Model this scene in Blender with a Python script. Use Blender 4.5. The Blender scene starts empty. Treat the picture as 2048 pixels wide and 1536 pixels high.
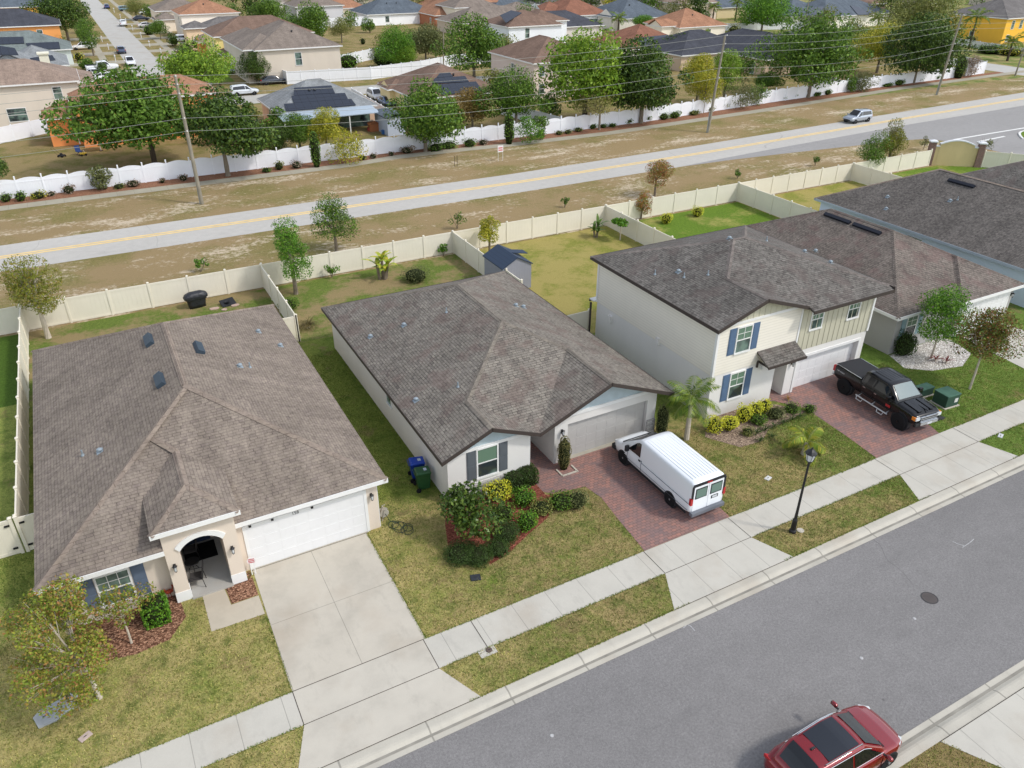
import bpy, bmesh, math, random
import numpy as np
from mathutils import Vector, Matrix
R_ = math.radians
random.seed(7); rng = np.random.default_rng(7)
C = bpy.context.scene.collection
# ---------------------------------------------------------------- camera
F, P_, RO, YA, CH = 1554.6, R_(30.21), R_(.186), R_(28.345), 23.1
fw = np.array([math.sin(YA)*math.cos(P_), math.cos(YA)*math.cos(P_), -math.sin(P_)])
ri = np.array([math.cos(YA), -math.sin(YA), 0.]); up = np.cross(ri, fw)
RR = np.array([ri*math.cos(RO)+up*math.sin(RO), -ri*math.sin(RO)+up*math.cos(RO), fw])
cam = bpy.data.cameras.new('camera'); co = bpy.data.objects.new('camera', cam); C.objects.link(co)
cam.sensor_width = 36; cam.lens = F/2048*36; cam.clip_end = 3000; cam.clip_start = .5
mw = Matrix.Identity(4)
for i in range(3):
    mw[i][0] = RR[0][i]; mw[i][1] = RR[1][i]; mw[i][2] = -RR[2][i]
mw.translation = (0, 0, CH); co.matrix_world = mw
bpy.context.scene.camera = co
def ray(u, v): return RR.T @ np.array([(u-1024)/F, -(v-768)/F, 1])
def G(u, v, z=0.):                       # a point of the photo standing at height z -> world
    d = ray(u, v); t = (z-CH)/d[2]; return float(d[0]*t), float(d[1]*t)
def Hz(u, v, y):                         # height of a point of the photo that stands at depth y
    d = ray(u, v); return float(CH+d[2]*y/d[1])
def pxm(x, y, z=0): return F/float(RR[2] @ np.array([x, y, z-CH]))     # pixels of the photo per metre there
# ---------------------------------------------------------------- light
SUN_EL, SUN_AZ = R_(48), R_(135)         # azimuth clockwise from +Y: sun stands to the front right of the houses
w = bpy.data.worlds.new('World'); bpy.context.scene.world = w; w.use_nodes = True
nt = w.node_tree; bg = nt.nodes['Background']; sk = nt.nodes.new('ShaderNodeTexSky'); sk.sky_type = 'NISHITA'
sk.sun_disc = False; sk.sun_elevation = SUN_EL; sk.sun_rotation = SUN_AZ; sk.air_density = 1.0; sk.dust_density = 1.0; sk.ozone_density = 1.0
hs = nt.nodes.new('ShaderNodeHueSaturation'); hs.inputs['Saturation'].default_value = .42; hs.inputs['Value'].default_value = 1.3      # thin high cloud: a paler, brighter sky
nt.links.new(sk.outputs[0], hs.inputs['Color']); nt.links.new(hs.outputs[0], bg.inputs[0]); bg.inputs[1].default_value = .15
sl = bpy.data.lights.new('sun', 'SUN'); sl.energy = 1.7; sl.angle = R_(6); sl.color = (1, .955, .89)
so = bpy.data.objects.new('sun', sl); C.objects.link(so)
sd = Vector((math.sin(SUN_AZ)*math.cos(SUN_EL), math.cos(SUN_AZ)*math.cos(SUN_EL), math.sin(SUN_EL)))
so.rotation_euler = sd.to_track_quat('Z', 'Y').to_euler(); so.location = (0, 0, 60)
vs = bpy.context.scene.view_settings; vs.view_transform = 'Standard'; vs.look = 'None'; vs.gamma = 1; vs.exposure = .3; vs.use_curve_mapping = False
# ---------------------------------------------------------------- helpers: objects
WLD = {}
def setp(o, label=None, cat=None, group=None, kind=None):
    for k, v in (('label', label), ('category', cat), ('group', group), ('kind', kind)):
        if v: o[k] = v
    return o
def thing(name, label, cat, loc=(0, 0, 0), rot=0, group=None, world=False):
    o = bpy.data.objects.new(name, None); C.objects.link(o); o.location = loc; o.rotation_euler = (0, 0, rot)
    o.empty_display_size = .3
    setp(o, label, cat, group)
    if world: WLD[o] = Matrix.Translation(-Vector(loc))
    return o
def link(name, me, parent=None):
    o = bpy.data.objects.new(name, me); C.objects.link(o)
    if parent:
        o.parent = parent
        if parent in WLD: o.matrix_parent_inverse = WLD[parent]
    return o
def copy_tree(o, parent=None):
    c = o.copy(); C.objects.link(c); c.parent = parent
    for ch in o.children: copy_tree(ch, c)
    return c
def auto_uv(me):
    nl = len(me.loops); nf = len(me.polygons)
    if not nf: return
    co = np.empty(len(me.vertices)*3, np.float32); me.vertices.foreach_get('co', co); co = co.reshape(-1, 3)
    lv = np.empty(nl, np.int32); me.loops.foreach_get('vertex_index', lv)
    nn = np.empty(nf*3, np.float32); me.polygons.foreach_get('normal', nn); nn = nn.reshape(-1, 3)
    lt = np.empty(nf, np.int32); me.polygons.foreach_get('loop_total', lt)
    f = np.repeat(np.arange(nf), lt); n = nn[f]
    h = np.hypot(n[:, 0], n[:, 1]); flat = h < .05
    hx = np.where(flat, 0, -n[:, 1]/np.maximum(h, 1e-6)); hy = np.where(flat, 0, n[:, 0]/np.maximum(h, 1e-6))
    hx = np.where(flat, 1, hx); U = np.stack([hx, hy, 0*hx], 1)
    V = np.cross(n, U); V[flat] = (0, 1, 0)
    p = co[lv]; uv = np.stack([(p*U).sum(1), (p*V).sum(1)], 1).astype(np.float32)
    me.uv_layers.new(name='UVMap').data.foreach_set('uv', uv.ravel())
class MB:
    def __init__(s): s.v = []; s.f = []
    def add(s, vs, fs):
        k = len(s.v); s.v += [tuple(map(float, p)) for p in vs]; s.f += [[k+i for i in f] for f in fs]; return s
    def box(s, x0, x1, y0, y1, z0, z1):
        return s.add([(x0,y0,z0),(x1,y0,z0),(x1,y1,z0),(x0,y1,z0),(x0,y0,z1),(x1,y0,z1),(x1,y1,z1),(x0,y1,z1)],
            [(3,2,1,0),(4,5,6,7),(0,1,5,4),(1,2,6,5),(2,3,7,6),(3,0,4,7)])
    def obox(s, c, ax, ay, az):          # oriented box: centre, three half-axis vectors
        c, ax, ay, az = map(Vector, (c, ax, ay, az))
        P = [c+a*ax+b*ay+d*az for d in (-1, 1) for a, b in ((-1,-1),(1,-1),(1,1),(-1,1))]
        return s.add(P, [(3,2,1,0),(4,5,6,7),(0,1,5,4),(1,2,6,5),(2,3,7,6),(3,0,4,7)])
    def prism(s, poly, z0, z1):
        n = len(poly); a = sum(poly[i][0]*poly[(i+1)%n][1]-poly[(i+1)%n][0]*poly[i][1] for i in range(n))
        if a < 0: poly = poly[::-1]
        return s.add([(x,y,z0) for x,y in poly]+[(x,y,z1) for x,y in poly],
            [tuple(range(n))[::-1], tuple(range(n,2*n))]+[(i,(i+1)%n,n+(i+1)%n,n+i) for i in range(n)])
    def poly(s, pts): return s.add(pts, [tuple(range(len(pts)))])
    def sheet(s, poly, z):
        n = len(poly); a = sum(poly[i][0]*poly[(i+1)%n][1]-poly[(i+1)%n][0]*poly[i][1] for i in range(n))
        if a < 0: poly = poly[::-1]
        return s.poly([(x, y, z) for x, y in poly])
    def slab(s, pts, t):                 # planar polygon given thickness t downwards
        n = len(pts); return s.add(list(pts)+[(p[0],p[1],p[2]-t) for p in pts],
            [tuple(range(n)), tuple(range(n,2*n))[::-1]]+[((i+1)%n,i,n+i,n+(i+1)%n) for i in range(n)])
    def xz(s, poly, y0, y1):             # polygon in x-z extruded along y (front face at y0)
        n = len(poly); a = sum(poly[i][0]*poly[(i+1)%n][1]-poly[(i+1)%n][0]*poly[i][1] for i in range(n))
        if a < 0: poly = poly[::-1]
        return s.add([(x,y0,z) for x,z in poly]+[(x,y1,z) for x,z in poly],
            [tuple(range(n)), tuple(range(n,2*n))[::-1]]+[((i+1)%n,i,n+i,n+(i+1)%n) for i in range(n)])
    def cyl(s, a, b, r0, r1=None, n=10, cap=True):
        r1 = r0 if r1 is None else r1; a = Vector(a); b = Vector(b); d = (b-a)
        q = d.to_track_quat('Z', 'Y').to_matrix(); vs = []
        for p, r in ((a, r0), (b, r1)):
            for i in range(n):
                t = 2*math.pi*i/n; vs.append(p+q@Vector((r*math.cos(t), r*math.sin(t), 0)))
        fs = [(i,(i+1)%n,n+(i+1)%n,n+i) for i in range(n)]
        if cap: fs += [tuple(range(n))[::-1], tuple(range(n,2*n))]
        return s.add(vs, fs)
    def tube(s, pts, r, n=6):
        rs = r if isinstance(r, (list, tuple)) else [r]*len(pts); pts = [Vector(p) for p in pts]; vs = []
        for i, p in enumerate(pts):
            d = pts[min(i+1, len(pts)-1)]-pts[max(i-1, 0)]; q = d.to_track_quat('Z', 'Y').to_matrix()
            for k in range(n):
                t = 2*math.pi*k/n; vs.append(p+q@Vector((rs[i]*math.cos(t), rs[i]*math.sin(t), 0)))
        m = len(pts); fs = [(i*n+k, i*n+(k+1)%n, (i+1)*n+(k+1)%n, (i+1)*n+k) for i in range(m-1) for k in range(n)]
        fs += [tuple(range(n))[::-1], tuple(range((m-1)*n, m*n))]
        return s.add(vs, fs)
    def lathe(s, prof, c=(0,0,0), n=14, ax='z', sx=1, sy=1):
        vs = []
        for r, z in prof:
            for i in range(n):
                t = 2*math.pi*i/n; a, b = r*math.cos(t)*sx, r*math.sin(t)*sy
                vs.append((c[0]+a, c[1]+b, c[2]+z) if ax == 'z' else (c[0]+a, c[1]+z, c[2]+b))
        m = len(prof); fs = []
        for j in range(m-1):
            for i in range(n):
                q = (j*n+i, j*n+(i+1)%n, (j+1)*n+(i+1)%n, (j+1)*n+i); fs.append(q if ax == 'z' else q[::-1])
        e = [tuple(range(n))[::-1], tuple(range((m-1)*n, m*n))]
        fs += e if ax == 'z' else [q[::-1] for q in e]
        return s.add(vs, fs)
    def loft(s, rings, close=True, caps=True):
        n = len(rings[0]); vs = [p for r in rings for p in r]; fs = []
        for j in range(len(rings)-1):
            for i in range(n if close else n-1):
                fs.append((j*n+i, j*n+(i+1)%n, (j+1)*n+(i+1)%n, (j+1)*n+i))
        if caps: fs += [tuple(range(n))[::-1], tuple(range((len(rings)-1)*n, len(rings)*n))]
        return s.add(vs, fs)
    def build(s, name, m, parent=None, smooth=False, uv=True, bev=0, seg=2):
        me = bpy.data.meshes.new(name); me.from_pydata(s.v, [], s.f); me.update()
        if bev:
            b = bmesh.new(); b.from_mesh(me)
            bmesh.ops.remove_doubles(b, verts=b.verts, dist=1e-4)
            es = [e for e in b.edges if len(e.link_faces) == 2 and e.calc_face_angle(0) > .5]
            bmesh.ops.bevel(b, geom=es, offset=bev, segments=seg, affect='EDGES', profile=.6, clamp_overlap=True)
            b.to_mesh(me); b.free()
        me.materials.append(m)
        if uv: auto_uv(me)
        if smooth: me.polygons.foreach_set('use_smooth', [True]*len(me.polygons))
        return link(name, me, parent)
def struct(name, mb, m): return setp(mb.build(name, m), kind='structure')
# ---------------------------------------------------------------- helpers: materials
def lin(*c):
    r = []
    for v in c:
        v /= 255; r.append(v/12.92 if v <= .04045 else ((v+.055)/1.055)**2.4)
    return tuple(r)
class N:
    def __init__(s, name, rough=.8, spec=.3, metal=0, coat=0):
        s.m = bpy.data.materials.new(name); s.m.use_nodes = True; s.t = s.m.node_tree; s.b = s.t.nodes['Principled BSDF']
        s.b.inputs['Roughness'].default_value = rough; s.b.inputs['Metallic'].default_value = metal
        s.b.inputs['Specular IOR Level'].default_value = spec; s.b.inputs['Coat Weight'].default_value = coat
        s.b.inputs['Coat Roughness'].default_value = .05
        s._co = {}
    def n(s, ty, outs=0, **kw):
        nd = s.t.nodes.new('ShaderNode'+ty); return nd
    def setin(s, nd, k, v):
        i = nd.inputs[k]
        if hasattr(v, 'is_linked') or isinstance(v, bpy.types.NodeSocket): s.t.links.new(v, i)
        elif v is not None:
            if i.type == 'RGBA' and not isinstance(v, (int, float)): v = tuple(v)+(1,)*(4-len(v))
            i.default_value = v
    def co(s, k='Object'):
        if k not in s._co:
            if k == 'Pos': s._co[k] = s.n('NewGeometry').outputs['Position']
            else: s._co[k] = s.n('TexCoord').outputs[k]
        return s._co[k]
    def mapv(s, v, scale=(1,1,1), loc=(0,0,0), rot=(0,0,0)):
        m = s.n('Mapping'); s.setin(m, 0, v); m.inputs['Scale'].default_value = scale; m.inputs['Location'].default_value = loc; m.inputs['Rotation'].default_value = rot; return m.outputs[0]
    def noise(s, scale, detail=4, vec=None, rough=.55, dist=0):
        t = s.n('TexNoise'); s.setin(t, 'Vector', vec if vec is not None else s.co()); t.inputs['Scale'].default_value = scale
        t.inputs['Detail'].default_value = detail; t.inputs['Roughness'].default_value = rough; t.inputs['Distortion'].default_value = dist; return t.outputs[0]
    def ramp(s, fac, stops, interp='LINEAR'):
        r = s.n('ValToRGB'); s.setin(r, 0, fac); e = r.color_ramp; e.interpolation = interp
        while len(e.elements) < len(stops): e.elements.new(.5)
        for el, (p, c) in zip(e.elements, stops): el.position = p; el.color = tuple(c)+(1,) if not isinstance(c, (int, float)) else (c, c, c, 1)
        return r.outputs[0]
    def mix(s, fac, a, b, mode='MIX'):
        m = s.n('Mix'); m.data_type = 'RGBA'; m.blend_type = mode; s.setin(m, 0, fac); s.setin(m, 6, a); s.setin(m, 7, b); return m.outputs[2]
    def math(s, op, a, b=None, c=None):
        m = s.n('Math'); m.operation = op; s.setin(m, 0, a)
        if b is not None: s.setin(m, 1, b)
        if c is not None: s.setin(m, 2, c)
        return m.outputs[0]
    def sep(s, v):
        x = s.n('SeparateXYZ'); s.setin(x, 0, v); return x.outputs
    def bump(s, h, strength=.3, dist=.02):
        b = s.n('Bump'); s.setin(b, 'Height', h); b.inputs['Strength'].default_value = strength; b.inputs['Distance'].default_value = dist
        s.t.links.new(b.outputs[0], s.b.inputs['Normal']); return s
    def col(s, c): s.setin(s.b, 'Base Color', c); return s
def sc(c, k): return tuple(min(1, x*k) for x in c)
MC = {}
def M(name, base, rough=.7, spec=.3, metal=0, var=.07, vs=2.5, coat=0, bump=0):
    if name in MC: return MC[name]
    n = N(name, rough, spec, metal, coat)
    a = n.noise(vs, 5); n.col(n.ramp(a, [(.3, sc(base, 1-var)), (.7, sc(base, 1+var))]))
    if bump: n.bump(n.noise(bump, 3), .25, .01)
    MC[name] = n.m; return n.m
def shingle(name, ca, cb, cc, dark, cscale=1.0, patch=None, row=.145, w=.32):
    n = N(name, .92, .15)
    uv = n.co('UV'); b = n.n('TexBrick'); n.setin(b, 'Vector', uv); b.offset = .45; b.offset_frequency = 2; b.squash = .75; b.squash_frequency = 3
    b.inputs['Scale'].default_value = 1; b.inputs['Brick Width'].default_value = w; b.inputs['Row Height'].default_value = row
    b.inputs['Mortar Size'].default_value = .019; b.inputs['Mortar Smooth'].default_value = .5; b.inputs['Bias'].default_value = 0
    b.inputs['Color1'].default_value = ca+(1,); b.inputs['Color2'].default_value = cb+(1,); b.inputs['Mortar'].default_value = dark+(1,)
    b2 = n.n('TexBrick'); n.setin(b2, 'Vector', n.mapv(uv, loc=(.13, 0, 0))); b2.offset = .3; b2.inputs['Scale'].default_value = 1
    b2.inputs['Brick Width'].default_value = w*.62; b2.inputs['Row Height'].default_value = row; b2.inputs['Mortar Size'].default_value = 0
    b2.inputs['Color1'].default_value = (0, 0, 0, 1); b2.inputs['Color2'].default_value = (1, 1, 1, 1)
    c = n.mix(n.math('MULTIPLY', b2.outputs[0], .55), b.outputs[0], cc)
    if patch:
        pn = n.noise(.75, 3, n.co('Pos')); c = n.mix(n.ramp(pn, [(.5, 0), (.62, .5)]), c, patch)
    big = n.noise(.5, 4, n.co('Pos')); c = n.mix(.6, c, n.ramp(big, [(.3, .72), (.7, 1.18)]), 'MULTIPLY')
    fine = n.noise(90, 2, uv); c = n.mix(.8, c, n.ramp(fine, [(.35, .78), (.65, 1.2)]), 'MULTIPLY'); c = n.mix(.55, c, n.ramp(n.noise(5.5, 3, uv, .7), [(.32, .68), (.68, 1.3)]), 'MULTIPLY')
    c = n.mix(.5, c, n.ramp(n.noise(1, 4, n.mapv(uv, scale=(1.6, .12, 1)), .6), [(.36, .8), (.64, 1.16)]), 'MULTIPLY')
    n.col(c); n.bump(b.outputs[1], -.5, .02); return n.m
def siding(name, base, pitch=.18, vert=False, wid=.05):
    n = N(name, .65, .3); uv = n.sep(n.co('UV')); a = uv[0 if vert else 1]
    fr = n.math('FRACT', n.math('DIVIDE', a, pitch)); d = n.math('LESS_THAN', fr, wid/pitch)
    c = n.mix(n.noise(1.2, 4), sc(base, .93), sc(base, 1.05))
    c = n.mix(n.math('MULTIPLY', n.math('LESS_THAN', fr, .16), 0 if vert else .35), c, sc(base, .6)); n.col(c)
    if vert: n.bump(d, .6, .02)
    else: n.bump(fr, -.8, .03)
    return n.m
def concrete(name, base, jx=None, jy=None, ox=0, oy=0, stain=.12, width=.012):
    n = N(name, .85, .2); p = n.co('Pos'); s = n.sep(p)
    c = n.ramp(n.noise(.6, 6, p, .62), [(.3, sc(base, 1-stain)), (.5, base), (.72, sc(base, 1+stain*.5))])
    c = n.mix(n.ramp(n.noise(.35, 4, n.mapv(p, loc=(31, 7, 0))), [(.52, 0), (.72, .4)]), c, sc(lin(190, 172, 150), .7))
    c = n.mix(n.ramp(n.noise(.9, 6, n.mapv(p, loc=(3, 17, 0), scale=(1.6, .6, 1)), .7), [(.56, 0), (.74, .38)]), c, sc(base, .62))
    c = n.mix(.7, c, n.ramp(n.noise(60, 3, p), [(.3, .88), (.7, 1.08)]), 'MULTIPLY')
    for a, j, o in ((s[0], jx, ox), (s[1], jy, oy)):
        if j:
            f = n.math('FRACT', n.math('DIVIDE', n.math('ADD', a, o), j)); c = n.mix(n.math('MULTIPLY', n.math('LESS_THAN', f, width*2/j), .6), c, sc(base, .35))
    n.col(c); n.bump(n.noise(80, 3, p), .15, .01); return n.m
def lawn(name, g1, g2, dry, dryamt=.5, sand=None, sandamt=.62, sc1=.35):
    n = N(name, .95, .1); p = n.co('Pos')
    a = n.noise(sc1, 6, p, .62); f = n.noise(14, 4, p, .7); h = n.noise(45, 3, p, .7)
    c = n.mix(n.ramp(f, [(.35, 0), (.65, 1)]), g1, g2)
    m = n.math('ADD', n.math('MULTIPLY', a, .75), n.math('MULTIPLY', n.noise(3.2, 5, p, .7), .25))
    c = n.mix(.75, c, n.ramp(n.noise(4.5, 5, p, .8), [(.32, .66), (.68, 1.32)]), 'MULTIPLY'); c = n.mix(n.ramp(m, [(dryamt-.05, 0), (dryamt+.06, .92)]), c, n.mix(f, sc(dry, .78), sc(dry, 1.2)))
    if sand:
        q = n.math('ADD', n.math('MULTIPLY', n.noise(.16, 6, n.mapv(p, scale=(.6, 1.6, 1), loc=(17, 3, 0)), .7), .6), n.math('MULTIPLY', n.noise(2.2, 5, p, .75), .4))
        c = n.mix(n.ramp(q, [(sandamt-.03, 0), (sandamt+.04, .9)]), c, sand)
    c = n.mix(.9, c, n.ramp(h, [(.3, .62), (.7, 1.3)]), 'MULTIPLY')
    n.col(c); n.bump(n.math('ADD', f, h), .9, .06); return n.m
def leafmat(name, cols, rough=.5, trans=.16, dk=.74):
    n = N(name, rough, .25); cols = [sc(c, dk) for c in cols]; g = n.n('NewGeometry'); r = g.outputs['Random Per Island']
    k = len(cols); c = n.ramp(r, [(i/max(1, k-1), cc) for i, cc in enumerate(cols)])
    c = n.mix(.7, c, n.ramp(n.noise(1.1, 3, n.co('Object')), [(.35, .72), (.65, 1.25)]), 'MULTIPLY')
    n.col(c)
    t = n.n('BsdfTranslucent'); n.setin(t, 0, n.mix(.0, c, c)); ms = n.n('MixShader'); ms.inputs[0].default_value = trans
    n.t.links.new(n.b.outputs[0], ms.inputs[1]); n.t.links.new(t.outputs[0], ms.inputs[2])
    n.t.links.new(ms.outputs[0], n.t.nodes['Material Output'].inputs[0]); return n.m
def paver(name):
    n = N(name, .8, .2); p = n.co('Pos'); b = n.n('TexBrick'); n.setin(b, 'Vector', n.mapv(p, rot=(0, 0, 0)))
    b.inputs['Scale'].default_value = 1; b.inputs['Brick Width'].default_value = .24; b.inputs['Row Height'].default_value = .16; b.inputs['Mortar Size'].default_value = .008
    b.inputs['Color1'].default_value = lin(162, 120, 108)+(1,); b.inputs['Color2'].default_value = lin(134, 110, 105)+(1,); b.inputs['Mortar'].default_value = lin(88, 74, 74)+(1,)
    c = n.mix(n.ramp(n.noise(.7, 5, p), [(.4, 0), (.7, .55)]), b.outputs[0], lin(112, 104, 108))
    c = n.mix(n.ramp(n.noise(4, 3, p), [(.55, 0), (.75, .5)]), c, lin(172, 132, 118))
    n.col(c); n.bump(b.outputs[1], -.3, .01); return n.m
def mulch(name, a, b, c):
    n = N(name, .95, .1); p = n.co('Pos'); v = n.n('TexVoronoi'); n.setin(v, 'Vector', n.mapv(p, scale=(1, 1.7, 1), rot=(0, 0, .6))); v.inputs['Scale'].default_value = 16
    x = n.sep(v.outputs['Color']); n.col(n.ramp(x[0], [(0, a), (.5, b), (.85, c), (1, sc(c, 1.5))])); n.bump(v.outputs[0], .8, .04); return n.m
def asphalt(name, base, var=.1, sp=.5):
    n = N(name, .88, .2); p = n.co('Pos')
    c = n.ramp(n.noise(.16, 5, n.mapv(p, scale=(.45, 1.3, 1)), .6), [(.3, sc(base, 1-var)), (.7, sc(base, 1+var))])
    c = n.mix(.35, c, n.ramp(n.noise(1.7, 4, p), [(.3, .85), (.7, 1.12)]), 'MULTIPLY')
    c = n.mix(sp, c, n.ramp(n.noise(38, 3, p, .8), [(.3, .62), (.7, 1.42)]), 'MULTIPLY'); c = n.mix(sp, c, n.ramp(n.noise(11, 4, p, .85), [(.34, .74), (.66, 1.28)]), 'MULTIPLY')
    v = n.n('TexVoronoi'); v.feature = 'DISTANCE_TO_EDGE'; n.setin(v, 'Vector', n.mix(.12, p, n.mapv(n.n('TexNoise').outputs[1], scale=(6, 6, 6)))); v.inputs['Scale'].default_value = .11
    c = n.mix(n.math('MULTIPLY', n.math('LESS_THAN', v.outputs[0], .0018), n.ramp(n.noise(.09, 2, p), [(.5, 0), (.56, .5)])), c, sc(base, .55))
    v2 = n.n('TexVoronoi'); n.setin(v2, 'Vector', p); v2.inputs['Scale'].default_value = .55; c = n.mix(n.math('MULTIPLY', n.math('LESS_THAN', v2.outputs[0], n.math('MULTIPLY', n.noise(3, 2, p), .055)), .6), c, sc(base, .4))
    c = n.mix(n.ramp(n.noise(.5, 5, n.mapv(p, loc=(40, 3, 0), scale=(.5, 1.4, 1)), .7), [(.6, 0), (.72, .3)]), c, sc(base, .66))
    n.col(c); n.bump(n.noise(60, 3, p), .3, .01); return n.m
def plain(name, base, rough=.4, spec=.5, metal=0, coat=0):
    if name in MC: return MC[name]
    n = N(name, rough, spec, metal, coat); n.col(base); MC[name] = n.m; return n.m
def glassm(name='window glass', base=(.03, .04, .045), top=(.16, .24, .2)):
    if name in MC: return MC[name]
    n = N(name, .08, .6); n.col(n.mix(n.ramp(n.noise(.9, 2), [(.4, 0), (.6, 1)]), base, top)); MC[name] = n.m; return n.m
# ---------------------------------------------------------------- setting: ground, roads, pavements
GR1, GR2, DRY = lin(64, 84, 26), lin(104, 124, 44), lin(158, 142, 88)
sc_ = .98
def q(c, k=sc_): return sc(c, k)
m_yard = lawn('yard grass', q(lin(96, 118, 56)), q(lin(128, 140, 74)), q(lin(172, 156, 108)), .5)
m_verge = lawn('verge grass', q(lin(122, 118, 68)), q(lin(150, 138, 90)), q(lin(164, 142, 106)), .47, lin(214, 198, 174), .555, .12)
m_yard2 = lawn('far yard grass', q(lin(112, 112, 60)), q(lin(138, 130, 78)), q(lin(156, 138, 98)), .47)
m_l1 = lawn('front lawn dry', q(lin(112, 128, 60)), q(lin(146, 150, 80)), q(lin(180, 168, 104)), .47)
m_l2 = lawn('front lawn patchy', q(lin(98, 118, 50)), q(lin(132, 138, 68)), q(lin(158, 138, 96)), .48)
m_l3 = lawn('front lawn worn', q(lin(92, 110, 50)), q(lin(124, 128, 66)), q(lin(160, 138, 96)), .47)
m_l4 = lawn('front lawn green', q(lin(92, 124, 46)), q(lin(120, 146, 60)), q(lin(150, 146, 80)), .6)
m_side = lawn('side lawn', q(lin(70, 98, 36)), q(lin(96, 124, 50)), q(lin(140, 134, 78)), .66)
m_b2 = lawn('back yard patchy', q(lin(92, 116, 50)), q(lin(126, 140, 68)), q(lin(162, 142, 104)), .5)
m_b3 = lawn('back yard yellow', q(lin(124, 134, 60)), q(lin(158, 156, 78)), q(lin(178, 164, 100)), .47)
m_b4 = lawn('back yard bright', q(lin(94, 126, 42)), q(lin(120, 146, 56)), q(lin(172, 166, 96)), .56, None, .6, .22)
q1 = lambda c: sc(c, 1.22)
def front_lawn():
    n = N('front lawn', .95, .1); p = n.co('Pos'); s = n.sep(p); xx = n.math('ADD', s[0], n.math('MULTIPLY', n.math('SUBTRACT', n.noise(.45, 4, p, .6), .5), 5)); X = n.math('DIVIDE', n.math('ADD', xx, 10), 70)
    f = n.noise(15, 4, p, .72); h = n.noise(48, 3, p, .7)
    ga = n.ramp(X, [(0, q1(lin(108, 126, 58))), (.24, q1(lin(112, 128, 58))), (.3, q1(lin(90, 112, 46))), (.5, q1(lin(90, 112, 48))), (.66, q1(lin(84, 110, 46))), (1, q1(lin(84, 110, 46)))])
    gb = n.ramp(X, [(0, q1(lin(152, 156, 86))), (.24, q1(lin(156, 156, 84))), (.3, q1(lin(126, 136, 64))), (.5, q1(lin(128, 134, 70))), (.66, q1(lin(116, 136, 64))), (1, q1(lin(116, 136, 64)))])
    dr = n.ramp(X, [(0, q1(lin(190, 178, 118))), (.24, q1(lin(188, 172, 116))), (.3, q1(lin(164, 142, 104))), (.6, q1(lin(160, 140, 98))), (1, q1(lin(156, 150, 86)))])
    th = n.ramp(X, [(0, .44), (.24, .44), (.32, .47), (.52, .46), (.62, .6), (1, .6)])
    Y = n.math('ADD', s[1], n.math('MULTIPLY', n.math('SUBTRACT', n.noise(.8, 3, p), .5), 2.5)); th = n.math('ADD', th, n.ramp(n.math('DIVIDE', Y, 60), [(.44, 0), (.49, .2)]))
    c = n.mix(n.ramp(f, [(.36, 0), (.64, 1)]), ga, gb)
    m = n.math('ADD', n.math('MULTIPLY', n.noise(.4, 6, p, .64), .6), n.math('MULTIPLY', n.noise(2.6, 5, p, .72), .4))
    c = n.mix(n.ramp(n.math('MULTIPLY', n.math('ADD', n.math('SUBTRACT', m, th), .08), 6), [(0, 0), (1, .9)]), c, n.mix(f, sc(q1(lin(178, 160, 108)), .8), dr))
    c = n.mix(n.ramp(n.noise(1.1, 4, n.mapv(p, loc=(5, 9, 0)), .7), [(.51, 0), (.64, .6)]), c, sc(q1(lin(76, 102, 38)), .92))
    c = n.mix(.8, c, n.ramp(n.noise(5, 5, n.mapv(p, loc=(2, 5, 0)), .8), [(.32, .66), (.68, 1.3)]), 'MULTIPLY'); c = n.mix(n.ramp(n.noise(.55, 5, n.mapv(p, loc=(9, 1, 0)), .72), [(.56, 0), (.66, .6)]), c, sc(q1(lin(134, 114, 84)), .95))
    c = n.mix(.9, c, n.ramp(h, [(.3, .6), (.7, 1.4)]), 'MULTIPLY'); n.col(c); n.bump(n.math('ADD', f, h), .9, .06); return n.m
m_front = front_lawn()
m_asph = asphalt('street asphalt', lin(126, 124, 123), .1, .7)
m_road = asphalt('far road asphalt', lin(183, 180, 174), .05, .2)
m_road2 = asphalt('new asphalt', lin(150, 148, 146), .05, .3)
m_conc = concrete('drive concrete', sc(lin(202, 195, 181), .88), 2.52, 3.4, .64, -2.6, .14)
m_walk = concrete('sidewalk concrete', sc(lin(204, 200, 189), .87), 1.52, None, .1, 0, .08)
m_curb = concrete('kerb concrete', sc(lin(202, 197, 184), .85), 3.04, None, .6, 0, .12, .03)
m_farw = concrete('far path concrete', sc(lin(176, 170, 152), .9), 1.6, None, 0, 0, .12)
m_farst = concrete('far street concrete', sc(lin(196, 194, 188), .86), None, 4.2, 0, 0, .05)
m_pav = paver('brick pavers')
m_mul = mulch('brown mulch', sc(lin(84, 58, 46), .8), lin(120, 84, 66), lin(168, 130, 106))
m_mulr = mulch('red mulch', sc(lin(96, 52, 44), .8), lin(132, 74, 60), lin(150, 96, 78))
m_mulf = mulch('orange mulch', lin(122, 80, 62), lin(142, 100, 78), lin(152, 118, 94))
m_rock = mulch('white rock', lin(118, 110, 104), lin(190, 184, 176), lin(226, 222, 216))
m_yel = M('yellow paint', lin(224, 196, 138), .8, .2, var=.12, vs=1.2)
m_wht = M('white paint line', lin(226, 226, 222), .8, .2, var=.05)
b = MB(); b.box(-900, 1500, -500, 1800, -1.4, -1.2); struct('ground', b, m_yard)
b = MB(); b.box(-200, 500, 16.29, 700, -1.1, 0); b.box(-200, 500, -60, 7.62, -1.1, 0); struct('terrain', b, m_yard)
b = MB(); b.box(-60, 140, 8.18, 15.56, -.6, -.09); struct('street', b, m_asph)
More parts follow.
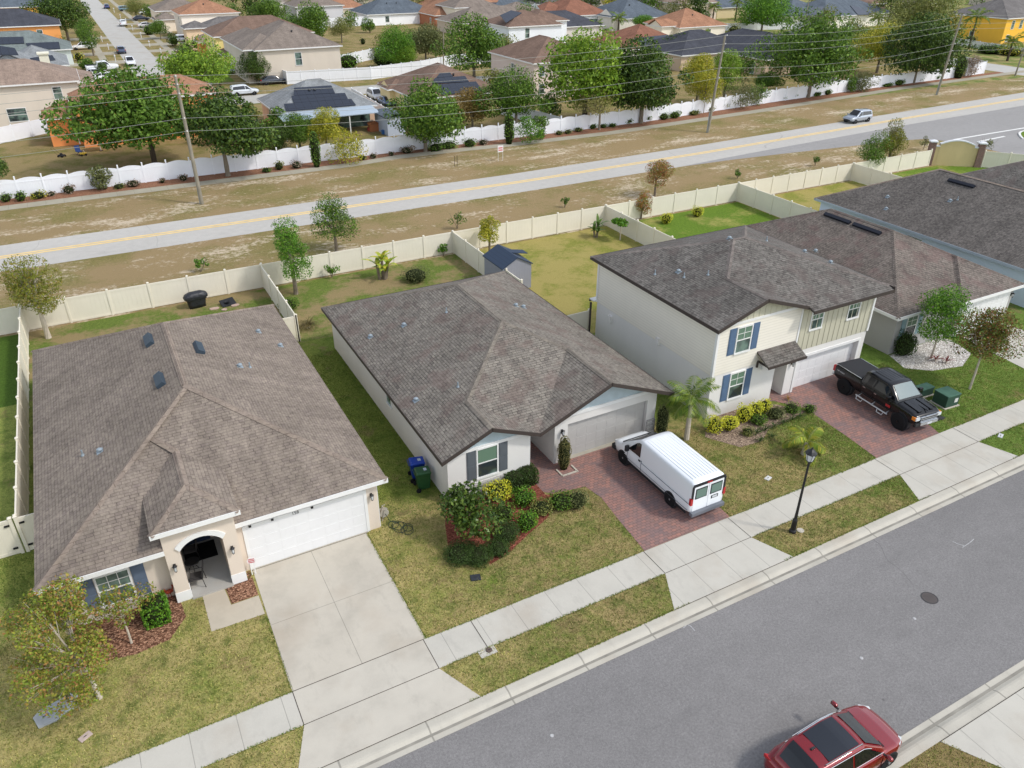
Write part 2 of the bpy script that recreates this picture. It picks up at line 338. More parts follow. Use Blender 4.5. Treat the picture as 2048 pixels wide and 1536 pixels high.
def kerb(y0, sgn, x0=-60, x1=140):
    pr = [(0, .006), (.26, .006), (.34, -.01), (.46, -.075), (.52, -.085), (.76, -.075), (.76, -.5), (0, -.5)]
    mb = MB(); n = len(pr); vs = [(x, y0-sgn*a, z) for x in (x0, x1) for a, z in pr]
    fs = [(i, (i+1) % n, n+(i+1) % n, n+i) for i in range(n)]
    if sgn > 0: fs = [f[::-1] for f in fs]
    mb.add(vs, fs); return mb
struct('kerb', kerb(16.3, 1), m_curb); struct('kerb', kerb(7.6, -1), m_curb)
# narrow darker strip along each gutter, its tone varied at random
def strip(name, m, pts, wd, z, wj=0):
    mb = MB(); L = []; Rt = []
    for i, p in enumerate(pts):
        a = pts[max(i-1, 0)]; c = pts[min(i+1, len(pts)-1)]; d = Vector((c[0]-a[0], c[1]-a[1])).normalized(); nx = Vector((-d.y, d.x))*wd/2
        L.append((p[0]+nx.x, p[1]+nx.y, z)); Rt.append((p[0]-nx.x, p[1]-nx.y, z))
    for i in range(len(pts)-1): mb.poly([Rt[i], Rt[i+1], L[i+1], L[i]])
    return struct(name, mb, m) if name else mb
strip('gutter', M('gutter line', sc(lin(160, 156, 146), .8), .9, .1, var=.2, vs=1.5), [(x, 15.8) for x in range(-60, 141, 5)], .14, -.0762)
strip('gutter', MC['gutter line'], [(x, 8.1) for x in range(-60, 141, 5)], .14, -.0762)
# lots
def lots(name, m, rects, z=.004):
    mb = MB()
    for r in rects:
        if len(r) == 4 and not isinstance(r[0], tuple): x0, x1, y0, y1 = r; mb.poly([(x0,y0,z),(x1,y0,z),(x1,y1,z),(x0,y1,z)])
        else: mb.sheet(r, z)
    return struct(name, mb, m)
lots('lawn', m_front, [(-60, 24.8, 16.3, 46), (24.8, 39.9, 16.3, 38.3), (39.9, 100, 16.3, 46)])
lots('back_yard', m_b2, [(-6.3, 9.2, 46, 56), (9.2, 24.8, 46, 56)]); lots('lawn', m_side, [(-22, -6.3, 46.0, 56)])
lots('back_yard', m_b3, [(24.8, 39.9, 38.3, 56), (55.5, 71.6, 46, 56)])
lots('back_yard', m_b4, [(39.9, 55.5, 46, 56), (71.6, 100, 46, 56)])
lots('lawn', m_l2, [(-60, 100, 2, 7.6)])
lots('verge', m_verge, [(-70, 240, 56, 90)])
# pavements and drives
b = MB(); b.poly([(-60,18.1,.012),(120,18.1,.012),(120,19.6,.012),(-60,19.6,.012)]); struct('sidewalk', b, m_walk)
def drive(name, m, polys, z=.016): 
    mb = MB()
    for p in polys: mb.sheet(p, z)
    return struct(name, mb, m)
drive('driveway', m_conc, [[(1.85,19.61),(6.9,19.61),(6.9,26.5),(1.95,26.5)]]); drive('driveway', concrete('apron concrete', sc(lin(203, 197, 184), .88), None, None, 0, 0, .14), [[(1.86,18.09),(6.8,18.09),(7.6,16.31),(1.15,16.31)], [(1.86,18.11),(6.8,18.11),(6.8,19.59),(1.86,19.59)]])
drive('path', concrete('path concrete', sc(lin(200, 190, 172), .88), None, None), [[(-.15,25.88),(-.16,23.75),(1.84,23.7),(1.84,24.8),(.77,24.8),(.7,25.88)]])
drive('driveway', m_walk, [[(17.04,18.1),(21.78,18.1),(22.5,16.31),(16.1,16.31)], [(31.5,18.1),(37.6,18.1),(38.2,16.31),(30.6,16.31)], [(47.4,18.1),(52.6,18.1),(53.3,16.31),(46.7,16.31)],
    [(47.2,19.61),(52.6,19.61),(52.6,26.4),(48,26.4)], [(20.2,7.6),(21.6,5.2),(30,5.2),(30,7.6)]])
drive('paving', m_pav, [[(17.1,19.61),(21.9,19.61),(22.45,26),(22.6,27.3),(16.9,27.3),(16.88,29.4),(15.3,29.4),(15.3,25.2),(15.6,24.9),(16.6,24.7),(17.3,24.6),(17.5,23.5),(17.3,21.8)],
    [(31.65,19.61),(36.5,19.61),(38.1,24.5),(38.3,26.8),(32.5,26.8),(32.5,29.4),(30,29.4),(30,26.6),(31.1,26.2),(31.7,25.3),(32.1,24.8),(31.9,21.8)]])
def joints(segs, z=.02, wd=.024):
    mb = MB()
    for (x0, y0), (x1, y1) in segs:
        d = Vector((x1-x0, y1-y0)).normalized(); n = Vector((-d.y, d.x))*wd/2
        mb.poly([(x0-n.x,y0-n.y,z),(x1-n.x,y1-n.y,z),(x1+n.x,y1+n.y,z),(x0+n.x,y0+n.y,z)])
    return mb
jm = plain('joint filler', lin(70, 64, 58), .9, .1)
S_ = []
for a, b2, c, d in ((1.86, 6.8, 1.15, 7.6), (17.04, 21.78, 16.1, 22.5), (31.5, 37.6, 30.6, 38.2), (47.4, 52.6, 46.7, 53.3)):
    S_ += [((a, 18.1), (b2, 18.1)), ((a, 18.1), (a, 19.6)), ((b2, 18.1), (b2, 19.6)), ((c, 16.3), (d, 16.3))]
S_ += [((1.86, 19.6), (6.8, 19.6)), ((1.9, 26.35), (6.95, 26.35)), ((8.78, 18.1), (8.78, 19.6)), ((20.2, 7.58), (30, 7.58))]
struct('pavement_joints', joints(S_), jm)
# beds
drive('flower_bed', m_mulr, [[(10.8,26.5),(10.2,25.2),(9.75,23.9),(10,22.6),(10.9,22.0),(12,22.3),(13.2,22.9),(14.4,23.4),(15.6,24.2),(16.4,24.6),(15.3,24.95),(15.3,26.5)]], .012)
drive('flower_bed', m_mul, [[(-4.95,26.5),(-4.9,25),(-4.0,24.2),(-2.8,23.95),(-1.6,24.1),(-.9,25.0),(-1.0,26.5)], [(.74,25.86),(.8,24.84),(1.84,24.84),(1.84,26.4),(1.6,26.4)]], .012)
drive('flower_bed', mulch('faded mulch', lin(96, 82, 72), lin(140, 120, 104), lin(170, 150, 130)), [[(26.4,26.5),(25.2,25.2),(26.2,23.6),(27.6,23.5),(28.8,24.2),(30.4,24.3),(31.9,24.5),(31.0,25.8),(29.9,26.5)], [(32.2,26.7),(32.2,25.8),(33.2,25.6),(33.4,26.7)]], .012)
drive('rock_bed', m_rock, [[(41.6,26.9),(41.0,25.3),(42.2,24.3),(44.4,23.8),(46.4,24.6),(47.0,26.3),(46.8,27)]], .012)
for a_ in ([(1367,1256),(1374,1249),(1381,1252),(1390,1262)], [(1905,1083),(1916,1088),(1930,1092)], [(1925,1095),(1940,1085),(1948,1078)]):
    strip('road_marking', M('chalk mark', lin(176, 176, 176), .9, .1, var=.3, vs=9), [G(u, v, -.09) for u, v in a_], .03, -.084)
for u, v in ((1723, 1316), (1829, 1237), (1104, 1471)): x, y = G(u, v, -.09); b = MB(); b.lathe([(.07, -.09), (.06, -.08), (.02, -.078)], (x, y, 0), 8); struct('road_marking', b, MC['chalk mark'])
# far road
NE = [(-70,75.9),(13,75.6),(40,75.4),(66,76.2),(80,77),(104,78.4),(140,80.2),(240,84)]
SE = [(-70,69),(40,68.9),(59.3,69.2),(66,69.9),(74,70.5),(100,72.2),(128,73.2),(240,77)]
def band(pa, pb, z):
    mb = MB(); xs = sorted({p[0] for p in pa} | {p[0] for p in pb}); f = lambda P, x: float(np.interp(x, [p[0] for p in P], [p[1] for p in P]))
    for a, c in zip(xs, xs[1:]): mb.poly([(a,f(pa,a),z),(c,f(pa,c),z),(c,f(pb,c),z),(a,f(pb,a),z)])
    return mb
struct('far_road', band(SE, NE, .012), m_road)
D = [(59.3,69.15),(66,68.9),(74,68.2),(84,67.1),(92,66.4),(96,65.4),(97.6,63),(98,58),(98,30),(118,30),(118,60),(122,64.2),(140,65.4),(240,69),(240,77.1),(128,73.3),(100,72.3),(74,70.6),(66,70.0)]
b = MB(); b.sheet(D, .009); struct('far_road', b, m_road2)
struct('road_marking', band([(x, y-3.05) for x, y in NE], [(x, y-2.75) for x, y in NE], .018), m_yel)
struct('road_marking', band([(x, y-3.5) for x, y in NE], [(x, y-3.2) for x, y in NE], .018), m_yel)
b = strip(None, None, [(99, 63.4), (106, 63.45), (116, 63.4)], .35, .02); c = strip(None, None, [(100.6, 61.2), (106.6, 61.5)], .35, .02); b.add(c.v, c.f); struct('road_marking', b, m_wht)
isl = [(107+7*t, 59.4+2.7*math.sin(min(1, t*1.6)*math.pi/2)) for t in [i/8 for i in range(9)]]
isl2 = [(107+7*t, 59.4-2.4*math.sin(min(1, t*1.6)*math.pi/2)) for t in [i/8 for i in range(9)]]
ip = isl2+isl[::-1][:-1]
b = MB(); b.prism([(107.3+(x-107)*.97, 59.4+(y-59.4)*.9) for x, y in ip], 0, .17); struct('traffic_island', b, m_b4)
b = MB(); b.prism(ip, 0, .15); struct('kerb', b, m_wht)
SW = [(-70,86.5),(26,86.5),(32,87.4),(40,87.2),(47,86.6),(62,86.3),(75,87.2),(91,88.3),(125,91.6),(158,93.2),(240,96)]
struct('far_path', band(SW, [(x, y+1.7) for x, y in SW], .016), m_farw)
FN = [(-70,90.4),(56,90.4),(70,90.6),(97,93.2),(112,94.2),(123,94.8),(150,95.8),(156,96.2)]
struct('mulch_bed', band([(x, y+1.75) for x, y in SW if x < 160], [(x, y+.1) for x, y in FN], .012), m_mulf)
# far streets
b = MB(); b.poly([(11,112,.01),(17.2,112,.01),(17.2,420,.01),(11,420,.01)]); b.poly([(17.2,129.5,.01),(170,129.5,.01),(170,137,.01),(17.2,137,.01)])
b.poly([(158,85,.011),(167,85,.011),(167,129.5,.011),(158,129.5,.011)]); struct('far_street', b, m_farst)
b = MB(); b.poly([(20.6,150,.012),(22,150,.012),(22,400,.012),(20.6,400,.012)]); b.poly([(6.6,150,.012),(8,150,.012),(8,400,.012),(6.6,400,.012)])
for y in (166, 176, 187, 199, 211, 224, 237, 250, 263, 277): b.poly([(17.2,y,.014),(27,y,.014),(27,y+4.6,.014),(17.2,y+4.6,.014)])
for y in (158, 170, 184, 199, 214, 230): b.poly([(-1,y,.014),(11,y,.014),(11,y+5,.014),(-1,y+5,.014)])
struct('far_street', b, m_farw)
lots('back_yard', m_l4, [(-1, 6.4, 150, 157), (-1, 6.4, 160, 168), (8.1, 10.8, 152, 157), (18, 20.5, 152, 165), (22.2, 26, 152, 165), (17.4, 26, 171, 175.5), (44, 58, 168, 176), (60, 64, 164, 172)], .008)
lots('back_yard', m_yard2, [(-60, 160, 92.3, 129.4), (17.3, 150, 137.2, 420), (-60, 10.9, 129.4, 420)], .006)
# ---------------------------------------------------------------- houses along the near street
def onp(u, v, a, b=0, c=0):              # the photo's point (u,v) on the roof plane z = a+b*x+c*y
    d = ray(u, v); t = (a-CH)/(d[2]-b*d[0]-c*d[1]); return Vector((d[0]*t, d[1]*t, CH+d[2]*t))
def caps(mb, segs, w=.15):
    for a, b in segs:
        a, b = Vector(a), Vector(b); d = (b-a).normalized(); s = Vector((d.y, -d.x, 0)).normalized()*w; h = Vector((0, 0, .035)); k = Vector((0, 0, -.035))
        mb.add([a-s+k, a+h, a+s+k, b-s+k, b+h, b+s+k], [(0, 1, 4, 3), (1, 2, 5, 4), (0, 2, 1), (3, 4, 5)])
def hip_faces(x0, x1, y0, y1, z, p, gs=False, gn=False, gw=False, ge=False):
    w, d = x1-x0, y1-y0
    if w <= d:
        h = w/2; xm = x0+h; zr = z+p*h; a = y0 if gs else y0+h; b = y1 if gn else y1-h; A, B = (xm, a, zr), (xm, b, zr)
        fs = [[(x0,y0,z),A,B,(x0,y1,z)], [(x1,y1,z),B,A,(x1,y0,z)]]; cs = [(A, B)] if b > a+.05 else []
        if not gs: fs.append([(x0,y0,z),(x1,y0,z),A]); cs += [((x0,y0,z),A), ((x1,y0,z),A)]
        if not gn: fs.append([(x1,y1,z),(x0,y1,z),B]); cs += [((x0,y1,z),B), ((x1,y1,z),B)]
        fs[0] = fs[0][::-1]; fs[1] = fs[1][::-1]
    else:
        h = d/2; ym = y0+h; zr = z+p*h; a = x0 if gw else x0+h; b = x1 if ge else x1-h; A, B = (a, ym, zr), (b, ym, zr)
        fs = [[(x0,y0,z),(x1,y0,z),B,A], [(x1,y1,z),(x0,y1,z),A,B]]; cs = [(A, B)] if b > a+.05 else []
        if not gw: fs.append([(x0,y1,z),(x0,y0,z),A]); cs += [((x0,y0,z),A), ((x0,y1,z),A)]
        if not ge: fs.append([(x1,y0,z),(x1,y1,z),B]); cs += [((x1,y0,z),B), ((x1,y1,z),B)]
    out = []
    for f in fs:                          # make every face look up
        n = (Vector(f[1])-Vector(f[0])).cross(Vector(f[2])-Vector(f[1])); out.append(f if n.z > 0 else f[::-1])
    return out, cs
def upf(f):
    n = Vector((0, 0, 0))
    for i in range(len(f)): n += Vector(f[i]).cross(Vector(f[(i+1) % len(f)]))
    return f if n.z > 0 else f[::-1]
def roof(parent, faces, cs, m, mc, name='roof', t=.13, fascia=None, fm=None):
    mb = MB()
    for f in faces: mb.slab(upf([tuple(p) for p in f]), t)
    r = mb.build(name, m, parent)
    if cs:
        cb = MB(); caps(cb, cs); cb.build('ridge_cap', mc, r)
    if fascia:
        fb = MB()
        for a, b in fascia:
            a, b = Vector(a), Vector(b); d = (b-a)/2; s = Vector((d.y, -d.x, 0)).normalized(); c = (a+b)/2+Vector((0, 0, -.085))
            fb.obox(c, d+d.normalized()*.02, s*.018, (0, 0, .1))
        fb.build('fascia', fm, r)
    return r
W_ = M('white trim', sc(lin(228, 228, 226), 1.0), .5, .4, var=.03)
W2 = M('white vinyl', sc(lin(232, 234, 238), .9), .45, .4, var=.03)
GL = glassm()
CUR = plain('window blind', sc(lin(120, 150, 128), .7), .25, .5)
BLK = M('black metal', lin(26, 27, 30), .45, .5, var=.05)
def win(parent, c, w, h, face='s', frame=W_, mid=True, grid=0, shut=None, sw=.38, name='window', blind=True, depth=.05, trim=.07):
    """a window on a wall: c = middle of its bottom edge, on the wall's surface"""
    c = Vector(c); U = Vector((1, 0, 0)) if face == 's' else Vector((0, -1, 0)); Nn = Vector((0, -1, 0)) if face == 's' else Vector((-1, 0, 0))
    if face == 'e': U = Vector((0, 1, 0)); Nn = Vector((1, 0, 0))
    Z = Vector((0, 0, 1))
    def bx(mb, u0, u1, z0, z1, n0, n1):
        mb.obox(c+U*(u0+u1)/2+Z*(z0+z1)/2+Nn*(n0+n1)/2, U*(u1-u0)/2, Nn*-(n1-n0)/2, Z*(z1-z0)/2)
    f = MB(); t = trim
    bx(f, -w/2-t, -w/2, -t, h+t, 0, depth); bx(f, w/2, w/2+t, -t, h+t, 0, depth); bx(f, -w/2, w/2, h, h+t*1.3, 0, depth+.012); bx(f, -w/2-t*1.2, w/2+t*1.2, -t*1.3, 0, .003, depth+.03)
    fo = f.build(name, frame, parent)
    g = MB(); bx(g, -w/2+.002, w/2-.002, .002, h-.002, .004, .018); g.build('pane', GL, fo)
    if blind: g = MB(); bx(g, -w/2+.02, w/2-.02, h*.52, h-.03, .018, .022); g.build('blind', CUR, fo)
    if mid:
        r = MB(); bx(r, -w/2, w/2, h*.5-.025, h*.5+.025, .022, .045)
        k = grid
        for i in range(1, k): bx(r, -w/2+w*i/k-.012, -w/2+w*i/k+.012, h*.53, h, .023, .036)
        if k: bx(r, -w/2, w/2, h*.76-.012, h*.76+.012, .0235, .0355)
        r.build('sash_bar', frame, fo)
    if shut:
        for s in (-1, 1):
            a = s*(w/2+t+.03+sw/2); m = MB(); bx(m, a-sw/2, a+sw/2, -.04, h+.06, .003, .03)
            for q0, q1 in ((.05, h*.48), (h*.54, h-.02)): bx(m, a-sw/2+.05, a+sw/2-.05, q0, q1, .03, .042)
            m.build('shutter', shut, parent)
    return fo
def garage_door(parent, x0, x1, y, h, m, cols=8, rows=4, z0=.02):
    mb = MB(); mb.box(x0, x1, y, y+.05, z0, z0+h); cw = (x1-x0)/cols; rh = h/rows
    for i in range(cols):
        for j in range(rows): mb.box(x0+i*cw+.05, x0+(i+1)*cw-.05, y-.006, y, z0+j*rh+.06, z0+(j+1)*rh-.06)
    for j in range(1, rows): mb.box(x0, x1, y-.002, y, z0+j*rh-.008, z0+j*rh+.008)
    return mb.build('garage_door', m, parent)
def wall_open(mb, x0, x1, y, z1, openings, t=.3, z0=0):
    xs = x0
    for a, b, h in openings:
        mb.box(xs, a, y, y+t, z0, z1); mb.box(a, b, y, y+t, h, z1); xs = b
    mb.box(xs, x1, y, y+t, z0, z1)
def wall_lamp(parent, x, y, z, m=BLK):
    mb = MB(); mb.box(x-.05, x+.05, y-.02, y, z-.12, z+.12); mb.box(x-.012, x+.012, y-.13, y-.02, z+.1, z+.125)
    mb.lathe([(.03, .16), (.1, .1), (.09, .08), (.075, .07)], (x, y-.14, z), 6); mb.lathe([(.05, -.16), (.055, -.14), (.02, -.2)][::-1], (x, y-.14, z), 6)
    for k in range(4):
        a = math.pi/4+k*math.pi/2; mb.cyl((x+.075*math.cos(a), y-.14+.075*math.sin(a), z+.08), (x+.05*math.cos(a), y-.14+.05*math.sin(a), z-.15), .007, n=4)
    o = mb.build('wall_lamp', m, parent); g = MB(); g.lathe([(.045, -.13), (.065, .07)], (x, y-.14, z), 8); g.build('lamp_glass', plain('lamp glass', lin(206, 210, 212), .1, .6), o); return o
VB = plain('vent slate', lin(52, 66, 78), .6, .4); VG = plain('vent metal', lin(146, 158, 166), .5, .4, .2)
def vents(parent, pl, boxes=(), domes=(), pipes=(), L=1.15, wd=.42, m=VB):
    a, b, c = pl; n = Vector((-b, -c, 1)).normalized(); yv = Vector((0, 1, c)).normalized(); xv = yv.cross(n)
    for (u, v) in boxes:
        p = onp(u, v, *pl); s = -1 if b > 0 else 1      # down-slope direction
        mb = MB(); P = [p+yv*i*L/2+xv*j*wd/2+n*k for i in (-1, 1) for j, k in ((-1, .0), (1, .0), (1 if s > 0 else .6, .15 if s > 0 else .2), (-.6 if s > 0 else -1, .2 if s > 0 else .15))]
        mb.add(P, [(0,1,2,3), (7,6,5,4), (0,4,5,1), (1,5,6,2), (2,6,7,3), (3,7,4,0)]); mb.build('roof_vent', m, parent)
    for (u, v) in domes:
        p = onp(u, v, *pl); mb = MB(); mb.lathe([(.05, -.05), (.05, .08), (.12, .08), (.12, .13), (.04, .18)], p, 10); mb.obox(p+n*.01, xv*.15, yv*.15, n*.008); mb.build('roof_vent', VG, parent)
    for (u, v) in pipes:
        p = onp(u, v, *pl); mb = MB(); mb.cyl(p-Vector((0, 0, .1)), p+Vector((0, 0, .28)), .035, n=8); mb.lathe([(.09, 0), (.05, .08)], p, 8); mb.build('vent_pipe', VG, parent)
# --- roofs' shingles
s_h1 = shingle('tan shingles', q(lin(150, 138, 126), .8), q(lin(138, 126, 118), .8), q(lin(166, 154, 140), .8), q(lin(108, 98, 92), .75))
s_h2 = shingle('weathered shingles', q(lin(150, 143, 132), .86), q(lin(118, 112, 106), .84), q(lin(150, 144, 134), .84), q(lin(76, 70, 68), .75), patch=q(lin(124, 106, 100), .78))
s_h3 = shingle('dark grey shingles', q(lin(130, 125, 119), .82), q(lin(98, 94, 90), .82), q(lin(138, 134, 128), .82), q(lin(62, 58, 56), .75), patch=q(lin(112, 100, 96), .78))
s_h4 = shingle('brown grey shingles', q(lin(140, 131, 122), .84), q(lin(112, 104, 98), .84), q(lin(140, 130, 122), .8), q(lin(78, 70, 66), .75), patch=q(lin(124, 102, 98), .78))
s_h5 = shingle('grey shingles', q(lin(126, 120, 114), .84), q(lin(100, 96, 92), .84), q(lin(134, 128, 122), .84), q(lin(68, 62, 62), .75))
cap1 = shingle('tan cap', q(lin(158, 144, 130), .8), q(lin(146, 132, 122), .8), q(lin(164, 150, 138), .8), q(lin(120, 106, 96), .75), row=.3, w=.9)
cap2 = shingle('pale cap', q(lin(146, 138, 126), .8), q(lin(126, 118, 110), .8), q(lin(150, 142, 132), .8), q(lin(100, 94, 86), .75), row=.3, w=.9)
cap3 = shingle('grey cap', q(lin(136, 128, 122), .8), q(lin(116, 108, 104), .8), q(lin(140, 132, 126), .8), q(lin(88, 82, 80), .75), row=.3, w=.9)
BRN = M('brown fascia', sc(lin(70, 62, 58), .9), .6, .3, var=.05)
def stucco(name, c, k=.88, v=.04):
    k *= 1.42 if c[0] < .6 else 1.2
    n = N(name, .9, .15); p = n.co('Pos'); c = sc(c, k)
    r = n.ramp(n.noise(.5, 5, n.mapv(p, scale=(1, 1, .35)), .6), [(.3, sc(c, 1-v)), (.7, sc(c, 1+v))]); n.col(n.mix(.5, r, n.ramp(n.noise(30, 3, p), [(.3, .92), (.7, 1.06)]), 'MULTIPLY'))
    n.bump(n.noise(55, 3, p), .25, .01); return n.m
w_h1 = stucco('beige stucco', lin(196, 184, 170)); w_h2 = stucco('pale grey stucco', lin(196, 194, 190)); w_h3 = stucco('white stucco', lin(216, 214, 210)); w_h4 = stucco('mid grey stucco', lin(152, 150, 148), .85); w_h5 = stucco('blue grey stucco', lin(188, 200, 212), .85)
# ---- house 1
H1 = thing('house', 'single-storey beige house with a tan hip roof, arched porch and white garage door', 'house', (1.3, 36, 0), world=True)
b = MB(); b.box(-4.95, -1.05, 26.4, 46.2, 0, 2.66); b.box(1.63, 7.6, 26.45, 46.2, 0, 2.66); b.box(-1.05, 1.63, 29.2, 46.2, 0, 2.66); b.build('wall', w_h1, H1)
L, R, y0, y1, z, p = -5.36, 8.02, 26.15, 46.6, 2.75, .46
fs, cs = hip_faces(L, R, y0, y1, z, p); e = .01; zn = z+p*(28.0-y0)
fs = [f for f in fs if not all(abs(v[1]-y0) < 1e-6 for v in f[:2])]+[[(L,y0,z),(-1.05,y0,z),(-1.05,28.0,zn),(1.63,28.0,zn),(1.63,y0,z),(R,y0,z),(1.33,y0+6.69,z+p*6.69)]]
pk = (-1.38, 29.8, 4.58+e); fs += [[(L,25.82,z+e),(-1.05,25.82,z+e),(-1.05,28.0,z+p*2.18+e),(.42,28.0,z+p*2.18+e),pk], [(L,25.82,z+e),pk,(-1.38,30.22,4.58+e),(L,33.5,z+e)], [(.42,28.0,z+p*2.18+e),(.42,28.36,z+p*2.18+e),(-1.38,30.17,4.58+e),pk]]
zr = 3.78+.46*1.61
pf = [[(-1.34,25.6,3.78),(.27,27.21,zr),(.27,30.05,zr),(-1.34,28.08,3.78)], [(1.88,25.6,3.78),(1.88,28.4,3.78),(.27,30.05,zr),(.27,27.21,zr)], [(-1.34,25.6,3.78),(1.88,25.6,3.78),(.27,27.21,zr)]]
cs = [c for c in cs if c[0] != (L, y0, z)]
cs += [((L,25.82,z+e), (1.26,32.5,5.82)), ((R-.0,y0,z), (1.33,32.8,5.83)), ((-1.34,25.6,3.78),(.27,27.21,zr)), ((1.88,25.6,3.78),(.27,27.21,zr)), ((.27,27.21,zr),(.27,29.75,zr)), ((.27,29.75,zr+.02),(-.6,30.86,4.93))]
r1 = roof(H1, fs+pf, cs, s_h1, cap1, fascia=[((L-.01,25.81,z),(-1.06,25.81,z)), ((1.64,26.14,z),(R+.01,26.14,z)), ((-1.35,25.59,3.78),(1.89,25.59,3.78))], fm=W_)
vents(r1, (z-p*L, p, 0), boxes=[(299,682), (321,762)], domes=[(200,903)], pipes=[(166,911)])
vents(r1, (z+p*R, -p, 0), boxes=[(397,698)], domes=[(480,733), (561,692), (517,664)], pipes=[(500,735)])
# porch tower with an arched opening
def arch_wall(x0, x1, zt, a0, a1, zs, za, y, t):
    mb = MB(); n = 12; h = za-zs; w = (a1-a0)/2; rad = (w*w+h*h)/(2*h); cx = (a0+a1)/2; cz = za-rad; pts = []
    t0 = math.atan2(zs-cz, -w); t1 = math.atan2(zs-cz, w)
    for i in range(n+1):
        a = t0+(t1-t0)*i/n; pts.append((cx+rad*math.cos(a), cz+rad*math.sin(a)))
    mb.box(x0, a0, y, y+t, 0, zt); mb.box(a1, x1, y, y+t, 0, zt)
    for i in range(n):
        (xa, z_a), (xb, z_b) = pts[i], pts[i+1]; mb.xz([(xa, z_a), (xb, z_b), (xb, zt), (xa, zt)], y, y+t)
    return mb, pts
mb, pts = arch_wall(-1.05, 1.63, 3.66, -.52, 1.08, 2.5, 2.92, 25.9, .35)
mb.box(-1.05, -.52, 26.25, 29.2, 0, 3.66); mb.box(1.08, 1.63, 26.25, 29.2, 0, 3.66)
po = mb.build('porch', w_h1, H1)
tr = MB()
for i in range(len(pts)-1):
    (xa, za), (xb, zb) = pts[i], pts[i+1]; k = 1 if i < len(pts)/2 else 1
    cxa = .28; f = lambda x, zz, r: (cxa+(x-cxa)*(1+r*.18), zz+r*.2)
    tr.xz([f(xa, za, 0), f(xb, zb, 0), f(xb, zb, 1), f(xa, za, 1)], 25.84, 25.9)
tr.build('arch_trim', W_, po)
for a_ in (-1.07, 1.06): b = MB(); b.box(a_, a_+.58, 25.88, 26.3, 0, .5); b.build('column_base', W_, po)
b = MB(); b.box(-.52, 1.08, 25.8, 29.2, 0, .09); b.build('porch_floor', concrete('porch floor', sc(lin(186, 186, 182), .8)), po)
b = MB(); b.box(-.35, .75, 29.12, 29.19, .1, 2.3); d = b.build('door', plain('navy door', lin(38, 52, 78), .4, .5), H1)
b = MB(); b.box(-.15, .35, 29.09, 29.12, 1.3, 2.0); b.build('door_window', GL, d)
b = MB(); b.box(-.45, .85, 27.9, 29.0, .092, .11); setp(b.build('door_mat', plain('black mat', lin(24, 24, 26), .95, .1)), 'black mat on the porch floor of the beige house', 'door mat')
for x in (-.82, 1.34): wall_lamp(po, x, 25.9, 1.85)
fr = MB(); gx0, gx1 = 2.02, 6.98
fr.box(gx0-.13, gx0, 26.41, 26.45, 0, 2.3); fr.box(gx1, gx1+.13, 26.41, 26.45, 0, 2.3); fr.box(gx0, gx1, 26.405, 26.45, 2.17, 2.32)
gm = M('white garage door', sc(lin(238, 238, 238), .88), .4, .4, var=.02)
gf = fr.build('garage_frame', W_, H1); garage_door(H1, gx0, gx1, 26.43, 2.15, gm)
b = MB(); b.box(gx0, gx1, 26.36, 26.43, .002, .03); b.build('threshold', M('threshold', lin(170, 164, 150), .8), H1)
def text(s, size, loc, rot, m, parent, name='lettering'):
    cu = bpy.data.curves.new(name, 'FONT'); cu.body = s; cu.size = size; cu.extrude = .004; cu.align_x = 'CENTER'; o = bpy.data.objects.new('t', cu); C.objects.link(o)
    bpy.context.view_layer.update(); me = bpy.data.meshes.new_from_object(o.evaluated_get(bpy.context.evaluated_depsgraph_get())); bpy.data.objects.remove(o)
    me.transform(Matrix.Translation(loc) @ rot); me.materials.clear(); me.materials.append(m); me.name = name
    return link(name, me, parent)
RX = Matrix.Rotation(R_(90), 4, 'X')
text('158', .2, (4.05, 26.4, 2.17), RX, BLK, gf, 'house_number')
for x in (2.2, 3.1, 4.75): b = MB(); b.box(x-.05, x+.05, 26.35, 26.405, 2.22, 2.3); b.build('sensor', BLK, gf)
wall_lamp(H1, 7.32, 26.45, 1.9)
win(H1, (-3.0, 26.4, .62), 1.1, 1.42, grid=3, blind=False, shut=M('slate blue shutter', sc(lin(104, 118, 138), .85), .6), sw=.48)
b = MB(); b.box(7.6, 7.64, 26.5, 26.56, 0, 2.6); b.build('downspout', W_, H1)
# ---- house 2
H2 = thing('house', 'single-storey pale grey house with two front gables and a closed grey garage door', 'house', (17, 36, 0), world=True)
L, R, y0, y1, z, p = 10.57, 23.48, 26.1, 44.7, 2.75, .417
xa, xb, xm, yf = 13.085, 19.54, 17.025, 32.7; za = z+p*(xa-L); zb = z+p*(R-xb); zr = z+p*(xm-L); yb = y1-(xm-L); v = 15.6; ja = yf-(xm-xa); jb = yf-(xb-xm)
fs = [[(L,y0,z),(xa,y0,za),(xa,ja,za),(xm,yf,zr),(xm,yb,zr),(L,y1,z)], [(xa,y0,za),(v,y0,z),(v,26.25,z),(xa,ja,za)], [(v,26.25,z),(xb,jb,zb),(xm,yf,zr),(xa,ja,za)],
    [(v,26.25,z),(v,y0,z),(xb,y0,zb),(xb,jb,zb)], [(xb,y0,zb),(R,y0,z),(R,y1,z),(xm,yb,zr),(xm,yf,zr),(xb,jb,zb)], [(R,y1,z),(L,y1,z),(xm,yb,zr)]]
cs = [((xa,y0,za),(xa,ja,za)), ((xa,ja,za),(xm,yf,zr)), ((xb,y0,zb),(xb,jb,zb)), ((xb,jb,zb),(xm,yf,zr)), ((xm,yf,zr),(xm,yb,zr)), ((xm,yb,zr),(L,y1,z)), ((xm,yb,zr),(R,y1,z))]
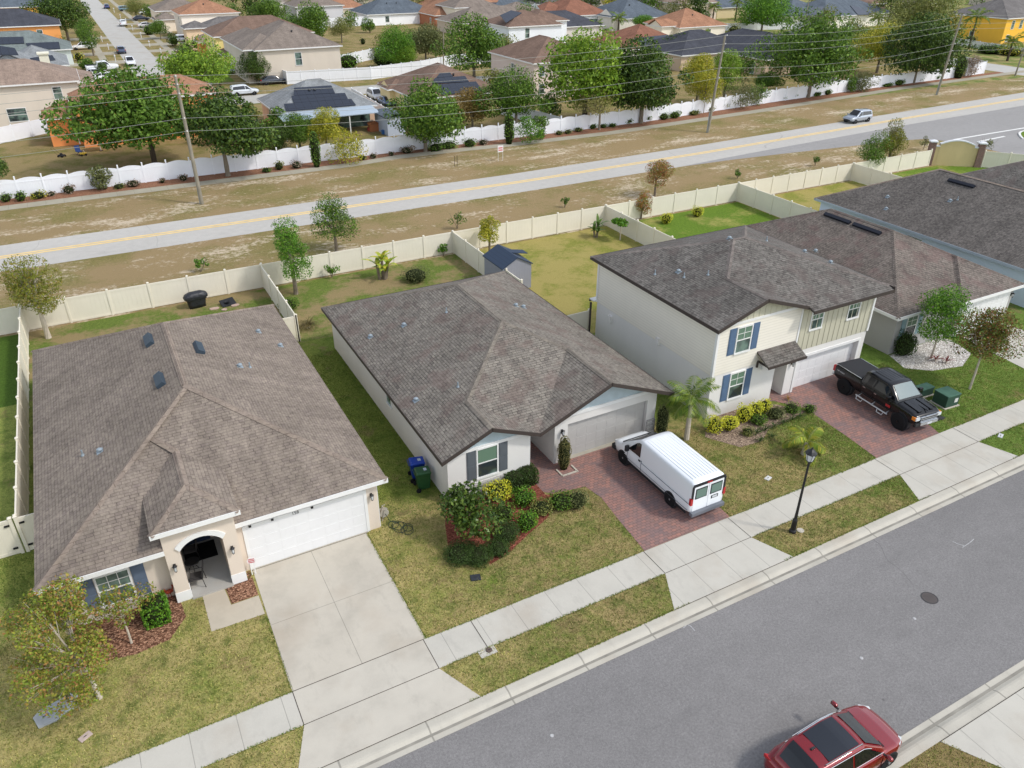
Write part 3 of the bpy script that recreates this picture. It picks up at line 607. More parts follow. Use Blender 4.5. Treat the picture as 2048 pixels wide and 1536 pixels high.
r2 = roof(H2, fs, cs, s_h2, cap2, fascia=[((L-.01,y1,z),(L-.01,y0-.02,z)), ((R+.01,y0-.02,z),(R+.01,y1,z)), ((L,y0-.02,z),(xa,y0-.02,za)), ((xa,y0-.02,za),(v-.02,y0-.02,z)), ((v+.02,y0-.03,z),(xb,y0-.03,zb)), ((xb,y0-.03,zb),(R,y0-.03,z)), ((R,y1+.01,z),(L,y1+.01,z))], fm=BRN)
vents(r2, (z-p*L, p, 0), domes=[(741,674), (808,651), (832,801)], pipes=[(893,625), (916,774)])
vents(r2, (z+p*R, -p, 0), domes=[(1032,612), (1047,615)])
b = MB(); b.box(10.98, 15.3, 26.5, 44.3, 0, 2.66); b.box(15.3, 16.9, 29.3, 44.3, 0, 2.66); wall_open(b, 16.9, 23.07, 26.9, 2.66, [(17.65, 22.5, 2.15)], .3); b.box(16.9, 23.07, 27.2, 44.3, 0, 2.66)
b.build('wall', w_h2, H2)
gb = M('pale blue gable siding', sc(lin(190, 206, 212), .85), .6)
b = MB(); b.xz([(11.0, 2.74), (15.28, 2.74), (xa, za-.18)], 26.5, 26.6); b.xz([(17.0, 2.74), (R-.5, 2.74), (xb+.1, zb-.25)], 26.9, 27.0); b.build('gable_panel', gb, H2)
b = MB(); b.box(10.95, 15.33, 26.46, 26.5, 2.6, 2.76); b.box(16.87, 23.1, 26.85, 26.9, 2.6, 2.78); b.build('gable_trim', W_, H2)
garage_door(H2, 17.66, 22.49, 27.1, 2.12, M('grey garage door', sc(lin(188, 186, 182), .88), .5, var=.03))
b = MB(); b.box(17.65, 22.5, 26.86, 27.1, .002, .03); b.build('threshold', M('threshold', lin(200, 194, 176), .8), H2)
win(H2, (13.0, 26.5, 1.0), 1.0, 1.55, shut=M('charcoal shutter', sc(lin(98, 104, 110), .85), .6), sw=.46)
n = N('white ledgestone', .85, .2); bk = n.n('TexBrick'); n.setin(bk, 'Vector', n.co('UV')); bk.inputs['Scale'].default_value = 1; bk.inputs['Brick Width'].default_value = .35; bk.inputs['Row Height'].default_value = .09; bk.inputs['Mortar Size'].default_value = .012
bk.inputs['Color1'].default_value = sc(lin(220, 218, 214), .85)+(1,); bk.inputs['Color2'].default_value = sc(lin(176, 172, 170), .85)+(1,); bk.inputs['Mortar'].default_value = sc(lin(140, 136, 134), .8)+(1,); n.col(bk.outputs[0]); n.bump(bk.outputs[1], -.6, .03)
b = MB(); b.box(10.95, 15.33, 26.42, 26.5, 0, .72); b.build('stone_foot', n.m, H2); b = MB(); b.box(22.55, 23.1, 26.84, 26.9, 0, .9); b.build('stone_foot', n.m, H2)
b = MB(); b.box(15.45, 16.4, 29.24, 29.3, .05, 2.1); d = b.build('door', M('grey door', sc(lin(150, 152, 154), .8), .5), H2)
b = MB(); b.cyl((16.3, 29.24, 1.0), (16.3, 29.18, 1.0), .03); b.build('handle', BLK, d)
wall_lamp(H2, 17.3, 26.9, 1.85)
d = ray(779, 803); t = 10.98/d[0]; win(H2, (10.98, d[1]*t, 1.35), .65, .95, face='w', blind=False, trim=.05)
d = ray(1078, 885)
# ---- house 3, two storeys
H3 = thing('house', 'two-storey house with cream siding above, white below, and blue shutters', 'house', (32.3, 32, 0), world=True)
L, R, y0, y1, z, p = 25.93, 38.55, 26.1, 37.85, 5.7, .34
yp = (y0+y1)/2; zr = z+p*(yp-y0); xl = L+(yp-y0); xr = R-(yp-y0); xa = 29.09; za = z+p*(xa-L); ja = y0+(xa-L); v = 32.25
fs = [[(L,y0,z),(xa,y0,za),(xa,ja,za),(xl,yp,zr),(L,y1,z)], [(xa,y0,za),(v,y0,z),(xa,ja,za)], [(v,25.7,z-.136),(R,25.7,z-.136),(R,y0,z),(xr,yp,zr),(xl,yp,zr),(xa,ja,za),(v,y0,z)],
    [(R,y0,z),(R,y1,z),(xr,yp,zr)], [(R,y1,z),(L,y1,z),(xl,yp,zr),(xr,yp,zr)]]
cs = [((xa,y0,za),(xa,ja,za)), ((xa,ja,za),(xl,yp,zr)), ((xl,yp,zr),(xr,yp,zr)), ((xl,yp,zr),(L,y1,z)), ((xr,yp,zr),(R,y1,z)), ((xr,yp,zr),(R,y0,z))]
r3 = roof(H3, fs, cs, s_h3, cap3, fascia=[((L-.01,y1,z),(L-.01,y0-.02,z)), ((L,y0-.02,z),(xa,y0-.02,za)), ((xa,y0-.02,za),(v,y0-.02,z)), ((v,25.68,z-.136),(R+.02,25.68,z-.136)), ((R+.01,25.7,z),(R+.01,y1,z)), ((R,y1+.01,z),(L,y1+.01,z))], fm=BRN)
vents(r3, (z-p*L, p, 0), domes=[(1357,544), (1459,478)], pipes=[(1310,549), (1368,555), (1416,550)])
vents(r3, (z+p*R, -p, 0), domes=[(1609,504), (1631,503), (1661,526)], pipes=[(1533,482)])
sid = siding('cream lap siding', sc(lin(212, 207, 195), 1.22), .17); bat = siding('sage board', sc(lin(176, 173, 154), 1.2), .4, True)
b = MB(); b.box(26.35, 31.0, 26.5, 37.45, 0, 2.72); b.box(31.0, 32.4, 29.3, 37.45, 0, 2.72); wall_open(b, 31.95, 38.15, 26.5, 2.72, [(32.75, 37.65, 2.2)], .4); b.box(32.4, 38.15, 26.9, 37.45, 0, 2.72); b.box(31.95, 32.4, 26.9, 29.3, 0, 2.72)
b.build('wall', w_h3, H3)
b = MB(); b.box(26.33, 32.25, 26.48, 37.47, 2.72, 5.64); b.build('siding', sid, H3)
b = MB(); b.box(32.25, 38.17, 26.485, 37.46, 2.72, 5.6)
for i in range(15): b.box(32.4+i*.4, 32.44+i*.4, 26.46, 26.485, 2.75, 5.5)
b.xz([(26.5, 5.64), (32.0, 5.64), (xa+.02, za-.2)], 26.48, 26.6)
for i in range(12):
    x = 27+i*.4; h = za-.2-abs(x-xa-.02)*.335
    if h > 5.72: b.box(x, x+.035, 26.46, 26.48, 5.66, h)
b.build('board_and_batten', bat, H3)
for a_ in ((26.28, 26.42, 26.44, 26.6, 2.72, 5.62), (32.2, 32.32, 26.44, 26.48, 2.72, 5.55), (38.07, 38.21, 26.43, 26.6, 2.74, 5.5), (26.42, 32.2, 26.45, 26.48, 5.52, 5.66), (26.28, 26.42, 37.4, 37.52, 2.72, 5.62)): b = MB(); b.box(*a_); b.build('corner_trim', W_, H3)
b = MB(); b.box(32.6, 32.75, 26.46, 26.5, 0, 2.34); b.box(37.65, 37.8, 26.46, 26.5, 0, 2.34); b.box(32.75, 37.65, 26.455, 26.5, 2.2, 2.36); b.build('garage_frame', W_, H3)
garage_door(H3, 32.76, 37.64, 26.78, 2.17, gm)
shb = M('blue shutter', sc(lin(92, 116, 146), .85), .6)
win(H3, (28.15, 26.48, 3.82), .95, 1.45, grid=2, shut=shb, sw=.46); win(H3, (28.2, 26.5, .95), .95, 1.55, grid=2, shut=shb, sw=.46)
win(H3, (33.55, 26.485, 3.95), .85, 1.15, grid=3); win(H3, (36.5, 26.485, 3.95), .85, 1.15, grid=3)
b = MB(); b.slab(upf([(29.35,25.5,2.98),(32.15,25.5,2.98),(32.15,26.48,3.5),(29.35,26.48,3.5)]), .12); cpy = b.build('canopy_roof', s_h3, H3)
b = MB(); b.box(29.33, 32.17, 25.46, 25.5, 2.84, 2.99); b.build('fascia', BRN, cpy)
b = MB(); b.box(29.45, 29.55, 25.7, 26.45, 2.84, 2.92); b.box(29.45, 29.55, 26.4, 26.48, 2.5, 2.84); b.build('bracket', BRN, cpy)
wall_lamp(H3, 32.28, 26.5, 2.05); wall_lamp(H3, 29.8, 26.5, 2.5, W_)
b = MB(); b.box(31.1, 32.0, 29.24, 29.3, .05, 2.15); b.build('door', M('grey door', sc(lin(150, 152, 154), .8), .5), H3)
for u, vv in ((1222, 637), (1317, 682)):
    d = ray(u, vv); t = 26.35/d[0]; b = MB(); b.box(26.2, 26.35, d[1]*t-.15, d[1]*t+.15, CH+d[2]*t-.2, CH+d[2]*t+.2); b.build('meter_box', w_h3, H3)
b = MB(); b.box(26.1, 27.4, 37.5, 37.95, 2.75, 2.83); la = b.build('lanai_roof', W_, H3)
b = MB(); [b.box(x-.05, x+.05, y-.05, y+.05, 0, 2.55) for x, y in ((26.17, 37.88), (27.3, 37.88))]; b.box(26.1, 27.4, 37.95, 38.0, 2.6, 2.8); b.build('lanai_post', BRN, la)
# ---- house 4
H4 = thing('house', 'mid grey house with brownish roof, two long black roof vents and pale blue shutters', 'house', (47.2, 36, 0), world=True)
L, R, y0, y1, z, p = 41.2, 53.3, 26.7, 44.2, 2.75, .455
fs, cs = hip_faces(L, R, y0, y1, z, p)
zr = z+p*3.25; fs += [[(46.8,26.3,z),(50.05,29.55,zr),(50.05,30.5,zr),(46.8,30.5,z)], [(53.3,26.3,z),(53.3,27.2,z+.005),(50.05,30.5,zr+.005),(50.05,29.55,zr)], [(46.8,26.3,z),(53.3,26.3,z),(50.05,29.55,zr)]]
cs += [((46.8,26.3,z),(50.05,29.55,zr)), ((53.3,26.3,z),(50.05,29.55,zr)), ((50.05,29.55,zr),(50.05,30.2,zr))]
r4 = roof(H4, fs, cs, s_h4, s_h4, fascia=[((L-.01,y1,z),(L-.01,y0-.01,z)), ((L,y0-.01,z),(46.8,y0-.01,z)), ((46.8,26.29,z),(53.31,26.29,z)), ((46.79,26.7,z),(46.79,26.3,z)), ((R+.01,26.3,z),(R+.01,y1,z))], fm=W_)
vents(r4, (z-p*L, p, 0), boxes=[(1675, 438), (1734, 459)], L=2.3, wd=.3, m=plain('black vent', lin(24, 28, 40), .4, .5))
b = MB(); b.box(41.6, 47.2, 27.0, 43.8, 0, 2.66); b.box(47.2, 52.9, 26.7, 43.8, 0, 2.66); b.build('wall', w_h4, H4)
b = MB(); b.box(47.6, 47.75, 26.66, 26.7, 0, 2.35); b.box(52.4, 52.55, 26.66, 26.7, 0, 2.35); b.box(47.75, 52.4, 26.655, 26.7, 2.2, 2.36); b.build('garage_frame', W_, H4)
garage_door(H4, 47.75, 52.4, 26.67, 2.18, gm); wall_lamp(H4, 52.72, 26.7, 2.0)
win(H4, (43.1, 27.0, 1.0), .9, 1.4, grid=2, shut=M('pale blue shutter', sc(lin(150, 176, 186), .85), .6), sw=.42)
# ---- house 5, 6
H5 = thing('house', 'house with a large plain grey hip roof and pale blue grey side wall', 'house', (62.3, 37, 0), world=True)
L, R, y0, y1, z, p = 55.8, 69.0, 26.3, 47.05, 2.75, .5
fs, cs = hip_faces(L, R, y0, y1, z, p)
r5 = roof(H5, fs, cs, s_h5, cap1, fascia=[((L-.01,y1,z),(L-.01,y0-.01,z)), ((L,y0-.01,z),(R,y0-.01,z)), ((R+.01,y0,z),(R+.01,y1,z))], fm=M('blue grey fascia', sc(lin(180, 192, 202), .85), .6))
vents(r5, (z-p*L, p, 0), boxes=[(1923, 368)], domes=[(1775, 394), (1772, 418), (1900, 402)], pipes=[(1915, 400)], L=2.3, wd=.3, m=plain('black vent', lin(24, 28, 40), .4, .5))
b = MB(); b.box(56.2, 68.6, 26.7, 46.6, 0, 2.66); b.build('wall', w_h5, H5)
d = ray(1833, 464); t = 56.2/d[0]; win(H5, (56.2, d[1]*t, 1.45), 1.3, .75, face='w', mid=False, trim=.03, blind=False)
H6 = thing('house', 'house at the right edge whose darker grey roof shows behind the large grey roof', 'house', (77, 36, 0), world=True)
fs, cs = hip_faces(71.2, 84.2, 26.3, 46.0, 2.75, .47); roof(H6, fs, cs, s_h3, cap3, fascia=[((71.2,45.9,2.75),(71.2,26.3,2.75))], fm=W_)
b = MB(); b.box(71.6, 83.8, 26.7, 45.6, 0, 2.66); b.build('wall', w_h4, H6)
# ---- garden shed
SH = thing('garden_shed', 'small grey resin shed with a dark blue gable roof behind the vinyl fence', 'shed', (26.1, 49.5, 0), world=True)
A = G(1009, 541, 1.95); B_ = G(1060.5, 523, 1.95); x0, x1, y0 = A[0]+.06, B_[0]-.06, (A[1]+B_[1])/2+.06; y1 = y0+3.0; xm = (x0+x1)/2
b = MB(); b.box(x0, x1, y0, y1, 0, 1.95); b.xz([(x0, 1.95), (x1, 1.95), (xm, 2.55)], y0, y1); b.build('wall', siding('shed ribs', sc(lin(158, 160, 172), .85), .22, True), SH)
b = MB(); b.slab(upf([(x0-.1,y0-.1,1.93),(xm,y0-.1,2.62),(xm,y1+.1,2.62),(x0-.1,y1+.1,1.93)]), .06); b.slab(upf([(x1+.1,y0-.1,1.93),(xm,y0-.1,2.62),(xm,y1+.1,2.62),(x1+.1,y1+.1,1.93)]), .06)
b.slab(upf([(xm,y0+1.1,2.6),(x1+.3,y0+1.1,2.3),(x1+.3,y0+1.9,2.3),(xm,y0+1.9,2.6)]), .05); b.build('roof', siding('shed roof', lin(50, 64, 84), .3), SH)
b = MB(); b.box(x1, x1+.02, y0+1.0, y0+2.0, .1, 1.85); b.build('door', M('shed door', sc(lin(200, 202, 212), .85), .6), SH)
# ---------------------------------------------------------------- fences
TAN = M('tan vinyl', sc(lin(215, 209, 193), 1.17), .5, .35, var=.03); TANP = siding('tan vinyl boards', sc(lin(215, 209, 193), 1.17), .28, True, .012)
WHV = M('white vinyl fence', sc(lin(226, 228, 232), 1.12), .5, .35, var=.03); WHP = siding('white vinyl boards', sc(lin(224, 226, 230), 1.12), .28, True, .012)
def fence(name, label, pts, h=1.8, step=2.44, mp=TANP, mpost=TAN, scallop=0, group=None, z0=0, both=True, ph=0.1, cat='fence'):
    c = ((pts[0][0]+pts[-1][0])/2, (pts[0][1]+pts[-1][1])/2, 0)
    T = thing(name, label, cat, c, world=True, group=group); T['_n'] = 0; del T['_n']
    P = []
    for a, b in zip(pts, pts[1:]):
        d = math.hypot(b[0]-a[0], b[1]-a[1]); n = max(1, round(d/step))
        for i in range(n): P.append((a[0]+(b[0]-a[0])*i/n, a[1]+(b[1]-a[1])*i/n))
    P.append(pts[-1])
    for i, (a, b) in enumerate(zip(P, P[1:])):
        A, B = Vector((a[0], a[1], 0)), Vector((b[0], b[1], 0)); d = (B-A).normalized(); n = Vector((-d.y, d.x, 0)); mb = MB()
        if scallop:
            k = 8; L = (B-A).length
            for j in range(k):
                f = lambda t: h-scallop+scallop*math.sin(math.pi*t); t0, t1 = j/k, (j+1)/k; q0, q1 = A+(B-A)*t0, A+(B-A)*t1
                mb.add([q0-n*.025+Vector((0,0,.05)), q1-n*.025+Vector((0,0,.05)), q1+n*.025+Vector((0,0,.05)), q0+n*.025+Vector((0,0,.05)),
                        q0-n*.025+Vector((0,0,f(t0))), q1-n*.025+Vector((0,0,f(t1))), q1+n*.025+Vector((0,0,f(t1))), q0+n*.025+Vector((0,0,f(t0)))],
                        [(0,1,5,4), (2,3,7,6), (4,5,6,7)])
            mb.obox((A+B)/2+Vector((0, 0, h-scallop-.22)), d*(L/2), n*.045, (0, 0, .05)); mb.obox((A+B)/2+Vector((0, 0, .12)), d*(L/2), n*.045, (0, 0, .07))
        else:
            mb.obox((A+B)/2+Vector((0, 0, .06+h/2-.06)), d*((B-A).length/2-.05), n*.02, (0, 0, h/2-.05))
            mb.obox((A+B)/2+Vector((0, 0, h-.06)), d*((B-A).length/2-.06), n*.035, (0, 0, .07)); mb.obox((A+B)/2+Vector((0, 0, .11)), d*((B-A).length/2-.06), n*.035, (0, 0, .07))
        mb.build('panel', mp, T)
    for a in P:
        mb = MB(); r = .065; mb.box(a[0]-r, a[0]+r, a[1]-r, a[1]+r, 0, h+ph); z = h+ph
        mb.add([(a[0]-.085,a[1]-.085,z),(a[0]+.085,a[1]-.085,z),(a[0]+.085,a[1]+.085,z),(a[0]-.085,a[1]+.085,z),(a[0],a[1],z+.07)], [(0,1,4),(1,2,4),(2,3,4),(3,0,4),(3,2,1,0)])
        mb.build('post', mpost, T)
    return T
YF = 56.3
fence('vinyl_fence', 'long tan vinyl fence running behind the near back yards, alongside the far road', [(-16.2, YF), (-6.3, YF), (9.3, YF), (24.8, YF), (39.9, YF), (55.6, YF), (71.7, YF), (84.4, YF)])
fence('vinyl_fence', 'tan vinyl fence along the left side of the leftmost tan-roofed house', [(-6.3, YF-.15), (-6.3, 32.2)], step=2.2)
fence('vinyl_fence', 'tan vinyl fence between the grill yard and the banana plant yard', [(9.25, YF-.15), (9.25, 46.3)])
fence('vinyl_fence', 'tan vinyl fence ending at the back of the two-gable house beside the shed', [(24.8, YF-.15), (24.8, 44.6)])
fence('vinyl_fence', 'tan vinyl fence between the shed yard and the bright green yard', [(39.9, YF-.15), (39.9, 44.5)])
fence('vinyl_fence', 'tan vinyl fence between the bright green yard and the dry yard', [(55.6, YF-.15), (55.6, 44.8)])
fence('vinyl_fence', 'tan vinyl fence standing right of the dry back yard, under the large young tree', [(71.7, YF-.15), (71.7, 47)])
fence('vinyl_fence', 'short tan vinyl return closing the gap beside the tan-roofed house at its rear', [(9.2, 46.3), (7.65, 46.3)])
fence('vinyl_fence', 'short tan vinyl return between the two-gable house and the two-storey house', [(23.1, 38.2), (26.3, 38.2)])
fence('vinyl_fence', 'grey-looking tan vinyl fence leaving the yellow entrance wall to the right', [(89.3, 53.1), (92.6, 49.2), (97, 45.8)])
g = fence('vinyl_gate', 'double tan vinyl gate with black hinges beside the tan-roofed house', [(-6.3, 32.1), (-5.0, 32.1)], step=1.2, cat='gate')
g2 = fence('vinyl_gate', 'tan vinyl gate with black hinges at the left picture edge', [(-9.8, 32.1), (-6.5, 32.1)], step=1.65, cat='gate')
for T, xs in ((g, (-6.12,)), (g2, (-6.68,))):
    for x in xs:
        for zz in (.35, 1.55): b = MB(); b.box(x-.09, x+.09, 32.02, 32.06, zz-.03, zz+.05); b.build('hinge', BLK, T)
# far white scalloped fence, and the plain white ones among the far houses
wf = 'white vinyl fences of the far neighbourhood'
fence('white_fence', 'long white scalloped vinyl fence along the far path and its mulch bed', [(p[0], p[1]) for p in [(-14, 90.4), (56, 90.4), (70, 90.6), (97, 93.2), (112, 94.2), (123, 94.8), (144, 95.5)]], 1.95, 2.35, WHP, WHV, .2, ph=.16)
fence('white_fence', 'tall white fence piece ending the scalloped fence beside the side street', [(147.5, 95.8), (153.5, 96.2), (156.5, 103)], 2.1, 3, WHP, WHV)
fence('white_fence', 'white fence behind the dry yard under the beige two-storey house at left', [(-14, 114), (-3.6, 121.5), (-1.6, 116.5), (-.6, 112.5)], 1.9, 2.4, WHP, WHV)
fence('white_fence', 'long white fence in front of the windowless beige two-storey house', [(33.2, 150), (33.4, 144.3), (48, 142.6), (59, 145.8), (68, 150.5), (80, 151)], 2.1, 2.44, WHP, WHV)
fence('white_fence', 'curved white fence behind the small grassy wedge beside the beige house', [(43, 158), (50, 161.5), (58, 167.5), (64, 176)], 2.1, 2.44, WHP, WHV)
fence('white_fence', 'grey-white fence from the scalloped fence toward the pink two-storey house', [(56.4, 91), (54.5, 104.5)], 1.8, 2.44, WHP, WHV)
fence('white_fence', 'tall white fence beside the solar-panelled patio house', [(38.4, 124), (37.6, 104)], 2.0, 2.44, WHP, WHV)
fence('white_fence', 'white fence far back behind the round dark tree near the top', [(44, 212), (52, 217), (63, 222)], 2.1, 3, WHP, WHV)
fence('white_fence', 'low white fence in front of the yellow two-storey house', [(189, 130), (184.6, 110), (183, 102)], 1.5, 3.4, WHP, WHV)
fence('white_fence', 'white fence behind the palm trees at the top', [(150, 218), (172, 212), (190, 206)], 3.2, 3.5, WHP, WHV)
fence('white_fence', 'white fence under the loose light tree at the top right', [(150, 178), (172, 172), (185, 168)], 1.8, 3.5, WHP, WHV)
fence('white_fence', 'white side fence between the dark trees along the right of the path', [(113.2, 94.4), (118.5, 108)], 1.8, 2.44, WHP, WHV)
fence('white_fence', 'white fence joining the white bungalow to the terracotta house behind', [(67, 230.3), (78.5, 231.5)], 2.4, 3, WHP, WHV)
# entrance wall
E_ = thing('entrance_wall', 'yellow stucco entrance wall with a curved white coping between two brick piers', 'wall', (87, 55, 0), world=True)
A, B = Vector((84.9, 56.7, 0)), Vector((89.0, 53.5, 0)); d = (B-A).normalized(); n = Vector((-d.y, d.x, 0)); L = (B-A).length
def ew(t0, t1, z0, z1, w=.14): return (A+d*(t0+t1)/2+Vector((0, 0, (z0+z1)/2)), d*(t1-t0)/2, n*w, (0, 0, (z1-z0)/2))
mb = MB(); cp = MB(); k = 12
for i in range(k):
    t0, t1 = .75+(L-1.5)*i/k, .75+(L-1.5)*(i+1)/k; f = lambda t: 2.35+.45*math.sin(math.pi*(t-.75)/(L-1.5)); a0, a1 = A+d*t0, A+d*t1
    V = lambda p, s, zz: p+n*s+Vector((0, 0, zz))
    mb.add([V(a0,-.14,0),V(a1,-.14,0),V(a1,.14,0),V(a0,.14,0),V(a0,-.14,f(t0)),V(a1,-.14,f(t1)),V(a1,.14,f(t1)),V(a0,.14,f(t0))], [(0,1,5,4),(2,3,7,6),(4,5,6,7)])
    cp.add([V(a0,-.22,f(t0)),V(a1,-.22,f(t1)),V(a1,.22,f(t1)),V(a0,.22,f(t0)),V(a0,-.22,f(t0)+.12),V(a1,-.22,f(t1)+.12),V(a1,.22,f(t1)+.12),V(a0,.22,f(t0)+.12)], [(0,1,5,4),(2,3,7,6),(4,5,6,7),(3,2,1,0)])
mb.obox(*ew(.3, .75, 0, 2.1, .12)); mb.obox(*ew(L-.75, L-.3, 0, 2.1, .12)); cp.obox(*ew(.3, .78, 2.1, 2.22, .2)); cp.obox(*ew(L-.78, L-.3, 2.1, 2.22, .2))
mb.build('wall_panel', stucco('yellow stucco', lin(212, 192, 146), .8, .08), E_); cp.build('coping', W2, E_)
n_ = N('pier brick', .9, .15); bk = n_.n('TexBrick'); n_.setin(bk, 'Vector', n_.co('UV')); bk.inputs['Scale'].default_value = 1; bk.inputs['Brick Width'].default_value = .22; bk.inputs['Row Height'].default_value = .1; bk.inputs['Mortar Size'].default_value = .01
bk.inputs['Color1'].default_value = lin(140, 104, 94)+(1,); bk.inputs['Color2'].default_value = lin(112, 84, 80)+(1,); bk.inputs['Mortar'].default_value = lin(150, 140, 132)+(1,); n_.col(bk.outputs[0])
for t in (0, L):
    c = A+d*t; m2 = MB(); m2.obox(c+Vector((0, 0, 1.3)), d*.32, n*.32, (0, 0, 1.3)); o = m2.build('pier', n_.m, E_)
    m2 = MB(); m2.obox(c+Vector((0, 0, 2.66)), d*.42, n*.42, (0, 0, .06)); m2.add([c+d*a*.38+n*b*.38+Vector((0,0,2.72)) for a, b in ((-1,-1),(1,-1),(1,1),(-1,1))]+[c+Vector((0,0,2.86))], [(0,1,4),(1,2,4),(2,3,4),(3,0,4)]); m2.build('pier_cap', W2, o)
# ---------------------------------------------------------------- far houses
def fsh(n, c, pt=None): return shingle(n, q(c, .82), q(sc(c, .8), .82), q(sc(c, 1.1), .82), q(sc(c, .6), .8), patch=pt, row=.3, w=.7)
F_ = dict(terra=fsh('terracotta shingles', lin(182, 136, 108)), brown=fsh('brown shingles', lin(140, 116, 102)), grey=fsh('far grey shingles', lin(128, 124, 122)), dark=fsh('charcoal shingles', lin(84, 86, 94)),
    blue=fsh('blue grey shingles', lin(108, 118, 128)), tan=fsh('pinkish tan shingles', lin(166, 146, 132)), lgrey=fsh('light grey shingles', lin(156, 160, 162)), green=fsh('green grey shingles', lin(134, 144, 142)), taupe=fsh('taupe shingles', lin(148, 136, 126)), red=fsh('red brown shingles', lin(158, 112, 92)))
SOL = N('solar glass', .18, .6); uv = SOL.sep(SOL.co('UV')); f1 = SOL.math('FRACT', SOL.math('DIVIDE', uv[0], 1.05)); f2 = SOL.math('FRACT', SOL.math('DIVIDE', uv[1], 1.75))
SOL.col(SOL.mix(SOL.math('MAXIMUM', SOL.math('LESS_THAN', f1, .04), SOL.math('LESS_THAN', f2, .03)), lin(44, 50, 62), lin(26, 28, 34))); SOL = SOL.m
def far_house(label, x0, x1, y0, y1, z, rm, wc, p=.42, rot=0, wins_s=(), wins_w=(), boxes=0, wings=(), solar=(), name='house', gs=False, gw=False, fc=W_, wins_e=()):
    T = thing(name, label, 'house', ((x0+x1)/2, (y0+y1)/2, 0), world=True)
    fs, cs = hip_faces(x0, x1, y0, y1, z, p, gs=gs, gw=gw); o = .45
    fa = [((x0,y0,z),(x1,y0,z)), ((x0,y1,z),(x0,y0,z)), ((x1,y0,z),(x1,y1,z))]
    wm = stucco('stucco wall', lin(*wc), .86); wb = MB(); wb.box(x0+o, x1-o, y0+o, y1-o, 0, z-.05)
    for (a, b, c, d, zz, g) in wings:          # extra hip or gable bodies
        f2, c2 = hip_faces(a, b, c, d, zz, p, gs=g == 's', gw=g == 'w'); fs += [[(v[0], v[1], v[2]+.012) for v in f] for f in f2]; cs += c2
        wb.box(a+o, b-o, c+o, d-o, 0, zz-.05); fa += [((a,c,zz),(b,c,zz)), ((a,d,zz),(a,c,zz))]
        if g == 's': wb.xz([(a+o, zz-.05), (b-o, zz-.05), ((a+b)/2, zz+p*(b-a)/2-.25)], c+o, c+o+.3)
        if g == 'w': wb.add([(a+o, c+o, zz-.05), (a+o, d-o, zz-.05), (a+o, (c+d)/2, zz+p*(d-c)/2-.25)], [(2, 1, 0)])
    wb.build('wall', wm, T); r = roof(T, fs, cs, F_[rm], F_[rm], fascia=fa, fm=fc, t=.12)
    for x, zz, w, h in wins_s: win(T, (x, y0+o, zz), w, h, blind=False, grid=0)
    for y, zz, w, h in wins_w: win(T, (x0+o, y, zz), w, h, face='w', blind=False)
    for (px, pl) in solar:                    # solar panels: photo corners laid on the roof plane pl
        P = [onp(u, v, *pl)+Vector((0, 0, .16)) for u, v in px]; b = MB(); b.slab(upf([tuple(v) for v in P]), .07); b.build('solar_panel', SOL, r)
    if boxes:
        for k in range(boxes):
            xx = x0+(x1-x0)*(.35+.3*random.random()); yy = y0+min(x1-x0, y1-y0)*.3; zz = z+p*(yy-y0); b = MB(); b.lathe([(.12, -.1), (.12, .2), (.2, .2), (.12, .34)], (xx, yy, zz), 8); b.build('roof_vent', BLK, r)
    return T
fh = far_house
hA = fh('beige two-storey house with a tan hip roof at the left edge behind a white fence', -22, 1.4, 126, 138, 5.5, 'tan', (214, 204, 190), .4, wins_s=[(-1.7, 3.3, 1.0, 1.5), (-7.1, .9, 2.2, 1.6)], wings=[(-8, 3.4, 131, 140, 4.6, 'h')])
hB = fh('orange house with a terracotta hip roof half hidden by two dark trees', -.6, 16.6, 109.8, 117.6, 5.2, 'terra', (232, 150, 92), .5, wins_s=[(3, 3.2, 1.2, 1.4)], wings=[(-4, 3, 112, 118, 3.4, 'h')])
pS = (2.75-.5*105.6, 0, .5)
hC = fh('grey-roofed peach house with rows of black solar panels and a covered patio', 22.6, 36.2, 105.6, 117.4, 2.75, 'lgrey', (226, 192, 164), .5, boxes=2, wins_w=[(112, 1, .8, 1.2)],
    solar=[([(588,178),(663,173),(670,188),(588,193)], pS), ([(583,194),(690,188),(696,200),(588,208)], pS), ([(568,210),(703,200),(712,212),(573,224)], pS)])
b = MB(); b.slab(upf([(22.4,102.0,2.5),(35.2,102.0,2.5),(35.2,106,2.8),(22.4,106,2.8)]), .1); pr = b.build('patio_roof', M('patio roof metal', sc(lin(186, 202, 216), .8), .4), hC)
b = MB(); [b.box(x-.06, x+.06, 102.1, 102.22, 0, 2.45) for x in (22.6, 26.8, 31, 35)]; b.build('patio_post', W_, pr)
b = MB(); b.box(26.5, 35, 105.9, 106.0, .1, 2.4); b.build('sliding_door', GL, hC)
sh = thing('garden_shed', 'blue-roofed grey outbuilding standing right of the covered patio', 'shed', (37, 103, 0), world=True)
b = MB(); b.box(34.9, 37.3, 98.8, 103.6, 0, 2.35); b.build('wall', stucco('wall grey blue', lin(176, 184, 198), .82), sh); fs, cs = hip_faces(34.6, 37.6, 98.5, 104, 2.4, .3, gs=True); roof(sh, fs, cs, F_['blue'], F_['blue'])
pD = (2.75-.46*106.9, 0, .46)
hD = fh('terracotta-brown house with a stepped black solar array on its front roof', 42.2, 56.6, 106.9, 122.6, 2.75, 'brown', (226, 206, 158), .46, wings=[(41.4, 46, 116, 121, 2.75, 'w')], boxes=1, wins_w=[(112, 1, .9, 1.3)],
    solar=[([(880,148),(900,147),(906,155),(873,157)], pD), ([(870,158),(930,154),(938,165),(864,169)], pD), ([(862,172),(952,165),(965,183),(885,192)], pD)])
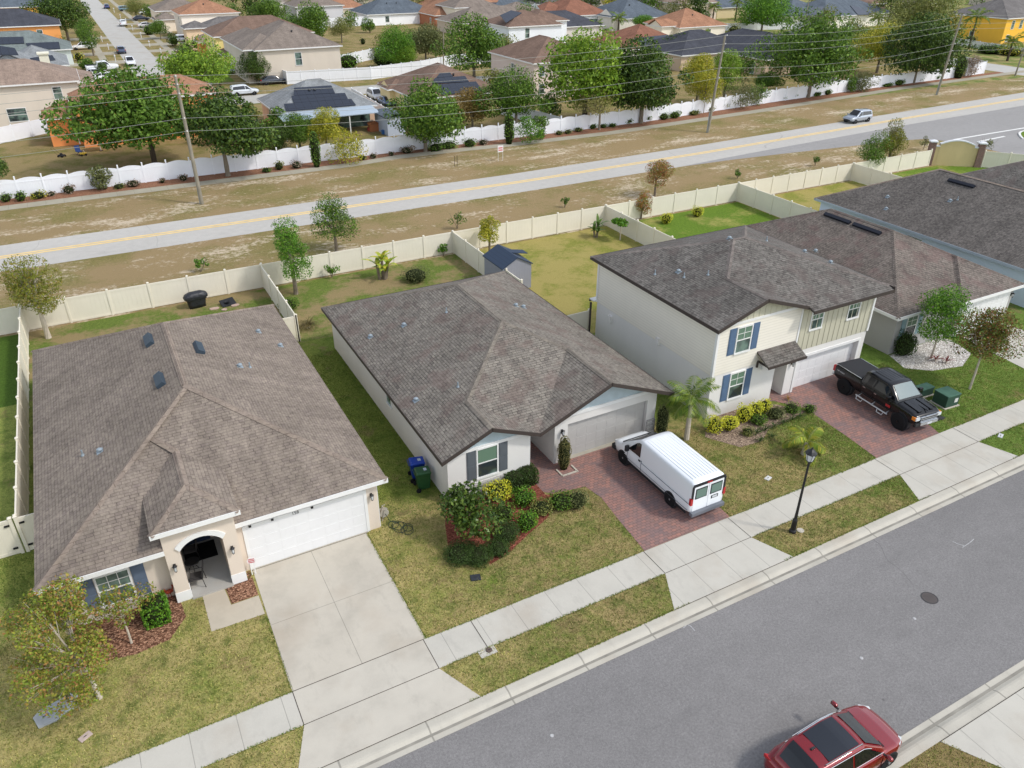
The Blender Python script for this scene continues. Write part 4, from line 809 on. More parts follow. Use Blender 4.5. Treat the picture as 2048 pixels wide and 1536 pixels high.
hE = fh('pale pink two-storey house with a brown hip roof behind the trees', 63.7, 76.5, 111.6, 127.2, 5.5, 'brown', (222, 204, 194), .45, wins_s=[(65.6, 3.5, .9, 1.4), (65.6, .9, .9, 1.4)], wins_w=[(119, 3.2, .8, 1.4)], boxes=1)
hF = fh('big beige two-storey house with a wide taupe roof and one small window', 28.9, 44.4, 146.2, 166, 5.5, 'taupe', (196, 186, 172), .45, wins_s=[(36.4, 2.7, 1.1, 2.0)], wings=[(27.2, 36, 147.5, 168, 5.5, 'h')], wins_w=[(152, .6, 1.4, 4.0), (158, .6, 1.4, 4.0)], boxes=1)
hG = fh('bright yellow two-storey house with dark brown roof and a lower yellow porch', 26.2, 46, 169.5, 183, 5.5, 'brown', (246, 226, 150), .42, wings=[(26.4, 33, 163, 170.5, 2.9, 'h')], wins_w=[(173, 3.2, .7, 1.5), (177, 3.2, .7, 1.5)])
hG2 = fh('orange bungalow with a pale brown gabled roof beyond the yellow house', 26.4, 42, 184, 196, 2.9, 'tan', (226, 166, 96), .42, wings=[(25.6, 31, 186, 192, 2.9, 'w')])
hG3 = fh('peach bungalow with a slate grey roof and white porch columns', 27, 46, 200, 214, 2.9, 'grey', (232, 206, 172), .42, wings=[(25, 31, 199, 205, 4.4, 'h')], wins_w=[(208, .8, .9, 1.5)])
hH = fh('cream two-storey house with an orange terracotta roof near the top left', 27, 41.5, 219, 233, 5.6, 'terra', (246, 236, 222), .4, boxes=1, wins_w=[(224, 3.4, .9, 1.4)])
hH2 = fh('cream house with grey-brown gables beside the far end of the street', 24.5, 38, 246, 262, 4.5, 'taupe', (240, 226, 206), .42, wings=[(23.4, 30, 240, 248, 2.9, 'w')])
pw = (2.75-.5*150, 0, .5)
hL1 = fh('light grey roofed house with black solar panels, left of the street', -9.5, .8, 163.5, 177, 2.9, 'lgrey', (206, 212, 214), .5, wings=[(-14, -2, 158, 171, 2.9, 's')])
hL2 = fh('dark-panelled grey house close behind the beige two-storey house', -22, -2.2, 148, 160, 2.9, 'grey', (214, 214, 206), .45, solar=[([(-10,92),(30,98),(38,112),(-5,112)], (2.9-.45*148, 0, .45)), ([(60,118),(105,112),(112,122),(66,128)], (2.9-.45*148, 0, .45))])
b = MB(); b.box(-3.2, -1.9, 149, 150.6, 4.6, 6.4); b.box(-3.4, -1.7, 148.8, 150.8, 6.4, 6.6); b.build('chimney', stucco('cream stucco', lin(222, 218, 200)), hL2)
hL3 = fh('green-grey roofed house with a black solar array behind the light grey one', -22, 2.2, 186.5, 200, 2.9, 'green', (206, 214, 208), .45, solar=[([(0,76),(47,75),(49,88),(0,90)], (2.9-.45*186.5, 0, .45)), ([(52,88),(118,85),(121,99),(60,101)], (2.9-.45*186.5, 0, .45))])
hL4 = fh('orange two-storey house with a charcoal roof left of the street', -22, 1.4, 207.5, 222, 5.5, 'dark', (240, 166, 98), .4, wins_s=[(-3, 3.2, 1.0, 1.4)])
hL5 = fh('terracotta-roofed house between the charcoal and the blue grey roofs', -26, -6, 234, 250, 4.4, 'red', (232, 196, 140), .45)
hL6 = fh('ochre house with a blue grey roof in the top left corner', -24, 0.5, 262, 284, 5.5, 'blue', (230, 176, 88), .4)
hI = fh('white bungalow with a blue grey roof at the end of the dry field', 77.5, 99, 229.6, 246, 2.9, 'blue', (244, 246, 248), .45, wins_s=[(83.6, .8, 1.1, 1.5)], wins_w=[(236, .9, .7, 1.1)], boxes=2)
hJ = fh('cream house with a terracotta roof left of the white bungalow', 63, 84, 247, 266, 3.4, 'terra', (244, 230, 204), .5, wins_s=[(74, 1.4, 2.4, 1.0)])
hK = fh('brown-walled house with an orange-brown roof right of the white bungalow', 93, 112, 218, 236, 3.0, 'terra', (168, 112, 84), .5, wings=[(108, 122, 222, 236, 3.2, 'h')], boxes=2, wins_w=[(222, .8, .9, 1.3)])
hL = fh('grey-brown roofed bungalow beyond the tree clump, left of the black roof', 90, 116, 196, 211, 2.9, 'taupe', (206, 190, 172), .42, wings=[(104, 122, 199, 216, 2.9, 'h')])
hM = fh('bungalow with a black roof and blue solar panels behind the big light tree', 98, 122, 177.5, 192, 2.9, 'dark', (210, 204, 196), .42)
pN = (5.4-.4*160.8, 0, .4)
hN = fh('white two-storey house with a brown roof and blue solar panels', 85.5, 99.6, 160.8, 174, 5.4, 'brown', (232, 236, 240), .4, wins_s=[(90.5, 3.0, 1.0, 1.9)], wings=[(98, 108, 172, 184, 5.0, 'h')],
    solar=[([(1000,32),(1022,22),(1044,27),(1012,47)], pN)])
hP = fh('red-brown roofed white house with a big arched gable', 121, 137, 196.6, 214, 3.4, 'red', (236, 240, 240), .5, wings=[(118, 128, 202, 212, 3.8, 'w')], wins_s=[(131, .4, 3.2, 2.0)])
hP2 = fh('dark-roofed house left of the red-brown roofed one', 108, 128, 222, 240, 3.4, 'dark', (214, 208, 200), .45)
hQ = fh('slate blue roofed white house with two small arched gables', 133, 151, 186.8, 206, 3.0, 'blue', (230, 226, 214), .5, wings=[(131.5, 136.5, 188, 196, 3.4, 'w')], boxes=2, wins_w=[(191, .8, 1.0, 1.8)])
hR = fh('cream bungalow with an orange-brown roof and arched front window', 134, 149.6, 163.2, 178, 2.9, 'terra', (240, 232, 214), .48, wings=[(130, 137, 165, 171, 3.2, 'w')], boxes=1, wins_s=[(144, .9, .8, 1.2)])
pT = (2.75-.45*135.6, 0, .45)
hS = fh('brown-roofed cream house with one large grey solar array', 99.5, 115.6, 135.6, 152, 2.9, 'red', (238, 228, 208), .45, solar=[([(1268,78),(1334,71),(1378,90),(1285,95)], (2.9-.45*135.6, 0, .45))], wins_s=[(112.6, .9, 1.2, 1.3)])
hT = fh('low beige house with a wide charcoal roof behind the right-hand power pole', 113.4, 130, 112.5, 137, 2.9, 'dark', (206, 184, 160), .42, wings=[(103, 122, 124, 140, 2.9, 'h'), (124, 141, 118, 132, 2.9, 'h')], wins_w=[(119.5, .9, .9, 1.0), (116.3, .1, 1.2, 2.1)], boxes=2)
hU = fh('white house with a slate roof covered in blue solar panels at the top right', 186, 214, 165.5, 184, 3.2, 'blue', (236, 232, 220), .42, wings=[(180, 198, 172, 190, 3.0, 'h')],
    solar=[([(1622,16),(1646,14),(1652,30),(1615,32)], (3.2-.42*165.5, 0, .42)), ([(1700,12),(1716,15),(1746,30),(1716,31)], (3.2-.42*165.5, 0, .42))], wins_w=[(177, .8, 1, 1.4)])
hV = fh('big yellow two-storey house with a grey roof in the top right corner', 199.2, 222, 122.6, 139, 5.6, 'grey', (238, 186, 74), .45, wins_s=[(202.4, 3.2, 1.0, 1.8), (205.6, 3.2, 1.0, 1.8), (201.6, .5, 1.0, 1.4)], wins_w=[(131, .3, 1.1, 1.8)])
for i, (u, v, w, d, z, rm, wc, lb) in enumerate([
    (900, 12, 14, 13, 3, 'terra', (230, 220, 200), 'terracotta-roofed house in the top row, above the orange-brown roof'), (955, 14, 14, 13, 5.2, 'taupe', (236, 226, 206), 'cream two-storey house in the top row behind the tall palm'),
    (1035, 22, 18, 14, 3, 'blue', (190, 202, 208), 'blue-grey house in the top row, right of the tall palm'), (1100, 8, 16, 12, 3, 'grey', (214, 208, 196), 'grey-roofed house in the top row above the dark roof'),
    (1240, 8, 16, 13, 3, 'taupe', (226, 212, 196), 'taupe-roofed house in the top row above the slate blue roof'), (1330, 12, 16, 12, 3, 'grey', (220, 206, 186), 'grey-roofed cream house in the top row, centre right'),
    (1400, 6, 15, 12, 5.2, 'tan', (232, 214, 198), 'pinkish two-storey house in the top row, centre right'), (1480, 14, 18, 14, 3, 'blue', (222, 204, 164), 'dark blue-roofed house with sand walls behind the palms'),
    (1585, 22, 14, 12, 3, 'taupe', (214, 206, 196), 'taupe-roofed house peeping out right of the light round tree'), (1740, 8, 16, 12, 5.2, 'brown', (110, 94, 86), 'dark brown two-storey house at the top, right of the solar roof'),
    (1880, 6, 16, 12, 3, 'taupe', (236, 216, 186), 'cream house at the top behind the olive tree'), (2030, -6, 18, 12, 3, 'grey', (190, 180, 170), 'grey house in the very top right corner'),
    (590, -2, 16, 13, 5.2, 'terra', (230, 226, 216), 'terracotta-roofed white two-storey house in the top row, left of centre'), (640, 12, 14, 13, 5.2, 'taupe', (206, 204, 204), 'grey-sided two-storey house in the top row, left of centre'),
    (770, -4, 16, 13, 3, 'tan', (230, 220, 206), 'tan-roofed house in the top row, centre left')]):
    x, y = G(u, v, z); fh(lb, x-w/2, x+w/2, y, y+d, z, rm, wc, .42)
# ---------------------------------------------------------------- poles and wires
wood = M('weathered pole wood', lin(142, 136, 122), .9, .1, var=.15, vs=1.5); wire = plain('aluminium wire', lin(150, 152, 146), .6, .3)
PO = []
ins = plain('insulator', lin(214, 214, 212), .4, .5)
for (ub, vb, ut, vt, ws, lab) in ((404, 408, 350, 150, (151, 168, 186, 235, 261), 'tall wooden power pole on the left, in front of the dark green oak'), (1415, 265, 1450, 72, (70, 87, 103, 135, 155), 'wooden power pole right of centre on the dry verge'),
        (1873, 190, 1925, 28, (30, 46, 57, 87, 101), 'leaning grey power pole on the verge at the right')):
    x, y = G(ub, vb); zt = Hz(ut, vt, y); d = ray(ut, vt); tx = d[0]*y/d[1]
    T = thing('power_pole', lab, 'power pole', (x, y, 0), group='power poles along the far road', world=True); b = MB()
    b.cyl((x, y, -.3), (tx, y, zt), .2, .13, 12); b.build('pole', wood, T); hs = []
    for k, v in enumerate(ws):
        f = (v-vb)/(vt-vb); u = ub+(ut-ub)*f; zz = Hz(u, v, y); dd = ray(u, v); xx = dd[0]*y/dd[1]; hs.append((xx, y-.35, zz))
        b = MB(); b.cyl((xx, y, zz-.03), (xx, y-.35, zz-.03), .03, n=6); b.lathe([(.05, -.02), (.08, .03), (.04, .08), (.07, .12)], (xx, y-.35, zz-.03), 8); b.build('insulator', ins, T)
    b = MB(); b.cyl((x-.18, y-.05, 0), (x-.14, y-.05, 2.6), .04, n=6); b.build('conduit', VG, T)
    PO.append(hs)
ends = [[(h[0]-60, h[1]+1, h[2]+.2) for h in PO[0]]]+PO+[[(h[0]+60, h[1]+4, h[2]) for h in PO[2]]]
nm_ = ('topmost', 'second', 'third', 'fourth', 'lowest')
for k in range(5):
    mb = MB()
    for a, c in zip(ends, ends[1:]):
        a, c = Vector(a[k]), Vector(c[k]); n = 20; P = []
        for i in range(n+1): t = i/n; p = a.lerp(c, t); p.z -= 1.1*4*t*(1-t)*(.9 if k > 2 else .75); P.append(p)
        mb.tube(P, .016, 4)
    setp(mb.build('power_line', wire, uv=False), '%s of the five wires strung between the power poles' % nm_[k], 'power line', 'wires between the power poles')
for u, v, ut, vt, lab in ((887, 138, 881, 57, 'plain pole standing behind the terracotta solar house'), (1606, 62, 1617, -4, 'pole rising past the blue solar roofs at the top right'), (2030, 152, 2046, 92, 'thin pole beside the side street at the right edge'), (113, 118, 106, 78, 'thin pole')):
    if u < 200: continue
    x, y = G(u, v); T = thing('utility_pole', lab, 'pole', (x, y, 0), group='poles among the far houses'); b = MB(); b.cyl((0, 0, 0), (.3, 0, Hz(ut, vt, y)), .16, .1, 8); b.build('pole', wood, T); b = MB(); b.cyl((.3, -.3, Hz(ut, vt, y)-.4), (.3, .3, Hz(ut, vt, y)-.4), .03, n=6); b.build('bracket', VG, T)
# ---------------------------------------------------------------- vehicles (local frame: nose to +x, wheels on z=0)
TYRE = plain('tyre rubber', lin(30, 30, 32), .85, .2); RIM = plain('silver rim', lin(176, 178, 180), .35, .5, .6); RIMB = plain('black rim', lin(22, 22, 24), .3, .6, .3)
CG = plain('car glass', lin(18, 22, 26), .06, .8); CGG = plain('green car glass', lin(96, 122, 112), .1, .7); CHR = plain('chrome', lin(200, 204, 208), .15, .5, .9)
TRIM = plain('black plastic', lin(34, 36, 40), .6, .4); RED_L = plain('red lens', lin(176, 30, 34), .2, .6); AMB = plain('amber lens', lin(222, 132, 40), .2, .6); LENS = plain('clear lens', lin(206, 212, 214), .1, .8)
def paint(name, c, rough=.25, metal=0): return plain(name, lin(*c), rough, .5, metal, .8)
class Car:
    def __init__(s, low, gh, zb, crown=.03, hcrown=.04):
        """low: (x, halfwidth, ztop); gh: (x, base halfwidth, roof halfwidth, belt z, roof z)"""
        s.low, s.gh, s.zb, s.crown = low, gh, zb, crown
        s.lx = [p[0] for p in low]; s.gx = [p[0] for p in gh]; s.hc = hcrown
    def ilow(s, x): return [float(np.interp(x, s.lx, [p[k] for p in s.low])) for k in (1, 2)]
    def igh(s, x): return [float(np.interp(x, s.gx, [p[k] for p in s.gh])) for k in (1, 2, 3, 4)]
    def body(s):
        mb = MB(); xs = sorted(set(list(np.linspace(s.lx[0], s.lx[-1], 46))+s.lx)); rings = []
        for x in xs:
            w, zt = s.ilow(x); zb = s.zb+.12*max(0, 1-min(x-s.lx[0], s.lx[-1]-x)/.35); H = zt-zb
            h = [(0, zb), (w*.84, zb), (w*.955, zb+.06), (w*.985, zb+.14*H), (w, zb+.45*H), (w*.99, zb+.74*H), (w*.962, zb+.9*H), (w*.91, zb+.972*H), (w*.82, zt), (w*.45, zt+s.hc*.75), (0, zt+s.hc)]
            rings.append([(x, -y, z) for y, z in h]+[(x, y, z) for y, z in h[::-1][1:-1]])
        mb.loft([r for r in rings]); return mb
    def top(s, x): 
        wb, wr, zb, zr = s.igh(x); return zr
    def cabin(s):
        mb = MB(); xs = sorted(set(list(np.linspace(s.gx[0], s.gx[-1], 30))+s.gx)); rings = []
        for x in xs:
            wb, wr, zb, zr = s.igh(x); H = max(.01, zr-zb); e = min(1, H/.3)
            h = [(wb, zb-.04), (wb+(wr-wb)*.82, zb+H*.82), (wr, zb+H*.93), (wr-.05, zr-.015*e), (wr-.14, zr), (wr*.4, zr+s.crown*.9*e), (0, zr+s.crown*e)]
            rings.append([(x, -y, z) for y, z in h]+[(x, y, z) for y, z in h[::-1][1:]])
        mb.loft(rings, close=False, caps=True); return mb
    def sidept(s, x, t, sgn, off=.008):        # t 0 at the belt, 1 at the roof edge
        wb, wr, zb, zr = s.igh(x); H = zr-zb; y = wb+(wr-wb)*t; return (x, sgn*(y+off), zb+H*t+off*.3)
    def sideglass(s, xa0, xa1, xb0, xb1, t0=.07, t1=.8, sgns=(1,)):   # bottom x range, top x range
        mb = MB()
        for g in sgns:
            n = 6; P = []
            for i in range(n+1): P.append(s.sidept(xa0+(xa1-xa0)*i/n, t0, g))
            for i in range(n+1): P.append(s.sidept(xb1+(xb0-xb1)*i/n, t1, g))
            mb.add(P, [tuple(range(len(P))) if g < 0 else tuple(range(len(P)))[::-1]])
        return mb
    def endglass(s, x0, x1, f0=.9, f1=.86, t0=0, t1=1, off=.012):      # windscreen or rear window lying on the slope from x0 (low) to x1 (high)
        mb = MB(); n = 6; rows = []; sg = 1 if x0 > x1 else -1
        for j in range(n+1):
            t = t0+(t1-t0)*j/n; x = x0+(x1-x0)*t; wb, wr, zb, zr = s.igh(x); H = max(.01, zr-zb); e = min(1, H/.3); w = (wr-.05)*(f0+(f1-f0)*t); row = []
            for k in range(-4, 5): y = w*k/4; row.append((x+sg*off, y, zr+s.crown*e*(1-(y/max(.3, wr))**2)+off))
            rows.append(row)
        mb.add([p for r in rows for p in r], [((j*9+k, j*9+k+1, (j+1)*9+k+1, (j+1)*9+k) if sg < 0 else (j*9+k+1, j*9+k, (j+1)*9+k, (j+1)*9+k+1)) for j in range(n) for k in range(8)])
        return mb
def wheel(T, x, y, r, w, sgn, rim, spokes=5, rr=.62):
    mb = MB(); prof = [(r*.66, -w/2), (r*.94, -w/2), (r, -w*.3), (r, w*.3), (r*.94, w/2), (r*.66, w/2)]
    mb.lathe(prof, (x, y, r), 22, 'y'); o = mb.build('tyre', TYRE, T, smooth=False)
    m2 = MB(); yo = y+sgn*(w/2-.01); k = rr*r; a_, b_ = (yo-.05, yo) if sgn > 0 else (yo, yo+.05)
    m2.lathe([(k*1.06, a_-y), (k*1.06, b_-y), (k*.9, b_-y), (k*.86, (b_ if sgn > 0 else a_)-y-sgn*.05)] if sgn > 0 else [(k*.86, a_-y+.05), (k*.9, a_-y), (k*1.06, a_-y), (k*1.06, b_-y)], (x, y, r), 20, 'y')
    for i in range(spokes):
        a = 2*math.pi*i/spokes+.3; c = Vector((x+math.cos(a)*k*.5, yo-sgn*.008, r+math.sin(a)*k*.5)); m2.obox(c, Vector((math.cos(a), 0, math.sin(a)))*k*.5, Vector((-math.sin(a), 0, math.cos(a)))*k*.14, (0, .014, 0))
    m2.cyl((x, yo-.05, r), (x, yo+sgn*.012, r), k*.22, n=10); m2.build('rim', rim, o)
    return o
def arch(mb, x, y, r, sgn, d=.25): mb.lathe([(r, min(y, y-sgn*d)-y), (r, max(y, y-sgn*d)-y)], (x, y, r*.86), 22, 'y')
def wheels(T, xs, hw, r, w, rim, spokes=5, out=.0, rr=.62, body=None, lip=.06):
    for x in xs:
        for s in (1, -1): ar = MB(); arch(ar, x, s*(hw+.006), r+lip, s); ar.build('wheel_arch', TRIM, body or T)
    for x in xs:
        for s in (1, -1): wheel(T, x, s*(hw+out-w/2+.02), r, w, s, rim, spokes, rr)
# ---- white van
T = thing('cargo_van', 'white cargo van parked on the brick drive, rear doors toward the street', 'van', (20.95, 23.25, 0), R_(90))
WP = paint('white paint', (234, 238, 242), .3)
c = Car([(-3.02, .93, 1.0), (-2.95, .985, 1.12), (1.2, 1.0, 1.14), (2.1, .99, 1.12), (2.7, .95, 1.02), (2.92, .88, .9), (3.0, .78, .78)], [(-3.0, .97, .86, 1.08, 2.02), (-2.9, .98, .89, 1.08, 2.08), (.75, .98, .89, 1.08, 2.1), (.98, .97, .86, 1.08, 2.05), (2.28, .95, .9, 1.1, 1.15)], .38)
bo = c.body().build('body', WP, T, smooth=True); c.cabin().build('cabin', WP, bo, smooth=True)
b = MB()
for k in range(-4, 5): b.box(-2.7, .7, k*.17-.02, k*.17+.02, 2.085+.03*(1-(k/5)**2), 2.108+.026*(1-(k/5)**2))
b.build('roof_rib', WP, bo)
c.endglass(2.22, 1.0, .93, .86, .06, .95).build('windscreen', CG, T); b = c.endglass(2.3, 1.1, 1, 1, .21, .3); b = MB(); b.box(2.2, 2.34, -.84, .84, 1.12, 1.165); b.build('cowl', TRIM, bo)
[c.sideglass(.75, 1.75, .8, 1.15, .1, .82, sgns=(g_,)).build('side_window', CG, T) for g_ in (1, -1)]
b = MB(); b.box(-3.03, -3.0, -.9, .9, 1.9, 2.04); b.box(-3.05, -3.0, -.95, -.86, 1.25, 1.95); b.box(-3.05, -3.0, .86, .95, 1.25, 1.95); b.build('rear_trim', TRIM, T)
for s in (1, -1):
    b = MB(); b.box(-3.035, -3.01, min(s*.02, s*.84), max(s*.02, s*.84), .55, 1.88); d = b.build('rear_door', WP, T)
    b = MB(); b.box(-3.05, -3.035, min(s*.1, s*.76), max(s*.1, s*.76), 1.22, 1.78); b.build('window_seal', TRIM, d); b = MB(); b.box(-3.056, -3.05, min(s*.14, s*.72), max(s*.14, s*.72), 1.27, 1.73); b.build('rear_window', CGG, d)
    b = MB(); b.box(-3.07, -2.94, min(s*.88, s*1.0), max(s*.88, s*1.0), .95, 1.3); b.build('tail_light', RED_L, T)
    b = MB(); b.obox((1.58, s*1.16, 1.3), (.06, 0, 0), (0, .1, 0), (0, 0, .15)); b.obox((1.6, s*1.03, 1.22), (.03, 0, 0), (0, .08, 0), (0, 0, .03)); b.build('wing_mirror', TRIM, T)
    b = MB(); b.box(.68, .83, s*1.0-.01, s*1.0+.012, .98, 1.06); b.build('door_handle', TRIM, T)
    b = MB(); b.box(2.82, 2.99, min(s*.55, s*.84), max(s*.55, s*.84), .68, .86); b.build('headlight', LENS, T)
b = MB(); b.box(-3.2, -2.98, -.95, .95, .36, .56); b.build('rear_bumper', plain('grey bumper', lin(104, 108, 116), .5, .5), T, bev=.03)
b = MB(); b.box(2.8, 3.1, -.95, .95, .36, .62); b.box(2.96, 3.03, -.55, .55, .62, .84); b.build('front_bumper', TRIM, T, bev=.03)
b = MB(); b.box(-3.045, -3.036, -.6, -.2, .93, 1.1); n = b.build('number_plate', TRIM, T); b = MB(); b.box(-3.05, -3.045, -.54, -.26, .96, 1.07); b.build('plate_face', plain('plate white', lin(196, 200, 204), .5), n)
b = MB(); b.box(-3.05, -3.0, -.14, .14, 1.93, 1.99); b.build('brake_light', RED_L, T)
b = MB(); b.box(-2.8, 2.2, -.985, -.96, .34, .44); b.box(-2.8, 2.2, .96, .985, .34, .44); b.build('sill', TRIM, bo)
for s in (1, -1):
    for q_ in ((.6, .62, .5, 1.1), (-2.9, .58, .97, .985), (1.72, 1.74, .6, 1.1), (-2.9, -1.2+3.1, .6, .612)): b = MB(); b.box(q_[0], q_[1], s*.995-.012, s*.995+.011, q_[2], q_[3]); b.build('panel_gap', plain('panel gap', lin(112, 118, 126), .6), bo)
wheels(T, (-1.68, 2.05), .985, .37, .25, RIM, 8, 0, .6, bo)
# ---- black pickup
T = thing('pickup_truck', 'lifted black crew-cab pickup with a soft bed cover on the brick drive', 'pickup truck', (36.05, 22.95, 0), R_(-90-5))
BP = plain('black paint', lin(11, 12, 15), .22, .35, 0, .35)
c = Car([(-2.95, .93, 1.38), (-2.85, .98, 1.42), (-.95, .98, 1.4), (-.9, .98, 1.36), (1.2, .985, 1.36), (1.5, .98, 1.35), (2.55, .95, 1.27), (2.85, .9, 1.16), (2.93, .82, 1.05)], [(-1.02, .9, .8, 1.34, 1.4), (-.86, .94, .78, 1.34, 1.96), (-.6, .95, .79, 1.34, 2.02), (.65, .95, .79, 1.34, 2.03), (.85, .95, .77, 1.34, 2.0), (1.62, .93, .88, 1.34, 1.4)], .62)
bo = c.body().build('body', BP, T, smooth=True); c.cabin().build('cabin', BP, bo, smooth=True)
b = MB(); [b.box(-.6, .5, k*.2-.03, k*.2+.03, 2.045, 2.066) for k in (-2, -1, 0, 1, 2)]; b.build('roof_rib', BP, bo)
c.endglass(1.58, .86, .94, .88, .05, .95).build('windscreen', plain('reflective glass', lin(120, 134, 134), .08, .8), T); [c.sideglass(.0, 1.32, .1, .9, .1, .8, sgns=(g_,)).build('side_window', CG, T) for g_ in (1, -1)]; [c.sideglass(-.82, -.08, -.7, .0, .1, .8, sgns=(g_,)).build('side_window', CG, T) for g_ in (1, -1)]
b = MB(); b.box(-2.92, -.98, -.86, .86, 1.44, 1.485); b.build('bed_cover', plain('vinyl cover', lin(48, 49, 53), .75, .3), T, bev=.02)
b = MB(); [b.cyl((-2.85, s*.88, 1.46), (-1.0, s*.88, 1.46), .022, n=6) for s in (1, -1)]; b.build('bed_rail', CHR, T)
b = MB(); b.box(1.75, 2.8, -.012, .012, 1.3, 1.345); [b.obox((2.2, s*.42, 1.345), (.5, 0, -.04), (0, .12, 0), (0, 0, .02)) for s in (1, -1)]; b.build('bonnet_ridge', BP, bo)
for s in (1, -1):
    b = MB(); b.box(-3.02, -2.86, min(s*.8, s*.97), max(s*.8, s*.97), 1.02, 1.36); b.build('tail_light', RED_L, T)
    b = MB(); b.box(2.72, 2.95, min(s*.6, s*.9), max(s*.6, s*.9), .95, 1.12); h = b.build('headlight', LENS, T); b = MB(); b.box(2.68, 2.9, min(s*.84, s*.925), max(s*.84, s*.925), .94, 1.13); b.build('indicator', AMB, h)
    b = MB(); b.obox((1.2, s*1.16, 1.48), (.08, 0, 0), (0, .13, 0), (0, 0, .12)); b.obox((1.2, s*1.02, 1.42), (.03, 0, 0), (0, .1, 0), (0, 0, .03)); b.build('wing_mirror', BP, T, bev=.03)
    b = MB(); b.cyl((-.95, s*1.08, .5), (1.3, s*1.08, .5), .04, n=8)
    for xx in (-.65, .85): b.tube([(xx-.22, s*1.08, .5), (xx-.18, s*1.14, .32), (xx+.18, s*1.14, .32), (xx+.22, s*1.08, .5)], .028, 6)
    for xx in (-.8, .2, 1.2): b.cyl((xx, s*1.08, .5), (xx, s*.85, .6), .025, n=5)
    b.build('step_bar', plain('polished steel', lin(206, 208, 212), .3, .5, .4), T)
    b = MB(); [b.box(xx, xx+.17, s*.985-.012, s*.985+.016, 1.13, 1.17) for xx in (-.7, .1)]; b.build('door_handle', CHR, T)
    for xx in (-.86, .02, 1.32): b = MB(); b.box(xx, xx+.012, s*.985-.01, s*.985+.006, .7, 1.32); b.build('panel_gap', plain('dark gap', lin(6, 6, 7), .6), bo)
text('OFF ROAD', .12, (-2.4, -.992, 1.16), Matrix.Rotation(R_(90), 4, 'X'), CHR, bo, 'decal')
b = MB(); b.box(1.0, 1.3, -.998, -.985, .86, 1.0); lg = b.build('door_emblem', plain('red decal', lin(176, 40, 46), .4), bo)
b = MB(); b.box(2.86, 3.02, -.92, .92, .6, .82); fb = b.build('front_bumper', plain('black bumper', lin(28, 29, 32), .5), T, bev=.04)
b = MB(); b.box(2.9, 3.08, -.62, .9-.28, .66, .86); b.build('chrome_bumper', CHR, fb, bev=.03)
b = MB(); b.box(2.9, 2.99, -.58, .58, .9, 1.14); b.build('grille', TRIM, T); b = MB(); b.box(2.95, 3.01, -.6, .6, 1.1, 1.15); b.box(2.95, 3.01, -.6, .6, .99, 1.03); b.box(2.95, 3.0, -.6, .6, .88, .91); b.build('grille_bar', CHR, T)
b = MB(); b.box(3.08, 3.09, -.16, .16, .68, .8); b.build('number_plate', plain('plate white', lin(196, 200, 204), .5), T); b = MB(); b.box(-3.1, -2.95, -.9, .9, .7, .86); b.build('rear_bumper', CHR, T, bev=.03)
wheels(T, (-1.95, 2.05), .96, .47, .32, RIMB, 6, .1, .62, bo, .1)
# ---- red SUV
T = thing('suv', 'dark red SUV with a glass roof stopped against the near kerb', 'car', (16.5, 8.76, -.08), R_(-1))
RP = paint('red paint', (128, 14, 26), .16, .25)
c = Car([(-2.3, .7, .72), (-2.22, .84, .9), (-1.8, .92, 1.0), (-.6, .94, .98), (.9, .94, .97), (1.25, .935, .96), (1.75, .9, .86), (2.08, .8, .76), (2.24, .62, .66), (2.3, .45, .58)], [(-2.2, .66, .55, .9, .98), (-1.75, .78, .6, .95, 1.4), (-1.5, .82, .63, .95, 1.52), (-.3, .86, .66, .95, 1.6), (.25, .86, .65, .95, 1.57), (1.2, .84, .76, .95, .99)], .24, .035)
bo = c.body().build('body', RP, T, smooth=True); c.cabin().build('cabin', RP, bo, smooth=True)
c.endglass(1.16, .3, .95, .9, .02, .9).build('windscreen', plain('smoked glass', lin(58, 62, 64), .06, .8), T)
mb = MB(); rows = []
for j in range(9):
    x = .12-1.25*j/8; wb, wr, zb, zz = c.igh(x); rows.append([(x, wr*.84*k/4, zz+c.crown*(1-(k/4*.84)**2)+.012) for k in range(-4, 5)])
mb.add([p for r_ in rows for p in r_], [(j*9+k, j*9+k+1, (j+1)*9+k+1, (j+1)*9+k)[::-1] for j in range(8) for k in range(8)]); mb.build('glass_roof', plain('roof glass', lin(22, 27, 36), .05, .8), T)
c.endglass(-2.12, -1.5, .92, .9, .12, .97).build('rear_window', CG, T)
[c.sideglass(-.2, 1.0, -.2, .45, .1, .8, sgns=(g_,)).build('side_window', CG, T) for g_ in (1, -1)]; [c.sideglass(-1.35, -.28, -1.2, -.28, .1, .8, sgns=(g_,)).build('side_window', CG, T) for g_ in (1, -1)]
